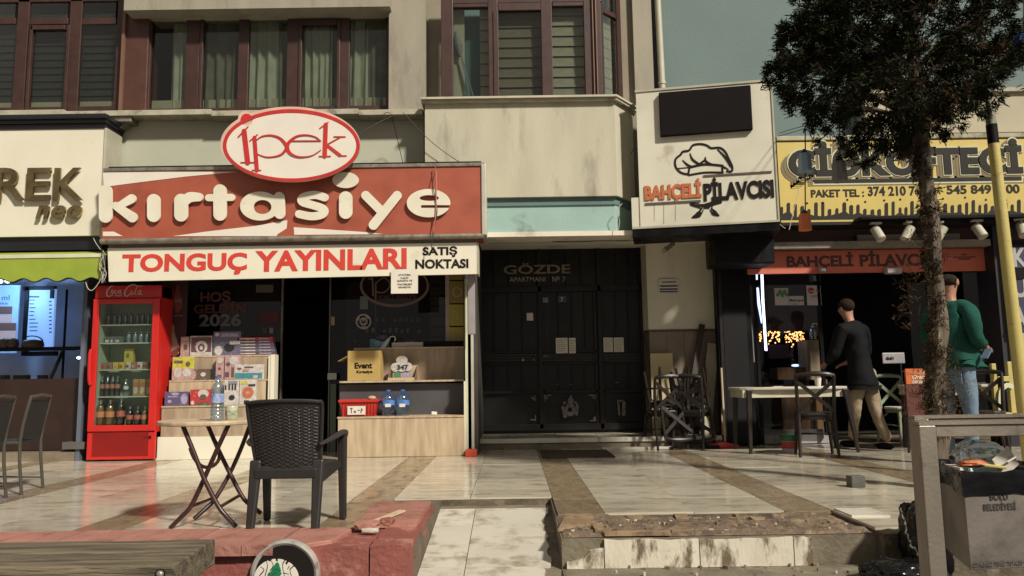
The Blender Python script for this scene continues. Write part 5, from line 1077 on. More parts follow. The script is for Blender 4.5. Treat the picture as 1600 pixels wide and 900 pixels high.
for i, a in enumerate((162, 171, 180, 190, 200, 209, 218, 228)):
    prod('small drink carton in the third fridge row, %s from the left' % ORD[i], a - 4, 566, a + 4, 577, YF + .1, .06, (f('ct_b', (.25, .15, .1)), f('ct_y', (.45, .38, .06)), pw)[(0, 0, 1, 1, 2, 0, 2, 0)[i]], [('r', .1, .2, .6, .6, (pr, pb_, pp_)[i % 3])], base=shz[2] + .002, name='drink_carton', cat='carton', group='cartons in the fridge')
prod('yellow juice carton stacked on the third fridge row', 194, 545, 208, 566, YF + .14, .06, f('ct_y', (.45, .38, .06)), [('e', .2, .3, .6, .7, pg)], name='drink_carton', cat='carton')
for i, a in enumerate((198, 208, 217, 227)): bottle('wb', 'small white milk bottle in the second fridge row, %s from the left' % ORD[i], grp, a, 1, .12, .13, .028, f('milk', (.42, .42, .36)), None, pw)
prod('shallow tray of small goods at the left of the second fridge row', 163, 524, 192, 534, YF + .12, .15, M('tray_clear', (.10, .13, .14), .3), [('r', .05, .1, .25, .5, pw), ('r', .35, .1, .45, .5, pw), ('r', .6, .1, .8, .45, pw)], base=shz[1] + .002, name='goods_tray', cat='tray')
for i, a in enumerate((165, 175, 183, 192, 201, 211, 219, 228, 236)): bottle('gb', 'small dark glass bottle in the top fridge row, %s from the left' % ORD[i], grp, a, 0, .12, .16, .024, M('dark_glass_drink', (.03, .035, .03), .2), None, f('cap_light', (.35, .33, .3)))
# ================================================================== RIGHT BUILDING
rb_ = thing('teal_building', 'teal painted building above the rice restaurant on the right', 'building', (4.5, 10, 0))
def R_(name, a, b, c, d, Y0, Y1, m, par=rb_, bevel=0, top=None, zb=None):
    x0, x1, z0, z1 = RC(a, b, c, d, Y0)
    return MB().box(x0, x1, Y0, Y1, zb if zb is not None else z0, top or z1).build(name, m, par, bevel=bevel)
R_('upper_wall', 1028, -40, 2100, 210, 9.85, 10.0, teal, top=TOP)
R_('beige_parapet', 1352, 140, 2100, 204, 9.6, 9.84, plaster_dim)
R_('parapet_coping', 1350, 134, 2100, 140, 9.55, 9.84, ledge_m)
R_('ledge', 1213, 206, 2100, 213, 9.3, 9.84, ledge_m, bevel=.006)
R_('maroon_strip', 1216, 213.5, 2100, 219, 9.5, 9.84, M('dark_maroon_board', (.055, .018, .014), .6), )
R_('upper_fascia', 1170, 345, 2100, 385, 9.62, 9.9, M('dark_maroon_board', (.055, .018, .014), .6))
R_('fascia_ledge', 1208, 376, 1548, 386, 9.5, 9.9, M('grey_ledge', (.26, .22, .18), .6, dirt=(.12, .1, .08), ds=5))
R_('white_fold', 1340, 366, 1500, 376, 9.56, 9.6, M('dim_white_board', (.20, .18, .15), .6))
MB().box(3.0, 9.5, 12.9, 13, -.01, 3).build('back_wall', dark_room, rb_); MB().box(2.9, 9.5, 9.9, 13, 2.9, 3.0).build('ceiling', dark_room, rb_)
x0 = X(1123, 10.15, 540); x1 = X(1176, 10.15, 540)
MB().box(x0, x1, 10.15, 10.3, -.01, 2.9).build('black_pillar', black_p, rb_)
MB().box(3.26, 3.3, 10.3, 13, -.01, 2.9).build('side_wall', black_p, rb_)
R_('pillar_panel', 1134, 482, 1171, 685, 10.13, 10.149, M('dark_grey_panel', (.013, .0125, .014), .6, spec=.15), zb=.02)
R_('pillar_edge', 1126, 385, 1131, 685, 10.13, 10.149, iron, zb=.0)
R_('black_box', 1118, 352, 1210, 412, 9.2, 9.7, black_p, bevel=.02)
R_('dark_pillar', 1562, 345, 1592, 640, 9.5, 9.9, M('dark_navy_panel', (.015, .015, .022), .5), zb=-.01)
# -------- angled rice restaurant sign
AN = R(-11); O0 = W(989, 250, 9.12); ux, uy = math.cos(AN), math.sin(AN)
sg = thing('restaurant_sign', 'tall white angled sign with chef hat reading BAHÇELİ PİLAVCISI', 'shop sign', (O0.x, O0.y, 0), AN, local=True)
def mA(px, py, off=0):
    d = ray(px, py); n = Vector((-uy, ux, 0)); t = (Vector((O0.x, O0.y, 0)) + n * off - CO).dot(n) / d.dot(n); p = CO + d * t
    r = p - Vector((O0.x, O0.y, 0)); return Vector((r.x * ux + r.y * uy, off, p.z))
mpA = lambda px, py, Y: mA(px, py, Y)
x0, x1, z0, z1 = RC(997, 140, 1210, 350, 0, mpA); zt1 = mA(1100, 136).z; zm = mA(1000, 308).z; zbm = mA(1100, 350).z
MB().box(x0, x1, 0, .35, zbm, zt1).build('sign_box', white_sign2, sg)
xL = mA(987, 330).x; MB().box(xL, x0 - .001, .012, .35, mA(1000, 355).z, zm).build('lower_extension', white_sign2, sg)
MB().box(x0 - .012, x1 + .015, -.012, .36, zt1 + .001, zt1 + .028).build('top_trim', pipe_m, sg); MB().box(x1 + .001, x1 + .02, -.012, .36, zbm - .02, zt1).box(xL, x1 + .001, -.012, .0, zbm - .02, zbm + .005).build('edge_trim', pipe_m, sg)
MB().box(xL, x1 + .02, .0, .5, zbm - .12, zbm - .021).build('under_frame', black_p, sg)
P = [mA(1029, 149), mA(1173, 133), mA(1174.5, 204), mA(1032, 216)]; xx0, xx1 = (P[0].x + P[3].x) / 2, (P[1].x + P[2].x) / 2; za_, zb2_ = (P[2].z + P[3].z) / 2, (P[0].z + P[1].z) / 2
MB().box(xx0, xx1, -.06, -.001, za_, zb2_).build('dark_display', M('dark_screen', (.009, .0065, .006), .7, spec=.1), sg, bevel=.012)
TB = (980, 110, 3.46)
glyph('chef_hat', [([(330, 562), (290, 552), (262, 520), (262, 480), (290, 455), (300, 440), (335, 432), (355, 405), (395, 398), (430, 405), (455, 420), (500, 418), (530, 440), (550, 480), (568, 520), (565, 545), (540, 545)], 5.5, 4),
    ([(330, 562), (338, 524)], 5), ([(338, 524), (420, 508), (515, 515)], 6, 4), ([(515, 515), (515, 550)], 5), ([(335, 566), (420, 552), (518, 552)], 5, 4), ([(300, 485), (325, 510), (345, 518)], [2, 6, 4], 3), ([(340, 448), (352, 480), (385, 505)], [2, 6, 6], 3), ([(422, 468), (420, 485), (385, 508)], [2, 6, 4], 3), ([(420, 485), (445, 505), (480, 512)], [5, 7, 3], 3), ([(275, 530), (330, 525)], 2.5), ([(520, 522), (548, 535)], [6, 2]), ([(490, 428), (530, 470), (560, 520)], [3, 6, 4], 3)],
    TB, 2.2, -.002, .004, black_ink, sg, mpA)
og = M('orange_letter', (.48, .14, .045), .5, (.42, .11, .035), 8)
def pA(s, a, b, c, d, m, sl=0, **k):
    x0, x1, z0, z1 = RC(a, b, c, d, 0, mpA); return txt(s, (x0, x1, z0, z1), -.002, m, sg, slope=sl, name='lettering', **k)
pA('BAHÇELİ', 1007, 281, 1096, 316, og, bold=.045, thick=.012)
pA('PİLAVCISI', 1099, 275, 1209, 312, black_ink, bold=.045, thick=.008)
for a, b, c, d in ((1099, 270.5, 1206, 273),): 
    x0, x1, z0, z1 = RC(a, b, c, d, 0, mpA); MB().box(x0, x1, -.012, -.001, z0, z1).build('rule_line', M('dark_rule', (.09, .07, .05), .6), sg)
x0, x1, z0, z1 = RC(1008, 315, 1095, 318, 0, mpA); MB().box(x0, x1, -.012, -.001, z0, z1).build('rule_line', MATS['dark_rule'], sg)
glyph('knot_emblem', [([(350, 722), (405, 738), (460, 720), (505, 712)], [11, 12, 12, 8]), ([(400, 735), (450, 735)], 13), ([(410, 745), (385, 780), (352, 795)], [6, 16, 4], 3), ([(450, 745), (470, 770), (495, 785)], [6, 15, 4], 3)], TB, 2, -.002, .004, black_ink, sg, mpA, cut=[([(392, 738), (412, 744), (400, 765)], 2.5), ([(455, 738), (447, 748), (462, 765)], 2.5), ([(365, 722), (385, 728)], 2)])
for a, b, c in ((1022, 318, 345), (1037, 318, 350), (1055, 320, 345)): MB().add([mpA(a, b, -.003), mpA(a + .6, b, -.003), mpA(a + .6, c, -.003), mpA(a, c, -.003)], [(0, 1, 2, 3)]).build('seam_line', M('seam', (.2, .17, .12), .7), sg)
# -------- yellow sign
YY = 9.3
ys_ = thing('yellow_shop_sign', 'yellow shop sign with dark outlined letters reading ÇİĞKÖFTECİ and phone numbers', 'shop sign', W(1400, 345, YY))
yel = M('yellow_sign', (.52, .40, .10), .5, (.47, .355, .085), 2.5, dirt=(.36, .26, .07), ds=3, dt=(.6, .8)); dkg = M('dark_olive_print', (.030, .027, .022), .6, spec=.15); oliv = M('olive_shadow_print', (.17, .125, .045), .5)
x0, x1, z0, z1 = RC(1217, 219, 1720, 344, YY); MB().box(x0, x1, YY, YY + .3, z0, z1).build('sign_panel', yel, ys_)
MB().box(x0, x1, YY - .01, YY + .3, z0 - .04, z0 - .002).build('lower_rail', iron, ys_)
tb2 = RC(1231, 219, 1596, 283, YY)
for k, (dx, dz, m, bo, th) in enumerate(((-.075, -.055, oliv, .085, .004), (-.04, -.03, oliv, .085, .006), (0, 0, cream_p, .085, .012), (0, 0, dkg, .05, .02))):
    e = .02 if bo > .05 else 0
    txt('ÇİĞKÖFTECİ', (tb2[0] + dx - e, tb2[1] + dx + e, tb2[2] + dz - e, tb2[3] + dz + e), YY - .0005 * k, m, ys_, bold=bo, thick=th, sp=1.06)
for a, b, c, d, m, th in ((1262, 281, 1600, 289, oliv, .002), (1270, 276, 1598, 287, cream_p, .004), (1272, 278.5, 1596, 284.5, dkg, .007)):
    x0, x1, z0, z1 = RC(a, b, c, d, YY); MB().box(x0, x1, YY - th, YY, z0, z1).build('underline_bar', m, ys_)
for s, a, b, c, d in (('PAKET TEL :', 1267, 296, 1350, 308), ('374 210 7', 1356, 291, 1430, 306), ('545 849 1', 1479, 289, 1562, 303), ('00', 1572, 288, 1593, 302)): ptxt(s, a, b, c, d, YY - .001, dkg, ys_, bold=.03)
a = 1219; r = random.Random(3); pts = [W(1219, 344, YY)]
while a < 1700:
    wd = r.uniform(4, 6); hi = 322 + r.uniform(-6, 7) - (a - 1219) * .012; lo = 336 + r.uniform(-5, 4) - (a - 1219) * .012
    pts += [W(a, lo, YY), W(a, hi + 2, YY), W(a + wd * .3, hi, YY), W(a + wd * .8, hi, YY), W(a + wd, hi + 2, YY), W(a + wd, lo, YY)]; pts[-1] = W(a + wd, lo, YY)
    a += wd + r.uniform(4.5, 6.5); pts.append(W(a - 1.5, lo + 2, YY)) if False else None
pts.append(W(1700, 344 - 5, YY)); MB().prism([(p.x, p.z) for p in pts], YY - .004, YY - .0005).build('drip_print', dkg, ys_)
mb = MB()
for k in range(12):
    p = W(1224 + k * 31 + r.uniform(-8, 8), 315 + r.uniform(-3, 3) - k * .4, YY - .001); mb.prism([(p.x + .014 * math.cos(t * math.pi / 4), p.z + .014 * math.sin(t * math.pi / 4)) for t in range(8)], YY - .004, YY - .001)
mb.build('dot_print', dkg, ys_)
# -------- red window fascia
rw = thing('red_window_fascia', 'orange red fascia over the restaurant window reading BAHÇELİ PİLAVCISI', 'shop sign', W(1350, 428, 9.7))
rfm = M('red_orange_fascia', (.52, .125, .075), .55, (.45, .105, .062), 3)
x0, x1, z0, z1 = RC(1168, 386, 1543, 425.5, 9.7); MB().box(x0, x1, 9.7, 9.75, z0, z1).build('fascia_panel', rfm, rw)
dr = M('dark_red_letter', (.06, .014, .012), .5)
ptxt('BAHÇELİ', 1229, 394, 1333, 421, 9.70, dr, rw, bold=.035); ptxt('PİLAVCISI', 1343, 391, 1462, 416, 9.70, dr, rw, bold=.035)
for a, b, c in ((1176, 409, 1204), (1490, 401, 1525)):
    MB().pb(a, b, c, b + 1.2, 9.69, 9.699).pb(a + 8, b + 3, c - 8, b + 4.5, 9.69, 9.699).pb(a + 12, b - 4, c - 14, b - 2.6, 9.69, 9.699).build('small_ornament', dr, rw)
for i, (a, b, c, d) in enumerate(((1280, 419, 1288, 425), (1383, 419, 1406, 428))):
    x0, x1, z0, z1 = RC(a, b, c, d, 9.66); tag(MB().box(x0, x1, 9.62, 9.69, z0, z1).box(x0 + .005, x1 - .005, 9.6, 9.62, z0 + .01, z1 - .01).build('door_closer', M('dim_white_metal', (.4, .36, .36), .4)), ('tiny white door fitting under the Ç of the red fascia', 'white door fitting under the red fascia in the middle')[i], 'door fitting')
# -------- restaurant window
rs_ = thing('restaurant_shopfront', 'dark glazed restaurant front with blue lit left pane under the red fascia', 'shop front', (4, 10, 0))
x0, x1, z0, z1 = RC(1172, 426, 1283, 680, 10.32); MB().box(x0, x1, 10.32, 10.328, z0, z1).build('window_pane', shop_glass, rs_)
R_('frame_bar', 1283, 424, 1288, 680, 10.3, 10.36, black_p, rs_)
x0, x1, z0, z1 = RC(1425, 426, 1545, 660, 10.32); MB().box(x0, x1, 10.32, 10.328, z0, z1).build('window_pane', shop_glass, rs_)
MB().bar(W(1544, 378, 10.26), W(1557, 585, 10.26), .055, .05, up=(0, 1, 0)).build('lilac_frame', M('lilac_frame', (.16, .15, .20), .4), rs_)
R_('base_stone', 1187, 671, 1296, 686, 10.4, 10.55, M('white_base_stone', (.36, .34, .34), .4, dirt=(.15, .13, .12), ds=5), rs_, zb=.0)
R_('inner_wall', 1200, 426, 1283, 520, 12.2, 12.3, M('dark_plum_wall', (.035, .022, .03), .7), rs_)
rc_ = thing('wooden_counter', 'brown wooden cash counter behind the restaurant table', 'counter', W(1260, 672, 10.45))
MB().pb(1222, 612, 1293, 672, 10.46, 10.9).build('front', wood_br, rc_); MB().pb(1215, 574, 1263, 593, 10.6, 10.9).build('raised_front', wood_br, rc_); MB().pb(1263, 531, 1283, 612, 10.5, 10.85).build('side_post', wood_l, rc_)
MB().pb(1263, 593, 1293, 612, 10.5, 10.9).build('lower_front', wood_br, rc_)
sz = thing('sanitiser_bottle', 'clear pump bottle with green liquid on the wooden post in the restaurant', 'pump bottle', W(1271, 530, 10.55))
p = W(1271, 530, 10.57); MB().lathe([(.042, .001), (.045, .01), (.045, .13), (.02, .16)], p, 12).build('bottle_body', clear_m, sz, smooth=True); MB().lathe([(.040, .004), (.041, .09)], p, 12).build('liquid', M('green_gel', (.28, .36, .06), .3), sz)
MB().lathe([(.02, .16), (.02, .18), (.008, .185), (.008, .215)], p, 10).tube([p + Vector((0, 0, .212)), p + Vector((.05, 0, .215)), p + Vector((.06, 0, .195))], .009, 6).build('pump', paper, sz)
lt = thing('led_tube', 'bright vertical white led tube behind the left restaurant window pane', 'led light', W(1193, 548, 10.5))
MB().tube([W(1190.5, 428, 10.5), W(1192, 470, 10.5), W(1197, 548, 10.5)], .017, 8).build('tube', EM('white_led', (.8, .82, 1), 5), lt)
lt2 = thing('led_tube', 'short blue white led strip left of the long tube in the restaurant window', 'led light', W(1186, 490, 10.55))
MB().tube([W(1182, 450, 10.58), W(1190, 505, 10.55)], [.03, .008], 8).build('tube', EM('blue_led', (.45, .6, 1), 3), lt2); MB().tube([W(1182, 428, 10.55), W(1182, 437, 10.55)], .016, 8).build('tube_end', EM('blue_led', (.45, .6, 1), 3), lt2)
tag(MB().tube([W(1172, 490, 10.28), W(1175, 520, 10.28), W(1178, 566, 10.28)], .012, 6).build('grey_pole', M('grey_thin_pole', (.2, .19, .2), .5)), 'thin grey pole in front of the left restaurant pane', 'pole')
sl_ = thing('string_lights', 'cluster of warm fairy lights glowing behind the left restaurant pane', 'string lights', W(1215, 540, 11.5))
mb = MB(); r = random.Random(9)
for k in range(170):
    a = r.choice([r.uniform(1173, 1190), r.uniform(1200, 1218), r.uniform(1226, 1258), r.uniform(1226, 1258)]); b = 518 + abs(r.gauss(0, 9)); b = min(b, 542)
    mb.ell(W(a, b, 11.5 + r.uniform(-.1, .1)), (.007 + .007 * r.random(),) * 3, 6, 4)
mb.build('bulbs', EM('warm_bulb', (1, .50, .17), 3.4), sl_)['kind'] = 'stuff'
MB().tube([W(1172, 517, 11.52), W(1215, 519, 11.52), W(1260, 517, 11.52)], .004, 4).build('light_wire', wire_m, sl_)
R_('inner_panel', 1202, 538, 1233, 560, 11.0, 11.05, M('mauve_panel', (.10, .05, .06), .6), rs_); R_('inner_card', 1208, 540, 1218, 547, 11.57, 11.59, M('dim_white_card', (.35, .3, .3), .6), rs_)
glow = tag(MB().ell(W(1243, 571, 11.), (.06, .03, .018), 10, 6).build('blue_glow_lamp', EM('blue_led', (.45, .6, 1), 3)), 'small bluish lamp glowing on the wooden counter', 'lamp')
s1 = prod('white window sticker with a dark green M, left of the group on the restaurant pane', 1210.5, 450, 1232, 477, 10.315, .003, f('sticker_white', (.46, .44, .44)), name='window_sticker', cat='sticker')
glyph('m_logo', [([(1215, 461), (1219, 455)], 2.4), ([(1219, 455), (1223, 462)], 2.4), ([(1222, 462), (1226, 455)], 2.4), ([(1226, 455), (1229.5, 461)], 2.4)], (0, 0, 1), .5, 10.3145, .002, pg, s1)
s2 = prod('narrow white sticker reading Metropol between the two card logos', 1233, 462.5, 1256, 477, 10.315, .003, f('sticker_white', (.46, .44, .44)), name='window_sticker', cat='sticker'); ptxt('Metropol', 1234, 467, 1255, 472.5, 10.3145, pk, s2, bold=.03, thick=.001); ptxt('MOBİL', 1235, 473.5, 1247, 476, 10.3145, pk, s2, thick=.001)
s3 = prod('tall white sticker with a round red logo on the restaurant pane', 1260.5, 446, 1283, 477, 10.3, .003, f('sticker_white', (.46, .44, .44)), [('e', .1, .58, .55, .9, f('logo_dark_red', (.30, .02, .02)))], name='window_sticker', cat='sticker'); ptxt('multi', 1264, 453, 1273, 456.5, 10.297, paper, s3, thick=.001); ptxt('net', 1275, 452, 1282, 456, 10.2985, pr, s3, thick=.001); ptxt('RESTORAN', 1268, 461, 1282, 464.5, 10.2985, pk, s3, thick=.001)
s4 = prod('small dark blue number plate reading 7D on the restaurant pane', 1264, 427, 1282, 440, 10.31, .004, f('plate_blue', (.03, .045, .08)), name='number_plate', cat='number plate'); ptxt('7D', 1270, 432, 1278, 438.5, 10.309, paper, s4, thick=.001)
bl = bpy.data.lights.new('blue_lamp', 'POINT'); bl.energy = 2.5; bl.color = (.35, .45, 1); bl.shadow_soft_size = .1; bo_ = bpy.data.objects.new('lamp_light', bl); C.objects.link(bo_); bo_.parent = lt; bo_.location = (0, .15, .7)
# spotlights under the sign
sp = thing('track_spotlight', 'white cylinder spotlight, leftmost of the five under the yellow sign', 'spotlight', (0, 0, 0), group='spotlights under the yellow sign', local=True)
MB().box(-.065, .065, -.03, .03, -.012, .012).build('mounting_plate', pipe_m, sp, bevel=.003); MB().tube([(.01, 0, -.01), (.01, 0, -.07)], .012, 8).build('stem', pipe_m, sp)
MB().tube([(0, .03, -.06), (.03, -.06, -.21)], .057, 18).build('lamp_head', pipe_m, sp, smooth=True); MB().tube([(.0305, -.0615, -.2125), (.031, -.063, -.215)], .045, 18).build('lens', M('lamp_lens', (.5, .45, .36), .2), sp)
for k, (a, b, rz) in enumerate(((1368, 349, 0), (1418, 348, R(-95)), (1469, 348, R(-110)), (1526, 345, 0), (1594, 343, R(-40)))):
    p = W(a, b, 9.2); o = sp if k == 0 else dup(sp, ('white cylinder spotlight tilted left, second under the yellow sign', 'white cylinder spotlight partly behind the tree trunk', 'white cylinder spotlight left of the yellow pole under the sign', 'white cylinder spotlight right of the yellow pole under the sign')[k - 1])
    o.location = p; o.rotation_euler = (0, 0, rz)
MB().box(W(1340, 350, 9.2).x, 6.6, 9.1, 9.6, W(1400, 344, 9.2).z + .0, W(1400, 344, 9.2).z + .03).build('lamp_board', black_p, rb_)
# vertical sign far right
vs_ = thing('vertical_letter_sign', 'navy vertical sign with white letters K U A at the right edge', 'shop sign', W(1592, 560, 9.4))
x0, x1, z0, z1 = RC(1580, 375, 1640, 520, 9.4); MB().box(x0, x1, 9.4, 9.45, z0, z1).build('sign_panel', flat('navy_panel', (.025, .025, .07)), vs_); MB().pb(1580, 375, 1640, 385, 9.39, 9.399).build('black_band', black_p, vs_); MB().pb(1580, 418, 1640, 436, 9.39, 9.399).build('black_band', black_p, vs_)
for s, a, b in (('K', 387, 417), ('U', 433, 465), ('A', 479, 512)): ptxt(s, 1583, a, 1604, b, 9.398, M('grey_white_letter', (.36, .35, .34), .5), vs_, bold=.03, name='letter')
x0, x1, z0, z1 = RC(1592, 518, 1640, 562, 9.4); MB().box(x0, x1, 9.4, 9.42, z0, z1).build('white_panel', pipe_m, vs_)
# yellow stand behind pole, white table at right
ysd = thing('yellow_stand', 'yellow painted metal stand behind the yellow pole', 'stand', W(1570, 650, 8.8))
MB().pb(1553, 568, 1560, 655, 8.8, 8.85).pb(1578, 565, 1586, 655, 8.8, 8.85).pb(1560, 588, 1578, 596, 8.8, 8.85).pb(1553, 645, 1590, 655, 8.8, 9.0).pb(1590, 590, 1596, 650, 9.0, 9.05).build('frame', pole_y, ysd, bevel=.005)
glyph('cut_out', [([(1562, 640), (1563, 612), (1572, 602), (1580, 604)], 3.5, 4)], (0, 0, 1), 1, 8.79, .02, cream_p, ysd)
# restaurant tables
def rtable(label, x0, x1, Y, legs=True, name='restaurant_table', leg_m=black_wood, dep=.65):
    t = thing(name, label, 'table', ((x0 + x1) / 2, Y + dep / 2, 0), group='white restaurant tables')
    n = 24; cx, cy, hx, hy = (x0 + x1) / 2, Y + dep / 2, (x1 - x0) / 2, dep / 2
    po = []
    for k in range(n):
        a = 2 * math.pi * k / n; c, s = math.cos(a), math.sin(a); po.append((cx + hx * math.copysign(abs(c) ** .45, c), cy + hy * math.copysign(abs(s) ** .45, s)))
    MB().prismz(po, .735, .765).build('tabletop', M('white_table', (.46, .42, .36), .35, (.40, .36, .3), 3), t, bevel=.006)
    i = .06; MB().box(x0 + i, x1 - i, Y + i, Y + i + .02, .645, .734).box(x0 + i, x1 - i, Y + dep - i - .02, Y + dep - i, .645, .734).box(x0 + i, x0 + i + .02, Y + i + .02, Y + dep - i - .02, .645, .734).box(x1 - i - .02, x1 - i, Y + i + .02, Y + dep - i - .02, .645, .734).build('apron', M('white_apron', (.50, .47, .36), .5, (.42, .38, .28), 5), t)
    for sx, xa in ((-1, x0 + .13), (1, x1 - .08)):
        for sy, ya in ((-1, Y + .05), (1, Y + dep - .05)):
            MB().bar((xa, ya, .734), (xa + sx * .06 * (1.6 if sx > 0 else .4), ya + sy * .04, 0), .062, .062, up=(0, 1, 0), w2=.034, t2=.034).build('leg', leg_m, t, bevel=.006)
    return t
rtable('long white restaurant table with black tapered legs by the wooden counter', X(1152, 9.15, 598), X(1330, 9.15, 598), 9.1)
rtable('white restaurant table half hidden behind the man in green', X(1432, 9.0, 598), X(1558, 9.0, 598), 8.95, leg_m=M('maroon_black_wood', (.03, .008, .008), .4))
rtable('white restaurant table at the far right behind the yellow pole', X(1545, 9.6, 598), X(1680, 9.6, 598), 9.7)
p = W(1278, 597, 9.3); cu = tag(MB().lathe([(.030, 0), (.042, .10), (.039, .10), (.028, .006)], (p.x, 9.3, .766), 16).build('paper_cup', paper, smooth=True), 'white paper cup standing on the long restaurant table', 'cup')
MB().pb(1273.5, 586, 1276.5, 591, 9.255, 9.262).build('cup_print', M('cup_print_brown', (.1, .06, .05), .5), cu)
tag(MB().lathe([(.10, 0), (.11, .006), (.02, .008)], (X(1190, 9.5, 590), 9.5, .766), 16).build('black_tray', black_p), 'dark round tray base at the left end of the long table', 'tray')
tag(MB().box(X(1206, 9.45, 590), X(1221, 9.45, 590), 9.4, 9.5, .766, .772).build('napkin', paper), 'small pale napkin lying on the long restaurant table', 'napkin')
# cross back chairs
def xchair(name, label, group, fm, seat_m):
    t = thing(name, label, 'chair', (0, 0, 0), group=group, local=True)
    po = [(.20 * math.copysign(abs(math.cos(a)) ** .7, math.cos(a)), .20 * math.copysign(abs(math.sin(a)) ** .7, math.sin(a)) + .01) for a in [2 * math.pi * k / 20 for k in range(20)]]
    MB().prismz(po, .435, .465).build('seat', seat_m, t, bevel=.008)
    MB().prismz([(x * .93, y * .93) for x, y in po], .39, .434).build('seat_rail', fm, t)
    for sx in (-1, 1):
        MB().tube([(sx * .17, .17, .40), (sx * .185, .19, .2), (sx * .20, .205, 0)], [.023, .020, .015], 8).build('leg', fm, t, smooth=True)
        MB().tube([(sx * .20, -.27, 0), (sx * .19, -.21, .25), (sx * .185, -.185, .45), (sx * .195, -.215, .68), (sx * .20, -.255, .86)], [.016, .020, .023, .020, .018], 8, sm=3).build('leg', fm, t, smooth=True)
        MB().bar((sx * .185, -.205, .48), (-sx * .19, -.245 - .012 * sx, .80), .042, .012, up=(0, 1, 0)).build('cross_slat', fm, t)
        MB().tube([(sx * .185, .18, .30), (sx * .12, .17, .375), (sx * .10, .17, .39)], .008, 6, sm=3).tube([(sx * .19, -.19, .30), (sx * .15, -.10, .375), (sx * .14, -.08, .39)], .008, 6, sm=3).build('brace', fm, t, smooth=True)
        MB().tube([(sx * .19, .19, .22), (sx * .19, -.205, .24)], .009, 6).build('stretcher', fm, t)
    MB().tube([(-.19, .19, .22), (.19, .19, .22)], .009, 6).build('stretcher', fm, t)
    MB().tube([(-.20, -.255, .86), (-.12, -.285, .875), (0, -.295, .88), (.12, -.285, .875), (.20, -.255, .86)], [.021, .025, .027, .025, .021], 8, sm=3).build('top_rail', fm, t, smooth=True)
    return t
xc = xchair('cross_back_chair', 'black cross back chair standing in front of the long restaurant table', 'black cross back chairs', black_wood, M('black_seat', (.03, .026, .024), .25))
p = W(1272, 650, 8.85); xc.location = (p.x, 8.85, 0); xc.rotation_euler = (0, 0, R(-14)); xc.scale = (1.0, 1.0, 1.04)
def xcp(label, a, Y, rz, z=0, flip=0, tilt=(0, 0)):
    p = W(a, 640, Y); return dup(xc, label, (p.x, Y, z), (flip + tilt[0], tilt[1], R(rz)))
xcp('black cross back chair to the right of the man in green', 1538, 8.6, 150)
xcp('black cross back chair upright at the left of the pile by the recess wall', 1036, 10.0, 12, 0)
xcp('black cross back chair upright at the right of the pile by the recess wall', 1083, 9.95, -32, 0)
xcp('black cross back chair turned upside down on the left chair of the pile', 1041, 10.08, 195, 1.0, math.pi, (.12, 0))
xcp('black cross back chair turned upside down on the right chair of the pile', 1079, 10.1, 160, 1.02, math.pi, (-.1, .12))
xcp('black cross back chair in the middle of the pile, turned sideways', 1062, 10.25, 95, 0)
gc = xchair('pale_green_chair', 'pale green cross back chair behind the standing man in black', 'pale chairs', M('pale_green_paint', (.22, .25, .17), .5), white_p); p = W(1398, 640, 10.6); gc.location = (p.x, 10.4, 0); gc.rotation_euler = (0, 0, R(190))
gs = thing('small_hanging_sign', 'small white sign reading SİMİT above the pale green chair', 'sign', W(1397, 568, 10.3))
x0, x1, z0, z1 = RC(1379, 551, 1414, 568, 10.2); MB().box(x0, x1, 10.2, 10.22, z0, z1).build('board', M('pale_lilac_board', (.30, .28, .30), .5), gs, bevel=.01); MB().box(x1 - .06, x1 - .045, 10.21, 10.22, .01, z0).build('post', iron, gs); ptxt('SİMİT', 1384, 557, 1397, 562.5, 10.199, black_ink, gs, bold=.03)
gm = thing('menu_stand', 'orange menu board with white script on a dark base beside the tree', 'menu stand', W(1430, 660, 9.2))
MB().pb(1415.5, 576, 1446, 600, 8.9, 8.93).build('orange_board', f('orange_board', (.48, .12, .03)), gm); MB().pb(1417, 600.5, 1445, 650, 8.9, 8.93).build('lower_board', M('brown_red_board', (.10, .025, .015), .5), gm)
ptxt('Oran', 1425, 586, 1444, 592, 8.898, paper, gm, shear=.3, bold=.02); ptxt('Lezzet', 1425, 593, 1444, 599, 8.898, paper, gm, shear=.3, bold=.02); ptxt('Der', 1436, 580, 1445, 584.5, 8.898, paper, gm, shear=.3)
for a in (1418, 1441): MB().bar(W(a, 650, 8.92), Vector((W(a, 650, 8.92).x, 8.95, 0)), .02, .02).build('leg', iron, gm)
bk = thing('plastic_tub', 'plastic tub with green lid and red label on the wet floor', 'tub', G(1236, 707, 0))
p = G(1236, 706, 0); MB().lathe([(.095, .002), (.10, .02), (.108, .16), (.10, .165)], p, 24).build('body', M('white_plastic', (.45, .42, .38), .4), bk, smooth=True)
MB().lathe([(.1035, .045), (.109, .125)], p, 24).build('label_band', f('tub_red', (.42, .05, .045)), bk, smooth=True); MB().lathe([(.118, .135), (.124, .14), (.124, .19), (.11, .20), (.02, .195)], p, 24).build('lid', green_pl, bk, smooth=True)
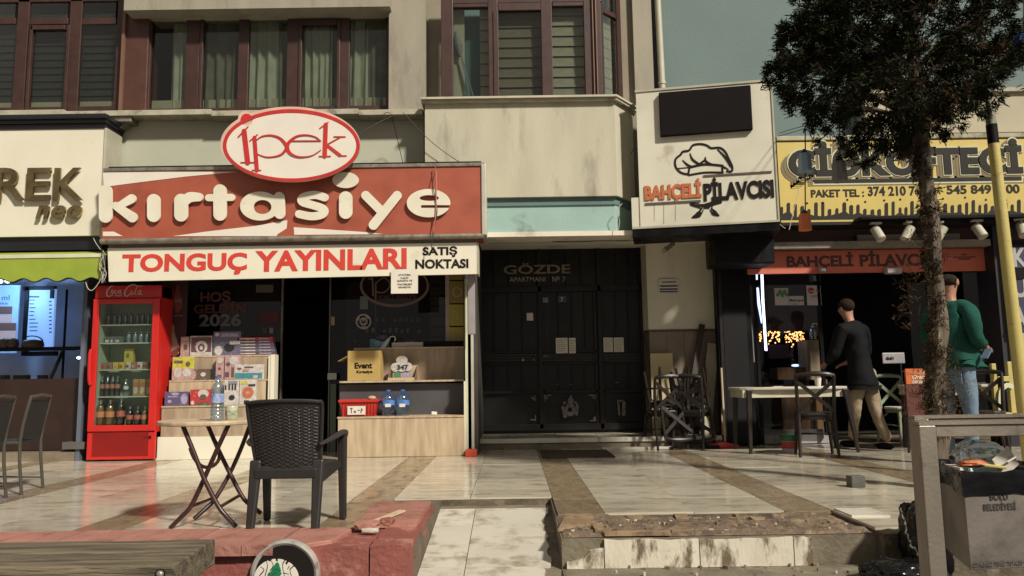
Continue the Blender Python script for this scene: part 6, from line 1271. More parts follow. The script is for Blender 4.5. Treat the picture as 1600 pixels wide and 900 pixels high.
# planks and broom by the recess wall
def plank(name, label, pts, th, m, cat='plank'): return tag(MB().bar(pts[0], pts[1], pts[2], th, up=(0, 1, 0)).build(name, m), label, cat)
plank('plank', 'dark wooden stick leaning against the recess wall', (W(1097, 507, 10.52), Vector((X(1070, 10.3, 660), 10.3, .142)), .075), .04, M('dark_stick', (.035, .022, .015), .6))
plank('plank', 'wide cream board leaning in the corner right of the chair pile', (W(1114, 537, 10.52), Vector((X(1101, 10.3, 660), 10.3, .142)), .15), .02, M('cream_board', (.36, .33, .23), .7, (.3, .27, .18), 5))
plank('plank', 'narrow tan board leaning against the black pillar', (W(1127, 545, 10.3), Vector((X(1131, 10.1, 660), 10.12, .142)), .055), .02, M('tan_board', (.32, .22, .12), .7, (.25, .17, .09), 5))
plank('plank', 'thin pale board behind the tan board at the black pillar', (W(1121, 556, 10.4), Vector((X(1128, 10.25, 660), 10.2, .142)), .03), .02, M('tan_board', (.32, .22, .12), .7))
x0, x1, z0, z1 = RC(1018, 552, 1053, 668, 10.5); tag(MB().box(x0, x1, 10.5, 10.52, .142, z1).build('cream_panel', M('cream_panel_m', (.50, .42, .24), .7, (.45, .37, .2), 4)), 'cream board standing against the recess wall behind the chairs', 'board')
bm_ = thing('broom', 'red broom with a pale handle leaning at the black pillar', 'broom', G(1128, 690, 0))
MB().tube([W(1127, 575, 10.1), W(1133, 690, 9.93)], .014, 8).build('handle', M('pale_handle', (.42, .33, .22), .6), bm_)
q = Vector((W(1130, 690, 9.9).x, 9.9, 0)); MB().prism([(q.x - .20, .004), (q.x + .20, .004), (q.x + .19, .035), (q.x + .02, .075), (q.x - .03, .075), (q.x - .16, .05)], q.y - .04, q.y + .06).build('head', red_pl, bm_, bevel=.006)
q2 = Vector((W(1112, 690, 9.8).x, 9.8, 0)); tag(MB().box(q2.x - .13, q2.x + .1, q2.y - .0, q2.y + .06, .002, .04).build('dark_dustpan', black_p, bevel=.006), 'small dark dustpan lying left of the red broom head', 'dustpan')
# ================================================================== PEOPLE
WRT = bpy.data.textures.new('wrinkle_noise', 'CLOUDS'); WRT.noise_scale = .13; WRT.noise_depth = 3
def skin(name, m, parent, V, E, root=0, sub=2):
    me = bpy.data.meshes.new(name); me.from_pydata([v[0] for v in V], E, []); me.materials.append(m)
    o = bpy.data.objects.new(name, me); C.objects.link(o)
    if parent is not None: o.parent = parent
    k = o.modifiers.new('skin', 'SKIN'); k.use_smooth_shade = True
    me.skin_vertices.new() if not me.skin_vertices else None
    for i, v in enumerate(V):
        r = v[1] if isinstance(v[1], (tuple, list)) else (v[1], v[1]); me.skin_vertices[0].data[i].radius = r; me.skin_vertices[0].data[i].use_root = (i == root)
    s = o.modifiers.new('sub', 'SUBSURF'); s.levels = sub; s.render_levels = sub
    if name != 'body':
        s.levels = s.render_levels = 3; dm = o.modifiers.new('wrinkles', 'DISPLACE'); dm.texture = WRT; dm.strength = .032; dm.mid_level = .5
    return o
def person(label, loc, heading, sc, top_m, leg_m_, hair, pose, hem=.92, bald=False, fat=1.0):
    t = thing('person', label, 'person', loc, heading, local=True); t.scale = (sc, sc, sc)
    (eR, hR), (eL, hL), (kR, aR), (kL, aL), lean = pose
    ln = lambda z: lean[0] * max(0, z - .95), 
    def T(x, y, z): k = max(0, z - .95); return (x + lean[0] * k, y + lean[1] * k, z)
    V = [(T(0, 0, .96), (.10, .09)), (T(0, 0, 1.12), (.10, .08)), (T(0, .0, 1.33), (.11, .09)), (T(0, -.01, 1.47), (.055, .055)), (T(0, .01, 1.56), (.052, .058)), (T(0, .02, 1.64), (.075, .092)), (T(0, .01, 1.71), (.072, .09)),
         (T(.16, 0, 1.42), .04), (T(*eR), .032), (T(*hR), .028), (T(-.16, 0, 1.42), .04), (T(*eL), .032), (T(*hL), .028),
         ((.09, 0, .88), .075), (kR, .05), (aR, .035), ((-.09, 0, .88), .075), (kL, .05), (aL, .035)]
    E = [(0, 1), (1, 2), (2, 3), (3, 4), (4, 5), (5, 6), (2, 7), (7, 8), (8, 9), (2, 10), (10, 11), (11, 12), (0, 13), (13, 14), (14, 15), (0, 16), (16, 17), (17, 18)]
    for wi, el, hd, s in ((9, eR, hR, 1), (12, eL, hL, -1)):
        d = (Vector(hd) - Vector(el)).normalized(); side = Vector((0, 0, 1)).cross(d).normalized(); up = d.cross(side)
        w0 = Vector(T(*hd)); pi = len(V); V.append((tuple(w0 + d * .05), (.030, .018))); E.append((wi, pi))
        for k in range(4):
            b = w0 + d * (.09) + side * (.027 - .018 * k) ; ln_ = (.034, .040, .036, .028)[k]
            n = len(V); V += [(tuple(b), .009), (tuple(b + d * ln_ - up * .008), .008), (tuple(b + d * ln_ * 1.6 - up * .026), .007)]; E += [(pi, n), (n, n + 1), (n + 1, n + 2)]
        n = len(V); V += [(tuple(w0 + d * .04 + side * .038 - up * .006), .010), (tuple(w0 + d * .075 + side * .048 - up * .018), .009)]; E += [(pi, n), (n, n + 1)]
    skin('body', skin_m, t, V, E, 0, 2)
    H = Vector(T(0, .015, 1.665))
    MB().ell(H + Vector((0, .095, -.02)), (.014, .022, .026), 8, 6).build('nose', skin_m, t, smooth=True)
    for s in (-1, 1):
        MB().ell(H + Vector((s * .080, -.005, -.01)), (.012, .022, .034), 10, 6).build('ear', skin_m, t, smooth=True)
        MB().ell(H + Vector((s * .032, .080, .012)), (.012, .010, .007), 8, 6).build('eye', black_ink, t)
    MB().ell(H + Vector((0, .083, -.062)), (.026, .010, .006), 8, 6).build('mouth', M('lips', (.25, .08, .06), .5), t)
    mb = MB()
    if bald: mb.ell(H + Vector((0, -.022, .01)), (.088, .085, .062), 18, 10)
    else: mb.ell(H + Vector((0, -.012, .035)), (.090, .100, .085), 18, 10)
    mb.build('hair', hair, t, smooth=True)
    F = fat
    lw = 1.28 if hem < .8 else 1.0
    V = [(T(0, 0, hem + .04), (.165 * F * lw, .125 * F * lw * 1.1)), (T(0, .01, 1.08), (.17 * F, .135 * F)), (T(0, 0, 1.28), (.165 * F, .125 * F)), (T(0, -.01, 1.42), (.10, .085)), (T(0, -.005, 1.50), (.066, .064)),
         (T(.18, -.01, 1.40), .088), (T(*eR), .068), (T(*(Vector(eR).lerp(Vector(hR), .93))), .040), (T(-.18, -.01, 1.40), .088), (T(*eL), .068), (T(*(Vector(eL).lerp(Vector(hL), .93))), .040), (T(0, 0, hem - .01), (.160 * F * lw, .12 * F * lw * 1.1))]
    skin('top_garment', top_m, t, V, [(11, 0), (0, 1), (1, 2), (2, 3), (3, 4), (3, 5), (5, 6), (6, 7), (3, 8), (8, 9), (9, 10)], 1)
    V = [((0, 0, 1.0), (.155 * F, .115)), ((0, -.01, .90), (.165 * F, .125)), ((.095, 0, .80), .098), ((Vector(kR)), .072), (tuple(Vector(aR) + Vector((0, 0, .02))), .055), ((-.095, 0, .80), .098), (Vector(kL), .072), (tuple(Vector(aL) + Vector((0, 0, .02))), .055)]
    V = [(tuple(a), b) for a, b in V]
    skin('trousers', leg_m_, t, V, [(0, 1), (1, 2), (2, 3), (3, 4), (1, 5), (5, 6), (6, 7)], 1)
    for a in (aR, aL):
        MB().ell((a[0], a[1] + .06, max(.035, a[2] - .045)), (.048, .135, .042), 14, 8).build('shoe', black_p, t, smooth=True)
    # hem bands and back pockets give the clothes their seams
    MB().prismz([(.168 * F * lw * math.cos(a), .128 * F * lw * math.sin(a)) for a in [2 * math.pi * k / 24 for k in range(24)]], hem - .025, hem + .025).build('hem_band', top_m, t, smooth=True)
    for s_ in ((-1, 1) if hem > .8 else ()):
        MB().box(s_ * .085 - .05, s_ * .085 + .05, -.142, -.132, hem - .17, hem - .05).build('back_pocket', leg_m_, t, bevel=.004)
    return t
grs = M('green_sweater', (.013, .070, .054), .9, (.009, .052, .040), 5, .5, 70, spec=.15); jean = M('pale_jeans', (.13, .19, .26), .8, (.09, .14, .20), 6, .3, 60); jk = M('black_jacket', (.006, .0065, .008), .8, (.009, .009, .010), 5, .2, 30, spec=.1); bei = M('beige_trousers', (.27, .215, .14), .8, (.22, .17, .11), 5, .3, 50)
p = W(1497, 650, 7.7)
g1 = person('balding man in a green sweater and pale jeans seen from behind beside the tree', (p.x - .0, 7.7, 0), R(-58), 1.09, grs, jean, hair_m,
       (((.27, -.10, 1.12), (.20, .17, 1.06)), ((-.25, .02, 1.13), (-.12, .24, 1.10)), ((.10, .03, .48), (.10, .0, .08)), ((-.10, .01, .48), (-.11, -.02, .08)), (0, .02)), bald=True, fat=1.28, hem=.90)
ph = tag(MB().obox(W(1541, 553, 7.45), (.075, .012, .14), (R(-50), 0, R(-58))).build('phone', M('phone_blue', (.10, .16, .22), .2), bevel=.006), 'small dark phone held by the man in green', 'phone')
p = W(1352, 650, 9.4)
g2 = person('man in a black jacket and beige trousers bending beside the pale green chair', (p.x + .02, 9.45, 0), R(25), 1.03, jk, bei, hair_m,
       (((.27, .12, 1.10), (.16, .34, 1.02)), ((-.28, .12, 1.10), (-.18, .34, 1.02)), ((.13, -.03, .46), (.19, -.14, .08)), ((-.09, .05, .48), (-.07, .14, .10)), (-.12, .12)), hem=.72, fat=1.08)
# ================================================================== FOREGROUND FURNITURE
bt = thing('bistro_table', 'round wooden top folding table with crossed maroon tube legs', 'table', (-2.0, 5.1, 0))
tc_ = Vector(((336 - 800) * 5.2 / 1200, 5.17, 0)); ztab = .665
po = [(tc_.x + .335 * math.cos(a), tc_.y + .31 * math.sin(a)) for a in [2 * math.pi * k / 48 for k in range(48)]]
MB().prismz(po, ztab - .028, ztab).build('tabletop', wood_l, bt, bevel=.008)
for pts in ([W(286, 666, 4.93), W(302, 705, 4.93), W(319, 748, 4.93), W(340, 789, 4.93), W(353, 806, 4.93), W(369, 823, 4.95)], [W(357, 664, 4.97), W(338, 705, 4.97), W(319, 748, 4.97), W(299, 790, 4.97), W(285, 806, 4.97), W(266, 825, 4.97)],
            [W(323, 664, 5.33), W(340, 700, 5.33), W(358, 737, 5.33), W(378, 775, 5.33), W(390, 788, 5.33), W(408, 802, 5.33)], [W(394, 655, 5.37), W(377, 700, 5.37), W(359, 740, 5.37), W(337, 778, 5.3), W(322, 794, 5.25), W(303, 811, 5.2)]):
    pts[0].z = max(pts[0].z, ztab - .03); MB().tube(pts, .0145, 10, sm=3).build('leg', tube_m, bt, smooth=True)
MB().tube([W(299, 791, 4.97), W(338, 776, 5.35)], .011, 8).build('crossbar', tube_m, bt); MB().tube([W(342, 793, 4.93), W(376, 773, 5.33)], .011, 8).build('crossbar', tube_m, bt)
MB().tube([W(a, b, y) for a, b, y in ((297, 700, 4.9), (303, 715, 4.92), (313, 727, 4.98), (325, 730, 5.05), (337, 725, 5.12), (343, 712, 5.2), (337, 690, 5.28))], .012, 8, sm=3).build('folding_loop', tube_m, bt, smooth=True)
wb = thing('water_bottle', 'clear ribbed water bottle with blue cap standing on the bistro table', 'water bottle', (W(339, 650, 5.05).x, 5.05, ztab))
bottle_parts(wb, W(339, 650, 5.05).x, 5.05, ztab + .001, .285, .041, label=M('blue_white_label', (.10, .16, .42), .4, (.4, .45, .6), 30))
jr = thing('plastic_cup', 'clear plastic cup with a leaf print standing on the bistro table', 'cup', (W(362, 648, 5.12).x, 5.12, ztab))
q = (W(362, 648, 5.12).x, 5.12, ztab + .001); MB().lathe([(.036, 0), (.039, .01), (.040, .085), (.037, .09)], q, 18).build('cup_body', M('milky_plastic', (.42, .40, .30), .3, (.3, .33, .2), 20), jr, smooth=True); MB().lathe([(.0405, .03), (.0412, .06)], q, 18).build('leaf_label', M('leaf_label', (.45, .42, .35), .5, (.12, .2, .08), 60), jr, smooth=True)
# rattan look armchair (local: front = +Y)
pc = thing('plastic_armchair', 'black woven plastic armchair seen from behind at the bistro table', 'chair', (0, 0, 0), local=True)
def bsurf(u, v):       # u -1..1, v 0..1 ; back panel
    wd = .205 + .035 * v ** .8; z = .40 + .42 * v; y = -.20 - .10 * v + .045 * (abs(u) ** 2) ; return Vector((u * wd, y, z))
vs = []; fs = []; nu, nv = 84, 100
for j in range(nv + 1):
    for i in range(nu + 1):
        u, v = -1 + 2 * i / nu, j / nv; p = bsurf(u, v)
        p.z -= .055 * (1 - v) ** 6 * (1 - u * u) * .8
        wv = math.sin(u * 48) * math.sin(v * 125 + (1.2 if int((u + 1) * 7.6) % 2 else -1.2)) if abs(u) < .93 and .03 < v < .93 else 0
        vs.append(p + Vector((0, -.0045 * wv, 0)))
for j in range(nv):
    for i in range(nu): q = j * (nu + 1) + i; fs.append((q, q + 1, q + nu + 2, q + nu + 1))
nb = len(vs); vs += [v + Vector((0, .014, 0)) for v in vs]; fs += [tuple(i + nb for i in f_[::-1]) for f_ in fs]
MB().add(vs, fs).build('woven_back', plastic_blk, pc, smooth=True)
MB().tube([bsurf(-1, 0) + Vector((0, .01, 0)), bsurf(-1, .5), bsurf(-1, .95), bsurf(-.9, 1.0), bsurf(-.4, 1.02), bsurf(.4, 1.02), bsurf(.9, 1.0), bsurf(1, .95), bsurf(1, .5), bsurf(1, 0) + Vector((0, .01, 0))], .013, 8, sm=4).build('back_frame', plastic_blk, pc, smooth=True)
sp_ = [(-.21, -.20), (.21, -.20), (.235, .0), (.23, .22), (.12, .25), (-.12, .25), (-.23, .22), (-.235, 0)]
MB().prismz(sp_, .385, .415).build('seat', plastic_blk, pc, bevel=.012); MB().prismz([(-.2, -.215), (.2, -.215), (.2, -.19), (-.2, -.19)], .335, .40).build('seat_apron', plastic_blk, pc, bevel=.008)
for sx in (-1, 1):
    MB().bar((sx * .20, -.17, .45), (sx * .205, -.245, 0), .075, .045, up=(0, 1, 0), w2=.05, t2=.04).build('leg', plastic_blk, pc, bevel=.012)
    MB().bar((sx * .262, .20, .60), (sx * .262, .25, 0), .06, .075, up=(0, 1, 0), w2=.045, t2=.045).build('leg', plastic_blk, pc, bevel=.012)
    MB().add([(sx * .20, -.18, .42), (sx * .20, -.18, .35), (sx * .215, -.18, .31), (sx * .25, .2, .37), (sx * .235, .2, .41), (sx * .222, -.18, .42), (sx * .222, -.18, .35), (sx * .235, -.18, .31), (sx * .268, .2, .37), (sx * .255, .2, .41)], [(0, 1, 2, 3, 4), (9, 8, 7, 6, 5), (0, 5, 6, 1), (1, 6, 7, 2), (2, 7, 8, 3), (3, 8, 9, 4), (4, 9, 5, 0)]).build('side_web', plastic_blk, pc)
    MB().tube([(sx * .215, -.225, .55), (sx * .25, -.16, .565), (sx * .268, -.02, .585), (sx * .275, .14, .60), (sx * .268, .235, .595), (sx * .264, .25, .56)], [.018, .022, .028, .032, .03, .022], 10, sm=4, flatz=.55).build('armrest', plastic_blk, pc, smooth=True)
pc.location = (-1.395, 4.98, 0); pc.rotation_euler = (0, 0, R(-1)); pc.scale = (.96, .96, .955)
# sling chairs at left
sc_ = thing('sling_chair', 'dark metal frame chair with grey sling back, nearer the fridge', 'chair', (0, 0, 0), group='dark sling chairs outside the left shop', local=True)
fm = M('grey_brown_metal', (.055, .048, .04), .4); slg = M('dark_grey_sling', (.028, .026, .026), .8, (.02, .019, .019), 40, spec=.2)
for sx in (-1, 1):
    MB().tube([(sx * .215, -.24, 0), (sx * .21, -.20, .44), (sx * .21, -.26, .80), (sx * .17, -.27, .83), (0, -.275, .845)], .014, 8, sm=3).build('back_upright', fm, sc_, smooth=True)
    MB().tube([(sx * .215, .22, 0), (sx * .21, .20, .44), (sx * .21, -.20, .44)], .013, 8).build('leg', fm, sc_)
    MB().tube([(sx * .213, .22, .12), (sx * .213, -.23, .10)], .008, 6).build('stretcher', fm, sc_)
MB().add([(-.2, -.205, .47), (.2, -.205, .47), (.2, -.262, .80), (-.2, -.262, .80), (-.2, -.195, .47), (.2, -.195, .47), (.2, -.252, .80), (-.2, -.252, .80)], [(0, 1, 2, 3), (7, 6, 5, 4), (0, 4, 5, 1), (2, 6, 7, 3), (0, 3, 7, 4), (1, 5, 6, 2)]).build('sling_back', slg, sc_)
MB().box(-.2, .2, -.2, .2, .43, .45).build('sling_seat', slg, sc_)
sc_.location = (-4.40, 6.75, 0); sc_.rotation_euler = (0, 0, R(100)); sc_.scale = (.98, .98, .98)
dup(sc_, 'dark metal frame chair with grey sling back at the left edge', (-4.36, 6.18, 0), (0, 0, R(97)))
# ================================================================== LITTER BIN
bn_ = thing('litter_bin', 'galvanised steel framed litter bin lettered BOLU BELEDİYESİ with a black liner', 'litter bin', (1.95, 3.05, -.47))
YBn = 2.9; zt2 = Z(663, YBn, 1530)
xl_ = W(1458, 780, YBn).x
for (x, y) in ((xl_, YBn), (xl_ + .60, YBn), (xl_ + .20, YBn + .42), (xl_ + .80, YBn + .42)):
    MB().box(x - .032, x + .032, y, y + .05, -.47, zt2 - .001).build('post', steel_m, bn_, bevel=.004)
MB().box(xl_ - .032, xl_ + .632, YBn - .002, YBn + .052, zt2, zt2 + .012).build('top_cap', steel_m, bn_); MB().box(xl_ + .17, xl_ + .83, YBn + .418, YBn + .472, zt2, zt2 + .012).build('top_cap', steel_m, bn_)
MB().box(xl_ + .033, xl_ + .567, YBn + .005, YBn + .045, zt2 - .045, zt2 - .001).build('rail', steel_m, bn_, bevel=.003); MB().box(xl_ + .233, xl_ + .767, YBn + .425, YBn + .465, zt2 - .045, zt2 - .001).build('rail', steel_m, bn_, bevel=.003)
for x in (xl_, xl_ + .60): MB().bar((x, YBn + .051, zt2 - .02), (x + .20, YBn + .418, zt2 - .02), .04, .04).build('side_rail', steel_m, bn_, bevel=.003)
zb0, zb1_ = Z(889, YBn, 1550), Z(742, YBn, 1550)
a0 = Vector((W(1487, 830, 3.1).x, 3.10)); a1 = Vector((W(1511, 830, 2.88).x, 2.88)); a2 = Vector((a1.x + .40, 2.93)); a3 = Vector((a2.x + .02, 3.22)); a4 = Vector((a0.x + .05, 3.27))
def ringp(sc, z):
    c = (a0 + a1 + a2 + a3 + a4) / 5; return [tuple(c + (q - c) * sc) + (z,) for q in (a0, a1, a2, a3, a4)]
vv = ringp(.97, zb0) + ringp(1, zb1_) + ringp(.96, zb1_) + ringp(.93, zb0 + .02)
fs = [(0, 4, 3, 2, 1)] + [(i, (i + 1) % 5, 5 + (i + 1) % 5, 5 + i) for i in range(5)] + [(5 + i, 5 + (i + 1) % 5, 10 + (i + 1) % 5, 10 + i) for i in range(5)] + [(10 + i, 10 + (i + 1) % 5, 15 + (i + 1) % 5, 15 + i) for i in range(5)]
MB().add(vv, fs).build('bin_body', bin_m, bn_, bevel=.006)
# liner: crumpled collar
from mathutils import noise as mnoise
c5 = (a0 + a1 + a2 + a3 + a4) / 5; vs = []; fs = []; ns, nr = 120, 14
ring = []
P5 = [a0, a1, a2, a3, a4]
for i in range(ns):
    t = i / ns * 5; k = int(t); ring.append(P5[k].lerp(P5[(k + 1) % 5], t - k))
ztop = Z(733, YBn, 1550)
for j in range(nr + 1):
    v = j / nr
    for i, q in enumerate(ring):
        nz = mnoise.noise(Vector((q.x * 9, q.y * 9, v * 2.0))) ; n2 = mnoise.noise(Vector((q.x * 22, q.y * 22, v * 6)))
        if v < .25: s = .90 + .5 * v; z = ztop - .06 + .24 * v + 0
        else: s = 1.045 + .035 * math.sin(v * 3.2) - .03 * v; z = ztop - (v - .25) * .125 - .018 * nz * v
        qq = c5 + (q - c5) * (s + .028 * nz + .016 * n2); vs.append((qq.x, qq.y, z + .006 * n2))
for j in range(nr):
    for i in range(ns): fs.append((j * ns + i, j * ns + (i + 1) % ns, (j + 1) * ns + (i + 1) % ns, (j + 1) * ns + i))
MB().add(vs, fs).build('liner', bag_m, bn_, smooth=True)
MB().prismz([tuple(c5 + (q - c5) * .9) for q in (a0, a1, a2, a3, a4)], ztop - .10, ztop - .06).build('liner_inside', bag_m, bn_)
def onb(px, py): d = ray(px, py); A = Vector((a1.x, a1.y, 0)); U = Vector((a2.x - a1.x, a2.y - a1.y, 0)).normalized(); n = Vector((U.y, -U.x, 0)); t = (A - CO).dot(n) / d.dot(n); return CO + d * t, U, n
def bintxt(s, a, b, c, d, m, bold=.02):
    me, o = txt_mesh(s, (0, 1, 0, 1), 0, m, bold, 0, .001); tl, U, n = onb(a, b); brr, _, _ = onb(c, d)
    L = (brr - tl).dot(U); H = tl.z - brr.z; O = tl + n * (.0012 if n.y < 0 else -.0012); n = n if n.y < 0 else -n
    co = np.array([tuple(O + U * (x * L) + Vector((0, 0, -H + z * H)) + n * (-y) - ORG[bn_.name]) for x, y, z in o]); me.vertices.foreach_set('co', co.ravel()); me.materials.clear(); me.materials.append(m); me.update()
    ob = bpy.data.objects.new('lettering', me); C.objects.link(ob); ob.parent = bn_
stn = M('stencil_ink', (.035, .03, .03), .6)
bintxt('BOLU', 1546, 769, 1575, 781, stn, .012); bintxt('BELEDİYESİ', 1536, 784, 1588, 796, stn, .012); bintxt('ÇEVREMİZİ TEMİZ TUTALIM', 1521, 876, 1600, 883, M('faded_stencil', (.09, .08, .075), .6))
# litter
pd = W(1534, 712, 3.05)
tag(crumple(W(1531, 713, 3.08), (.092, .08, .062), 4, .10, 4, 2.2).build('clear_bag', clear_m, smooth=True), 'crumpled clear greenish plastic bag on top of the litter bin', 'plastic bag')
tag(crumple(W(1519, 724, 3.0), (.045, .03, .014), 9, .2, 3, 3).build('orange_wrapper', f('orange_wrap', (.42, .12, .04)), smooth=True), 'orange food wrapper at the left in the litter bin', 'wrapper')
pw_ = W(1571, 722, 3.0); tag(MB().obox(pw_, (.085, .006, .10), (R(20), R(-38), 0)).build('white_carton', paper, bevel=.003), 'white folded paper carton standing in the litter bin', 'carton')
tag(MB().obox(W(1548, 728, 3.0), (.10, .05, .012), (0, R(8), .2)).build('yellow_tray', f('yellow_foam', (.42, .34, .10)), bevel=.004), 'yellowish flat food tray lying in the litter bin', 'tray')
tag(MB().tube([W(1574, 722, 2.98), W(1587, 714, 2.98)], .0035, 6).build('straw', paper), 'white drinking straw sticking out of the litter bin', 'straw')
tag(MB().obox(W(1500, 732, 3.0), (.05, .03, .01), (.1, .1, .5)).build('paper_scrap', paper), 'white paper scrap at the left edge of the litter bin', 'paper scrap')
tag(MB().obox(W(1564, 713, 3.08), (.03, .02, .05), (.2, .3, 0)).build('pale_cup', f('pale_grey_green', (.35, .38, .33))), 'pale grey cup behind the white carton in the litter bin', 'cup')
tag(MB().obox(W(1530, 660, 3.35) + Vector((0, 0, .0)), (.07, .03, .006), (0, .05, .1)).obox(W(1507, 657, 3.35), (.022, .02, .035), (.3, .5, 0)).build('paper_scrap', paper), 'torn white paper lying on the rear rail of the litter bin', 'paper scrap')
# ================================================================== TREE, POLE, POTS
YT = 6.2
tr = thing('conifer_tree', 'dark conifer tree with shaggy trunk in front of the yellow sign', 'tree', (W(1462, 740, YT).x, YT, 0))
tp = [(1466, 740), (1464, 660), (1461, 600), (1466, 520), (1462, 450), (1458, 380), (1452, 320), (1444, 260), (1436, 200), (1430, 130), (1425, 40), (1422, -80), (1420, -220)]
T3 = [W(a, b, YT + .02 * math.sin(i)) for i, (a, b) in enumerate(tp)]; T3[0].z = -.1
rr = [.085, .078, .070, .066, .062, .060, .058, .056, .055, .05, .045, .035, .02]
P, r2 = spline(T3, 6, rr)
vs = []; fs = []; sg_ = 18
for i, q in enumerate(P):
    for k in range(sg_):
        a = 2 * math.pi * k / sg_; d = Vector((math.cos(a), math.sin(a), 0)); nn = mnoise.noise(Vector((math.cos(a) * 1.6, math.sin(a) * 1.6, q.z * 3.2))) * .35 + mnoise.noise(Vector((math.cos(a) * 4, math.sin(a) * 4, q.z * 9))) * .22
        vs.append(q + d * r2[i] * (1 + nn))
for i in range(len(P) - 1):
    for k in range(sg_): fs.append((i * sg_ + k, i * sg_ + (k + 1) % sg_, (i + 1) * sg_ + (k + 1) % sg_, (i + 1) * sg_ + k))
MB().add(vs, fs).build('trunk', bark, tr, smooth=True)
limbs = []
for (a, b, c, d, dy) in ((1440, 200, 1300, 165, -.2), (1438, 190, 1250, 120, .1), (1434, 140, 1235, 70, -.1), (1430, 110, 1290, 20, .3), (1432, 150, 1330, 60, -.4), (1436, 180, 1380, 120, -.5), (1436, 190, 1520, 150, -.3), (1432, 150, 1560, 90, .2), (1430, 110, 1540, 20, -.2), (1428, 60, 1480, -40, .3), (1428, 60, 1340, -60, 0), (1440, 215, 1470, 170, -.35), (1426, 20, 1590, -60, 0), (1426, 0, 1300, -120, .2)):
    p0, p1 = W(a, b, YT), W(c, d, YT + dy); md = p0.lerp(p1, .5) + Vector((0, 0, .06)); MB().tube([p0, md, p1], [.026, .017, .006], 7, sm=4).build('limb', bark, tr, smooth=True); limbs.append((p0, md, p1))
from mathutils.geometry import intersect_point_tri_2d
poly = [(1285, -170), (1250, -60), (1252, -8), (1275, 12), (1264, 30), (1243, 34), (1222, 42), (1213, 62), (1222, 84), (1206, 92), (1203, 112), (1218, 140), (1245, 152), (1268, 172), (1290, 190), (1325, 196), (1345, 186), (1352, 205), (1356, 222), (1400, 228), (1450, 226), (1462, 206), (1492, 198), (1528, 188), (1560, 160), (1590, 122), (1600, 70), (1596, 10), (1600, -100), (1540, -180)]
def inpoly(x, y):
    c = False; j = len(poly) - 1
    for i in range(len(poly)):
        xi, yi = poly[i]; xj, yj = poly[j]
        if (yi > y) != (yj > y) and x < (xj - xi) * (y - yi) / (yj - yi) + xi: c = not c
        j = i
    return c
def tufts(cs, n, ln, wd, sprd, seed, updir=.25):
    g = np.random.default_rng(seed); vs = []; 
    for cc, ax in cs:
        d = g.normal(size=(n, 3)) * sprd + np.array(ax); d[:, 2] += updir; d /= np.linalg.norm(d, axis=1)[:, None]
        b = np.array(cc) + g.normal(size=(n, 3)) * ln * .35; L = ln * g.uniform(.55, 1.25, (n, 1)); s = np.cross(d, g.normal(size=(n, 3))); s /= np.linalg.norm(s, axis=1)[:, None]; s *= wd * g.uniform(.6, 1.3, (n, 1))
        m = b + d * L * .55; t = b + d * L
        vs.append(np.stack([b - s * .3, b + s * .3, m + s, t, m - s], 1).reshape(-1, 3))
    V = np.concatenate(vs); k = len(V) // 5; F = np.arange(k * 5).reshape(k, 5); return V, F
def leafobj(name, V, F, m, parent):
    me = bpy.data.meshes.new(name); V = V - np.array(ORG[parent.name]); me.from_pydata(V.tolist(), [], F.tolist()); me.materials.append(m); o = bpy.data.objects.new(name, me); C.objects.link(o); o.parent = parent; return o
cs = []; ctr = W(1430, 60, YT); rd = random.Random(12)
while len(cs) < 1850:
    a, b = rd.uniform(1200, 1645), rd.uniform(-180, 230)
    if not inpoly(a, b): continue
    if mnoise.noise(Vector((a * .026, b * .026, 1.7))) + .5 * mnoise.noise(Vector((a * .07, b * .07, 4.7))) < -.25 and rd.random() < .93: continue
    e = min(1, max(.25, 1 - ((a - 1430) / 240) ** 2)); yy = YT + rd.uniform(-.75, .75) * e
    p = W(a, b, YT); q = Vector((p.x, yy, p.z)); dd = (q - ctr); dd.z *= .6; dd = dd.normalized() * .9; cs.append((tuple(q), tuple(dd)))
V, F = tufts(cs, 64, .060, .0052, .8, 3, -.05); o = leafobj('crown', V, F, leaf_d, tr); o['kind'] = 'stuff'
cb = [(c, a) for c, a in cs if c[1] < YT and mnoise.noise(Vector(c) * 2.3) > .12 and rd.random() < .5]
cb = [((c[0], c[1] - .08, c[2]), a) for c, a in cb]; V, F = tufts(cb, 26, .065, .0045, .6, 8); leafobj('dead_sprigs', V, F, leaf_b, tr)['kind'] = 'stuff'
cs = []
for k in range(190):
    b = rd.uniform(225, 690); i = min(len(P) - 1, max(0, int((740 - b) / 940 * len(P) * 1.0))); 
    q = min(P, key=lambda v: abs(v.z - W(1460, b, YT).z)); a = rd.gauss(math.pi * 1.05, .8); rad = .05 + abs(rd.gauss(0, .022)); cs.append(((q.x + math.cos(a) * rad, q.y + math.sin(a) * rad - .03, q.z), (math.cos(a) * .6, math.sin(a) * .6, -.5)))
V, F = tufts(cs, 24, .045, .0045, .5, 14, 0); leafobj('trunk_shag', V, F, M('brown_trunk_shag', (.07, .046, .028), .9, (.03, .022, .014), 20, spec=.1), tr)['kind'] = 'stuff'
cs = []
for (a, b, n) in ((1432, 600, 9), (1415, 480, 16), (1480, 555, 14), (1432, 630, 18), (1490, 640, 16), (1428, 395, 12), (1478, 600, 12), (1430, 440, 12), (1500, 620, 10)):
    for k in range(n): q = W(a + rd.gauss(0, 12), b + rd.gauss(0, 20), YT + rd.uniform(-.12, .12)); cs.append((tuple(q), (rd.uniform(-.3, .3), rd.uniform(-.3, .3), .3)))
V, F = tufts(cs, 10, .055, .003, .6, 15, 0); leafobj('side_shoots', V, F, leaf_b, tr)['kind'] = 'stuff'
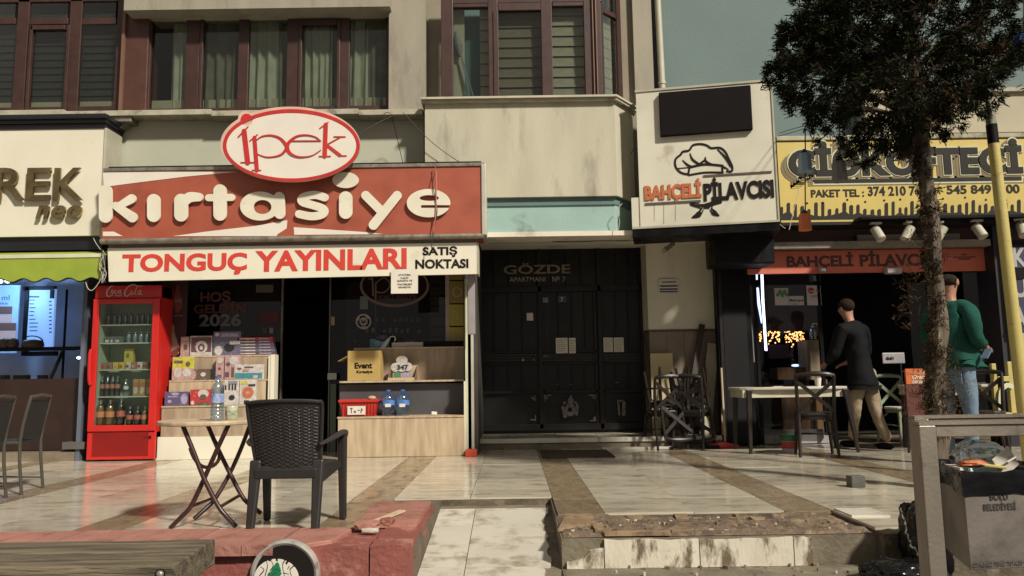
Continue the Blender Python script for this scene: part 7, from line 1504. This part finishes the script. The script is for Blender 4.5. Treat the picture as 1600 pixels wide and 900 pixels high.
# yellow pole
yp = thing('lamp_pole', 'yellow painted metal pole right of the tree', 'pole', (W(1600, 690, 6.6).x, 6.6, 0))
bt_, tp_ = W(1600, 640, 6.6), W(1553, 230, 6.6); X0 = (bt_.x + tp_.x) / 2 - .02
lx = (tp_.x - bt_.x) / (tp_.z - bt_.z)
at = lambda z: Vector((bt_.x + lx * (z - bt_.z), 6.6, z))
z1_, z2_, z3_ = W(1555, 225, 6.6).z, W(1552, 195, 6.6).z, W(1550, 168, 6.6).z
MB().tube([at(0), at(z1_)], [.056, .045], 18).build('lower_tube', pole_y, yp, smooth=True); MB().tube([at(z1_), at(z2_)], .045, 18).build('dark_band', black_p, yp, smooth=True)
MB().tube([at(z2_), at(z3_)], .042, 16).build('middle_tube', M('grey_pole_paint', (.30, .28, .22), .5, (.2, .18, .14), 20, dirt=(.08, .07, .05), ds=9, dt=(.5, .6)), yp, smooth=True); MB().tube([at(z3_), at(z3_ + .6), at(5)], [.028, .028, .02], 12).build('upper_tube', MATS['grey_pole_paint'], yp, smooth=True)
# hanging pots
def pot(name, label, a, b0, b1, Y, r, col, cord_to):
    p1, p0 = W(a, b1, Y), W(a, b0, Y); h = p0.z - p1.z; t = thing(name, label, 'hanging pot', p1, group='coloured pots hanging on cords')
    MB().lathe([(r * .96, 0), (r, .02 * h), (r * .86, .9 * h), (r * .7, h), (.01, h * 1.02)], p1, 8).build('pot', col, t); MB().lathe([(.012, h), (.03, h * 1.08), (.008, h * 1.25)], p1, 8).build('cord_knot', wire_m, t)
    MB().tube([p0, W(a - .5, cord_to, Y)], .006, 5).build('cord', wire_m, t)
pot('hanging_pot', 'pale blue pot hanging in front of the yellow sign', 1258.5, 240, 269, 6.9, .068, f('pale_blue_pot', (.22, .33, .40)), 196)
pot('hanging_pot', 'lilac grey pot hanging right of the pale blue pot', 1312.5, 252, 284, 6.7, .072, f('lilac_grey_pot', (.16, .145, .15)), 190)
pot('hanging_pot', 'orange pot hanging lowest, below the pale blue pot', 1258.5, 334, 360, 6.9, .062, f('orange_pot', (.50, .12, .03)), 270)
pot('hanging_pot', 'bright blue pot hanging beside the crown at the right edge', 1600, 56, 94, 6.0, .085, f('bright_blue_pot', (.05, .14, .42)), -10)
for k, (pts, m, lb) in enumerate((([W(1216, 213, 9.25), W(1260, 200, 8), W(1330, 175, 6.6)], wire_m, 'thin dark cable rising from the yellow sign to the tree crown'), ([W(1312, 190, 6.7), W(1260, 196, 6.9), W(1218, 208, 9.2)], wire_m, 'thin cord carrying the hanging pots towards the sign'),
    ([W(1249, 292, 8.9), W(1240, 330, 8.9), W(1233, 359, 8.9)], wire_p, 'short pale wire hanging below the yellow sign'), ([W(1214, 343, 8.9), W(1220, 352, 8.9), W(1227, 357, 8.9)], wire_p, 'short curled pale wire at the corner of the angled sign'),
    ([W(612, 182, 9.1), W(590, 192, 9.0), W(560, 209, 8.8)], wire_m, 'thin cable from the ledge down to the oval sign'), ([W(612, 182, 9.1), W(618, 205, 9.3), W(626, 240, 9.4), W(630, 256, 9.4)], wire_m, 'thin cable hanging from the ledge to the red sign'),
    ([W(630, 176, 9.1), W(670, 218, 9.1), W(705, 245, 9.1), W(727, 258, 9.0)], wire_m, 'long thin cable sagging across the bay to the red sign'), ([W(598, 182, 9.12), W(605, 186, 9.1), W(611, 178, 9.1), W(603, 176, 9.1), W(598, 182, 9.12)], wire_m, 'small loop of cable at the ledge above the red sign'),
    ([W(966, 325, 9.15), W(972, 318, 9.15), W(964, 330, 9.15), W(968, 345, 9.15), W(966, 360, 9.15)], wire_p, 'pale cable loop at the end of the teal band'), ([W(986, 240, 9.2), W(991, 232, 9.2), W(995, 236, 9.2)], wire_m, 'short dark cable in the gap beside the angled sign'))):
    tag(MB().tube(pts, .0045, 5, sm=4).build('cable', m), lb, 'cable')
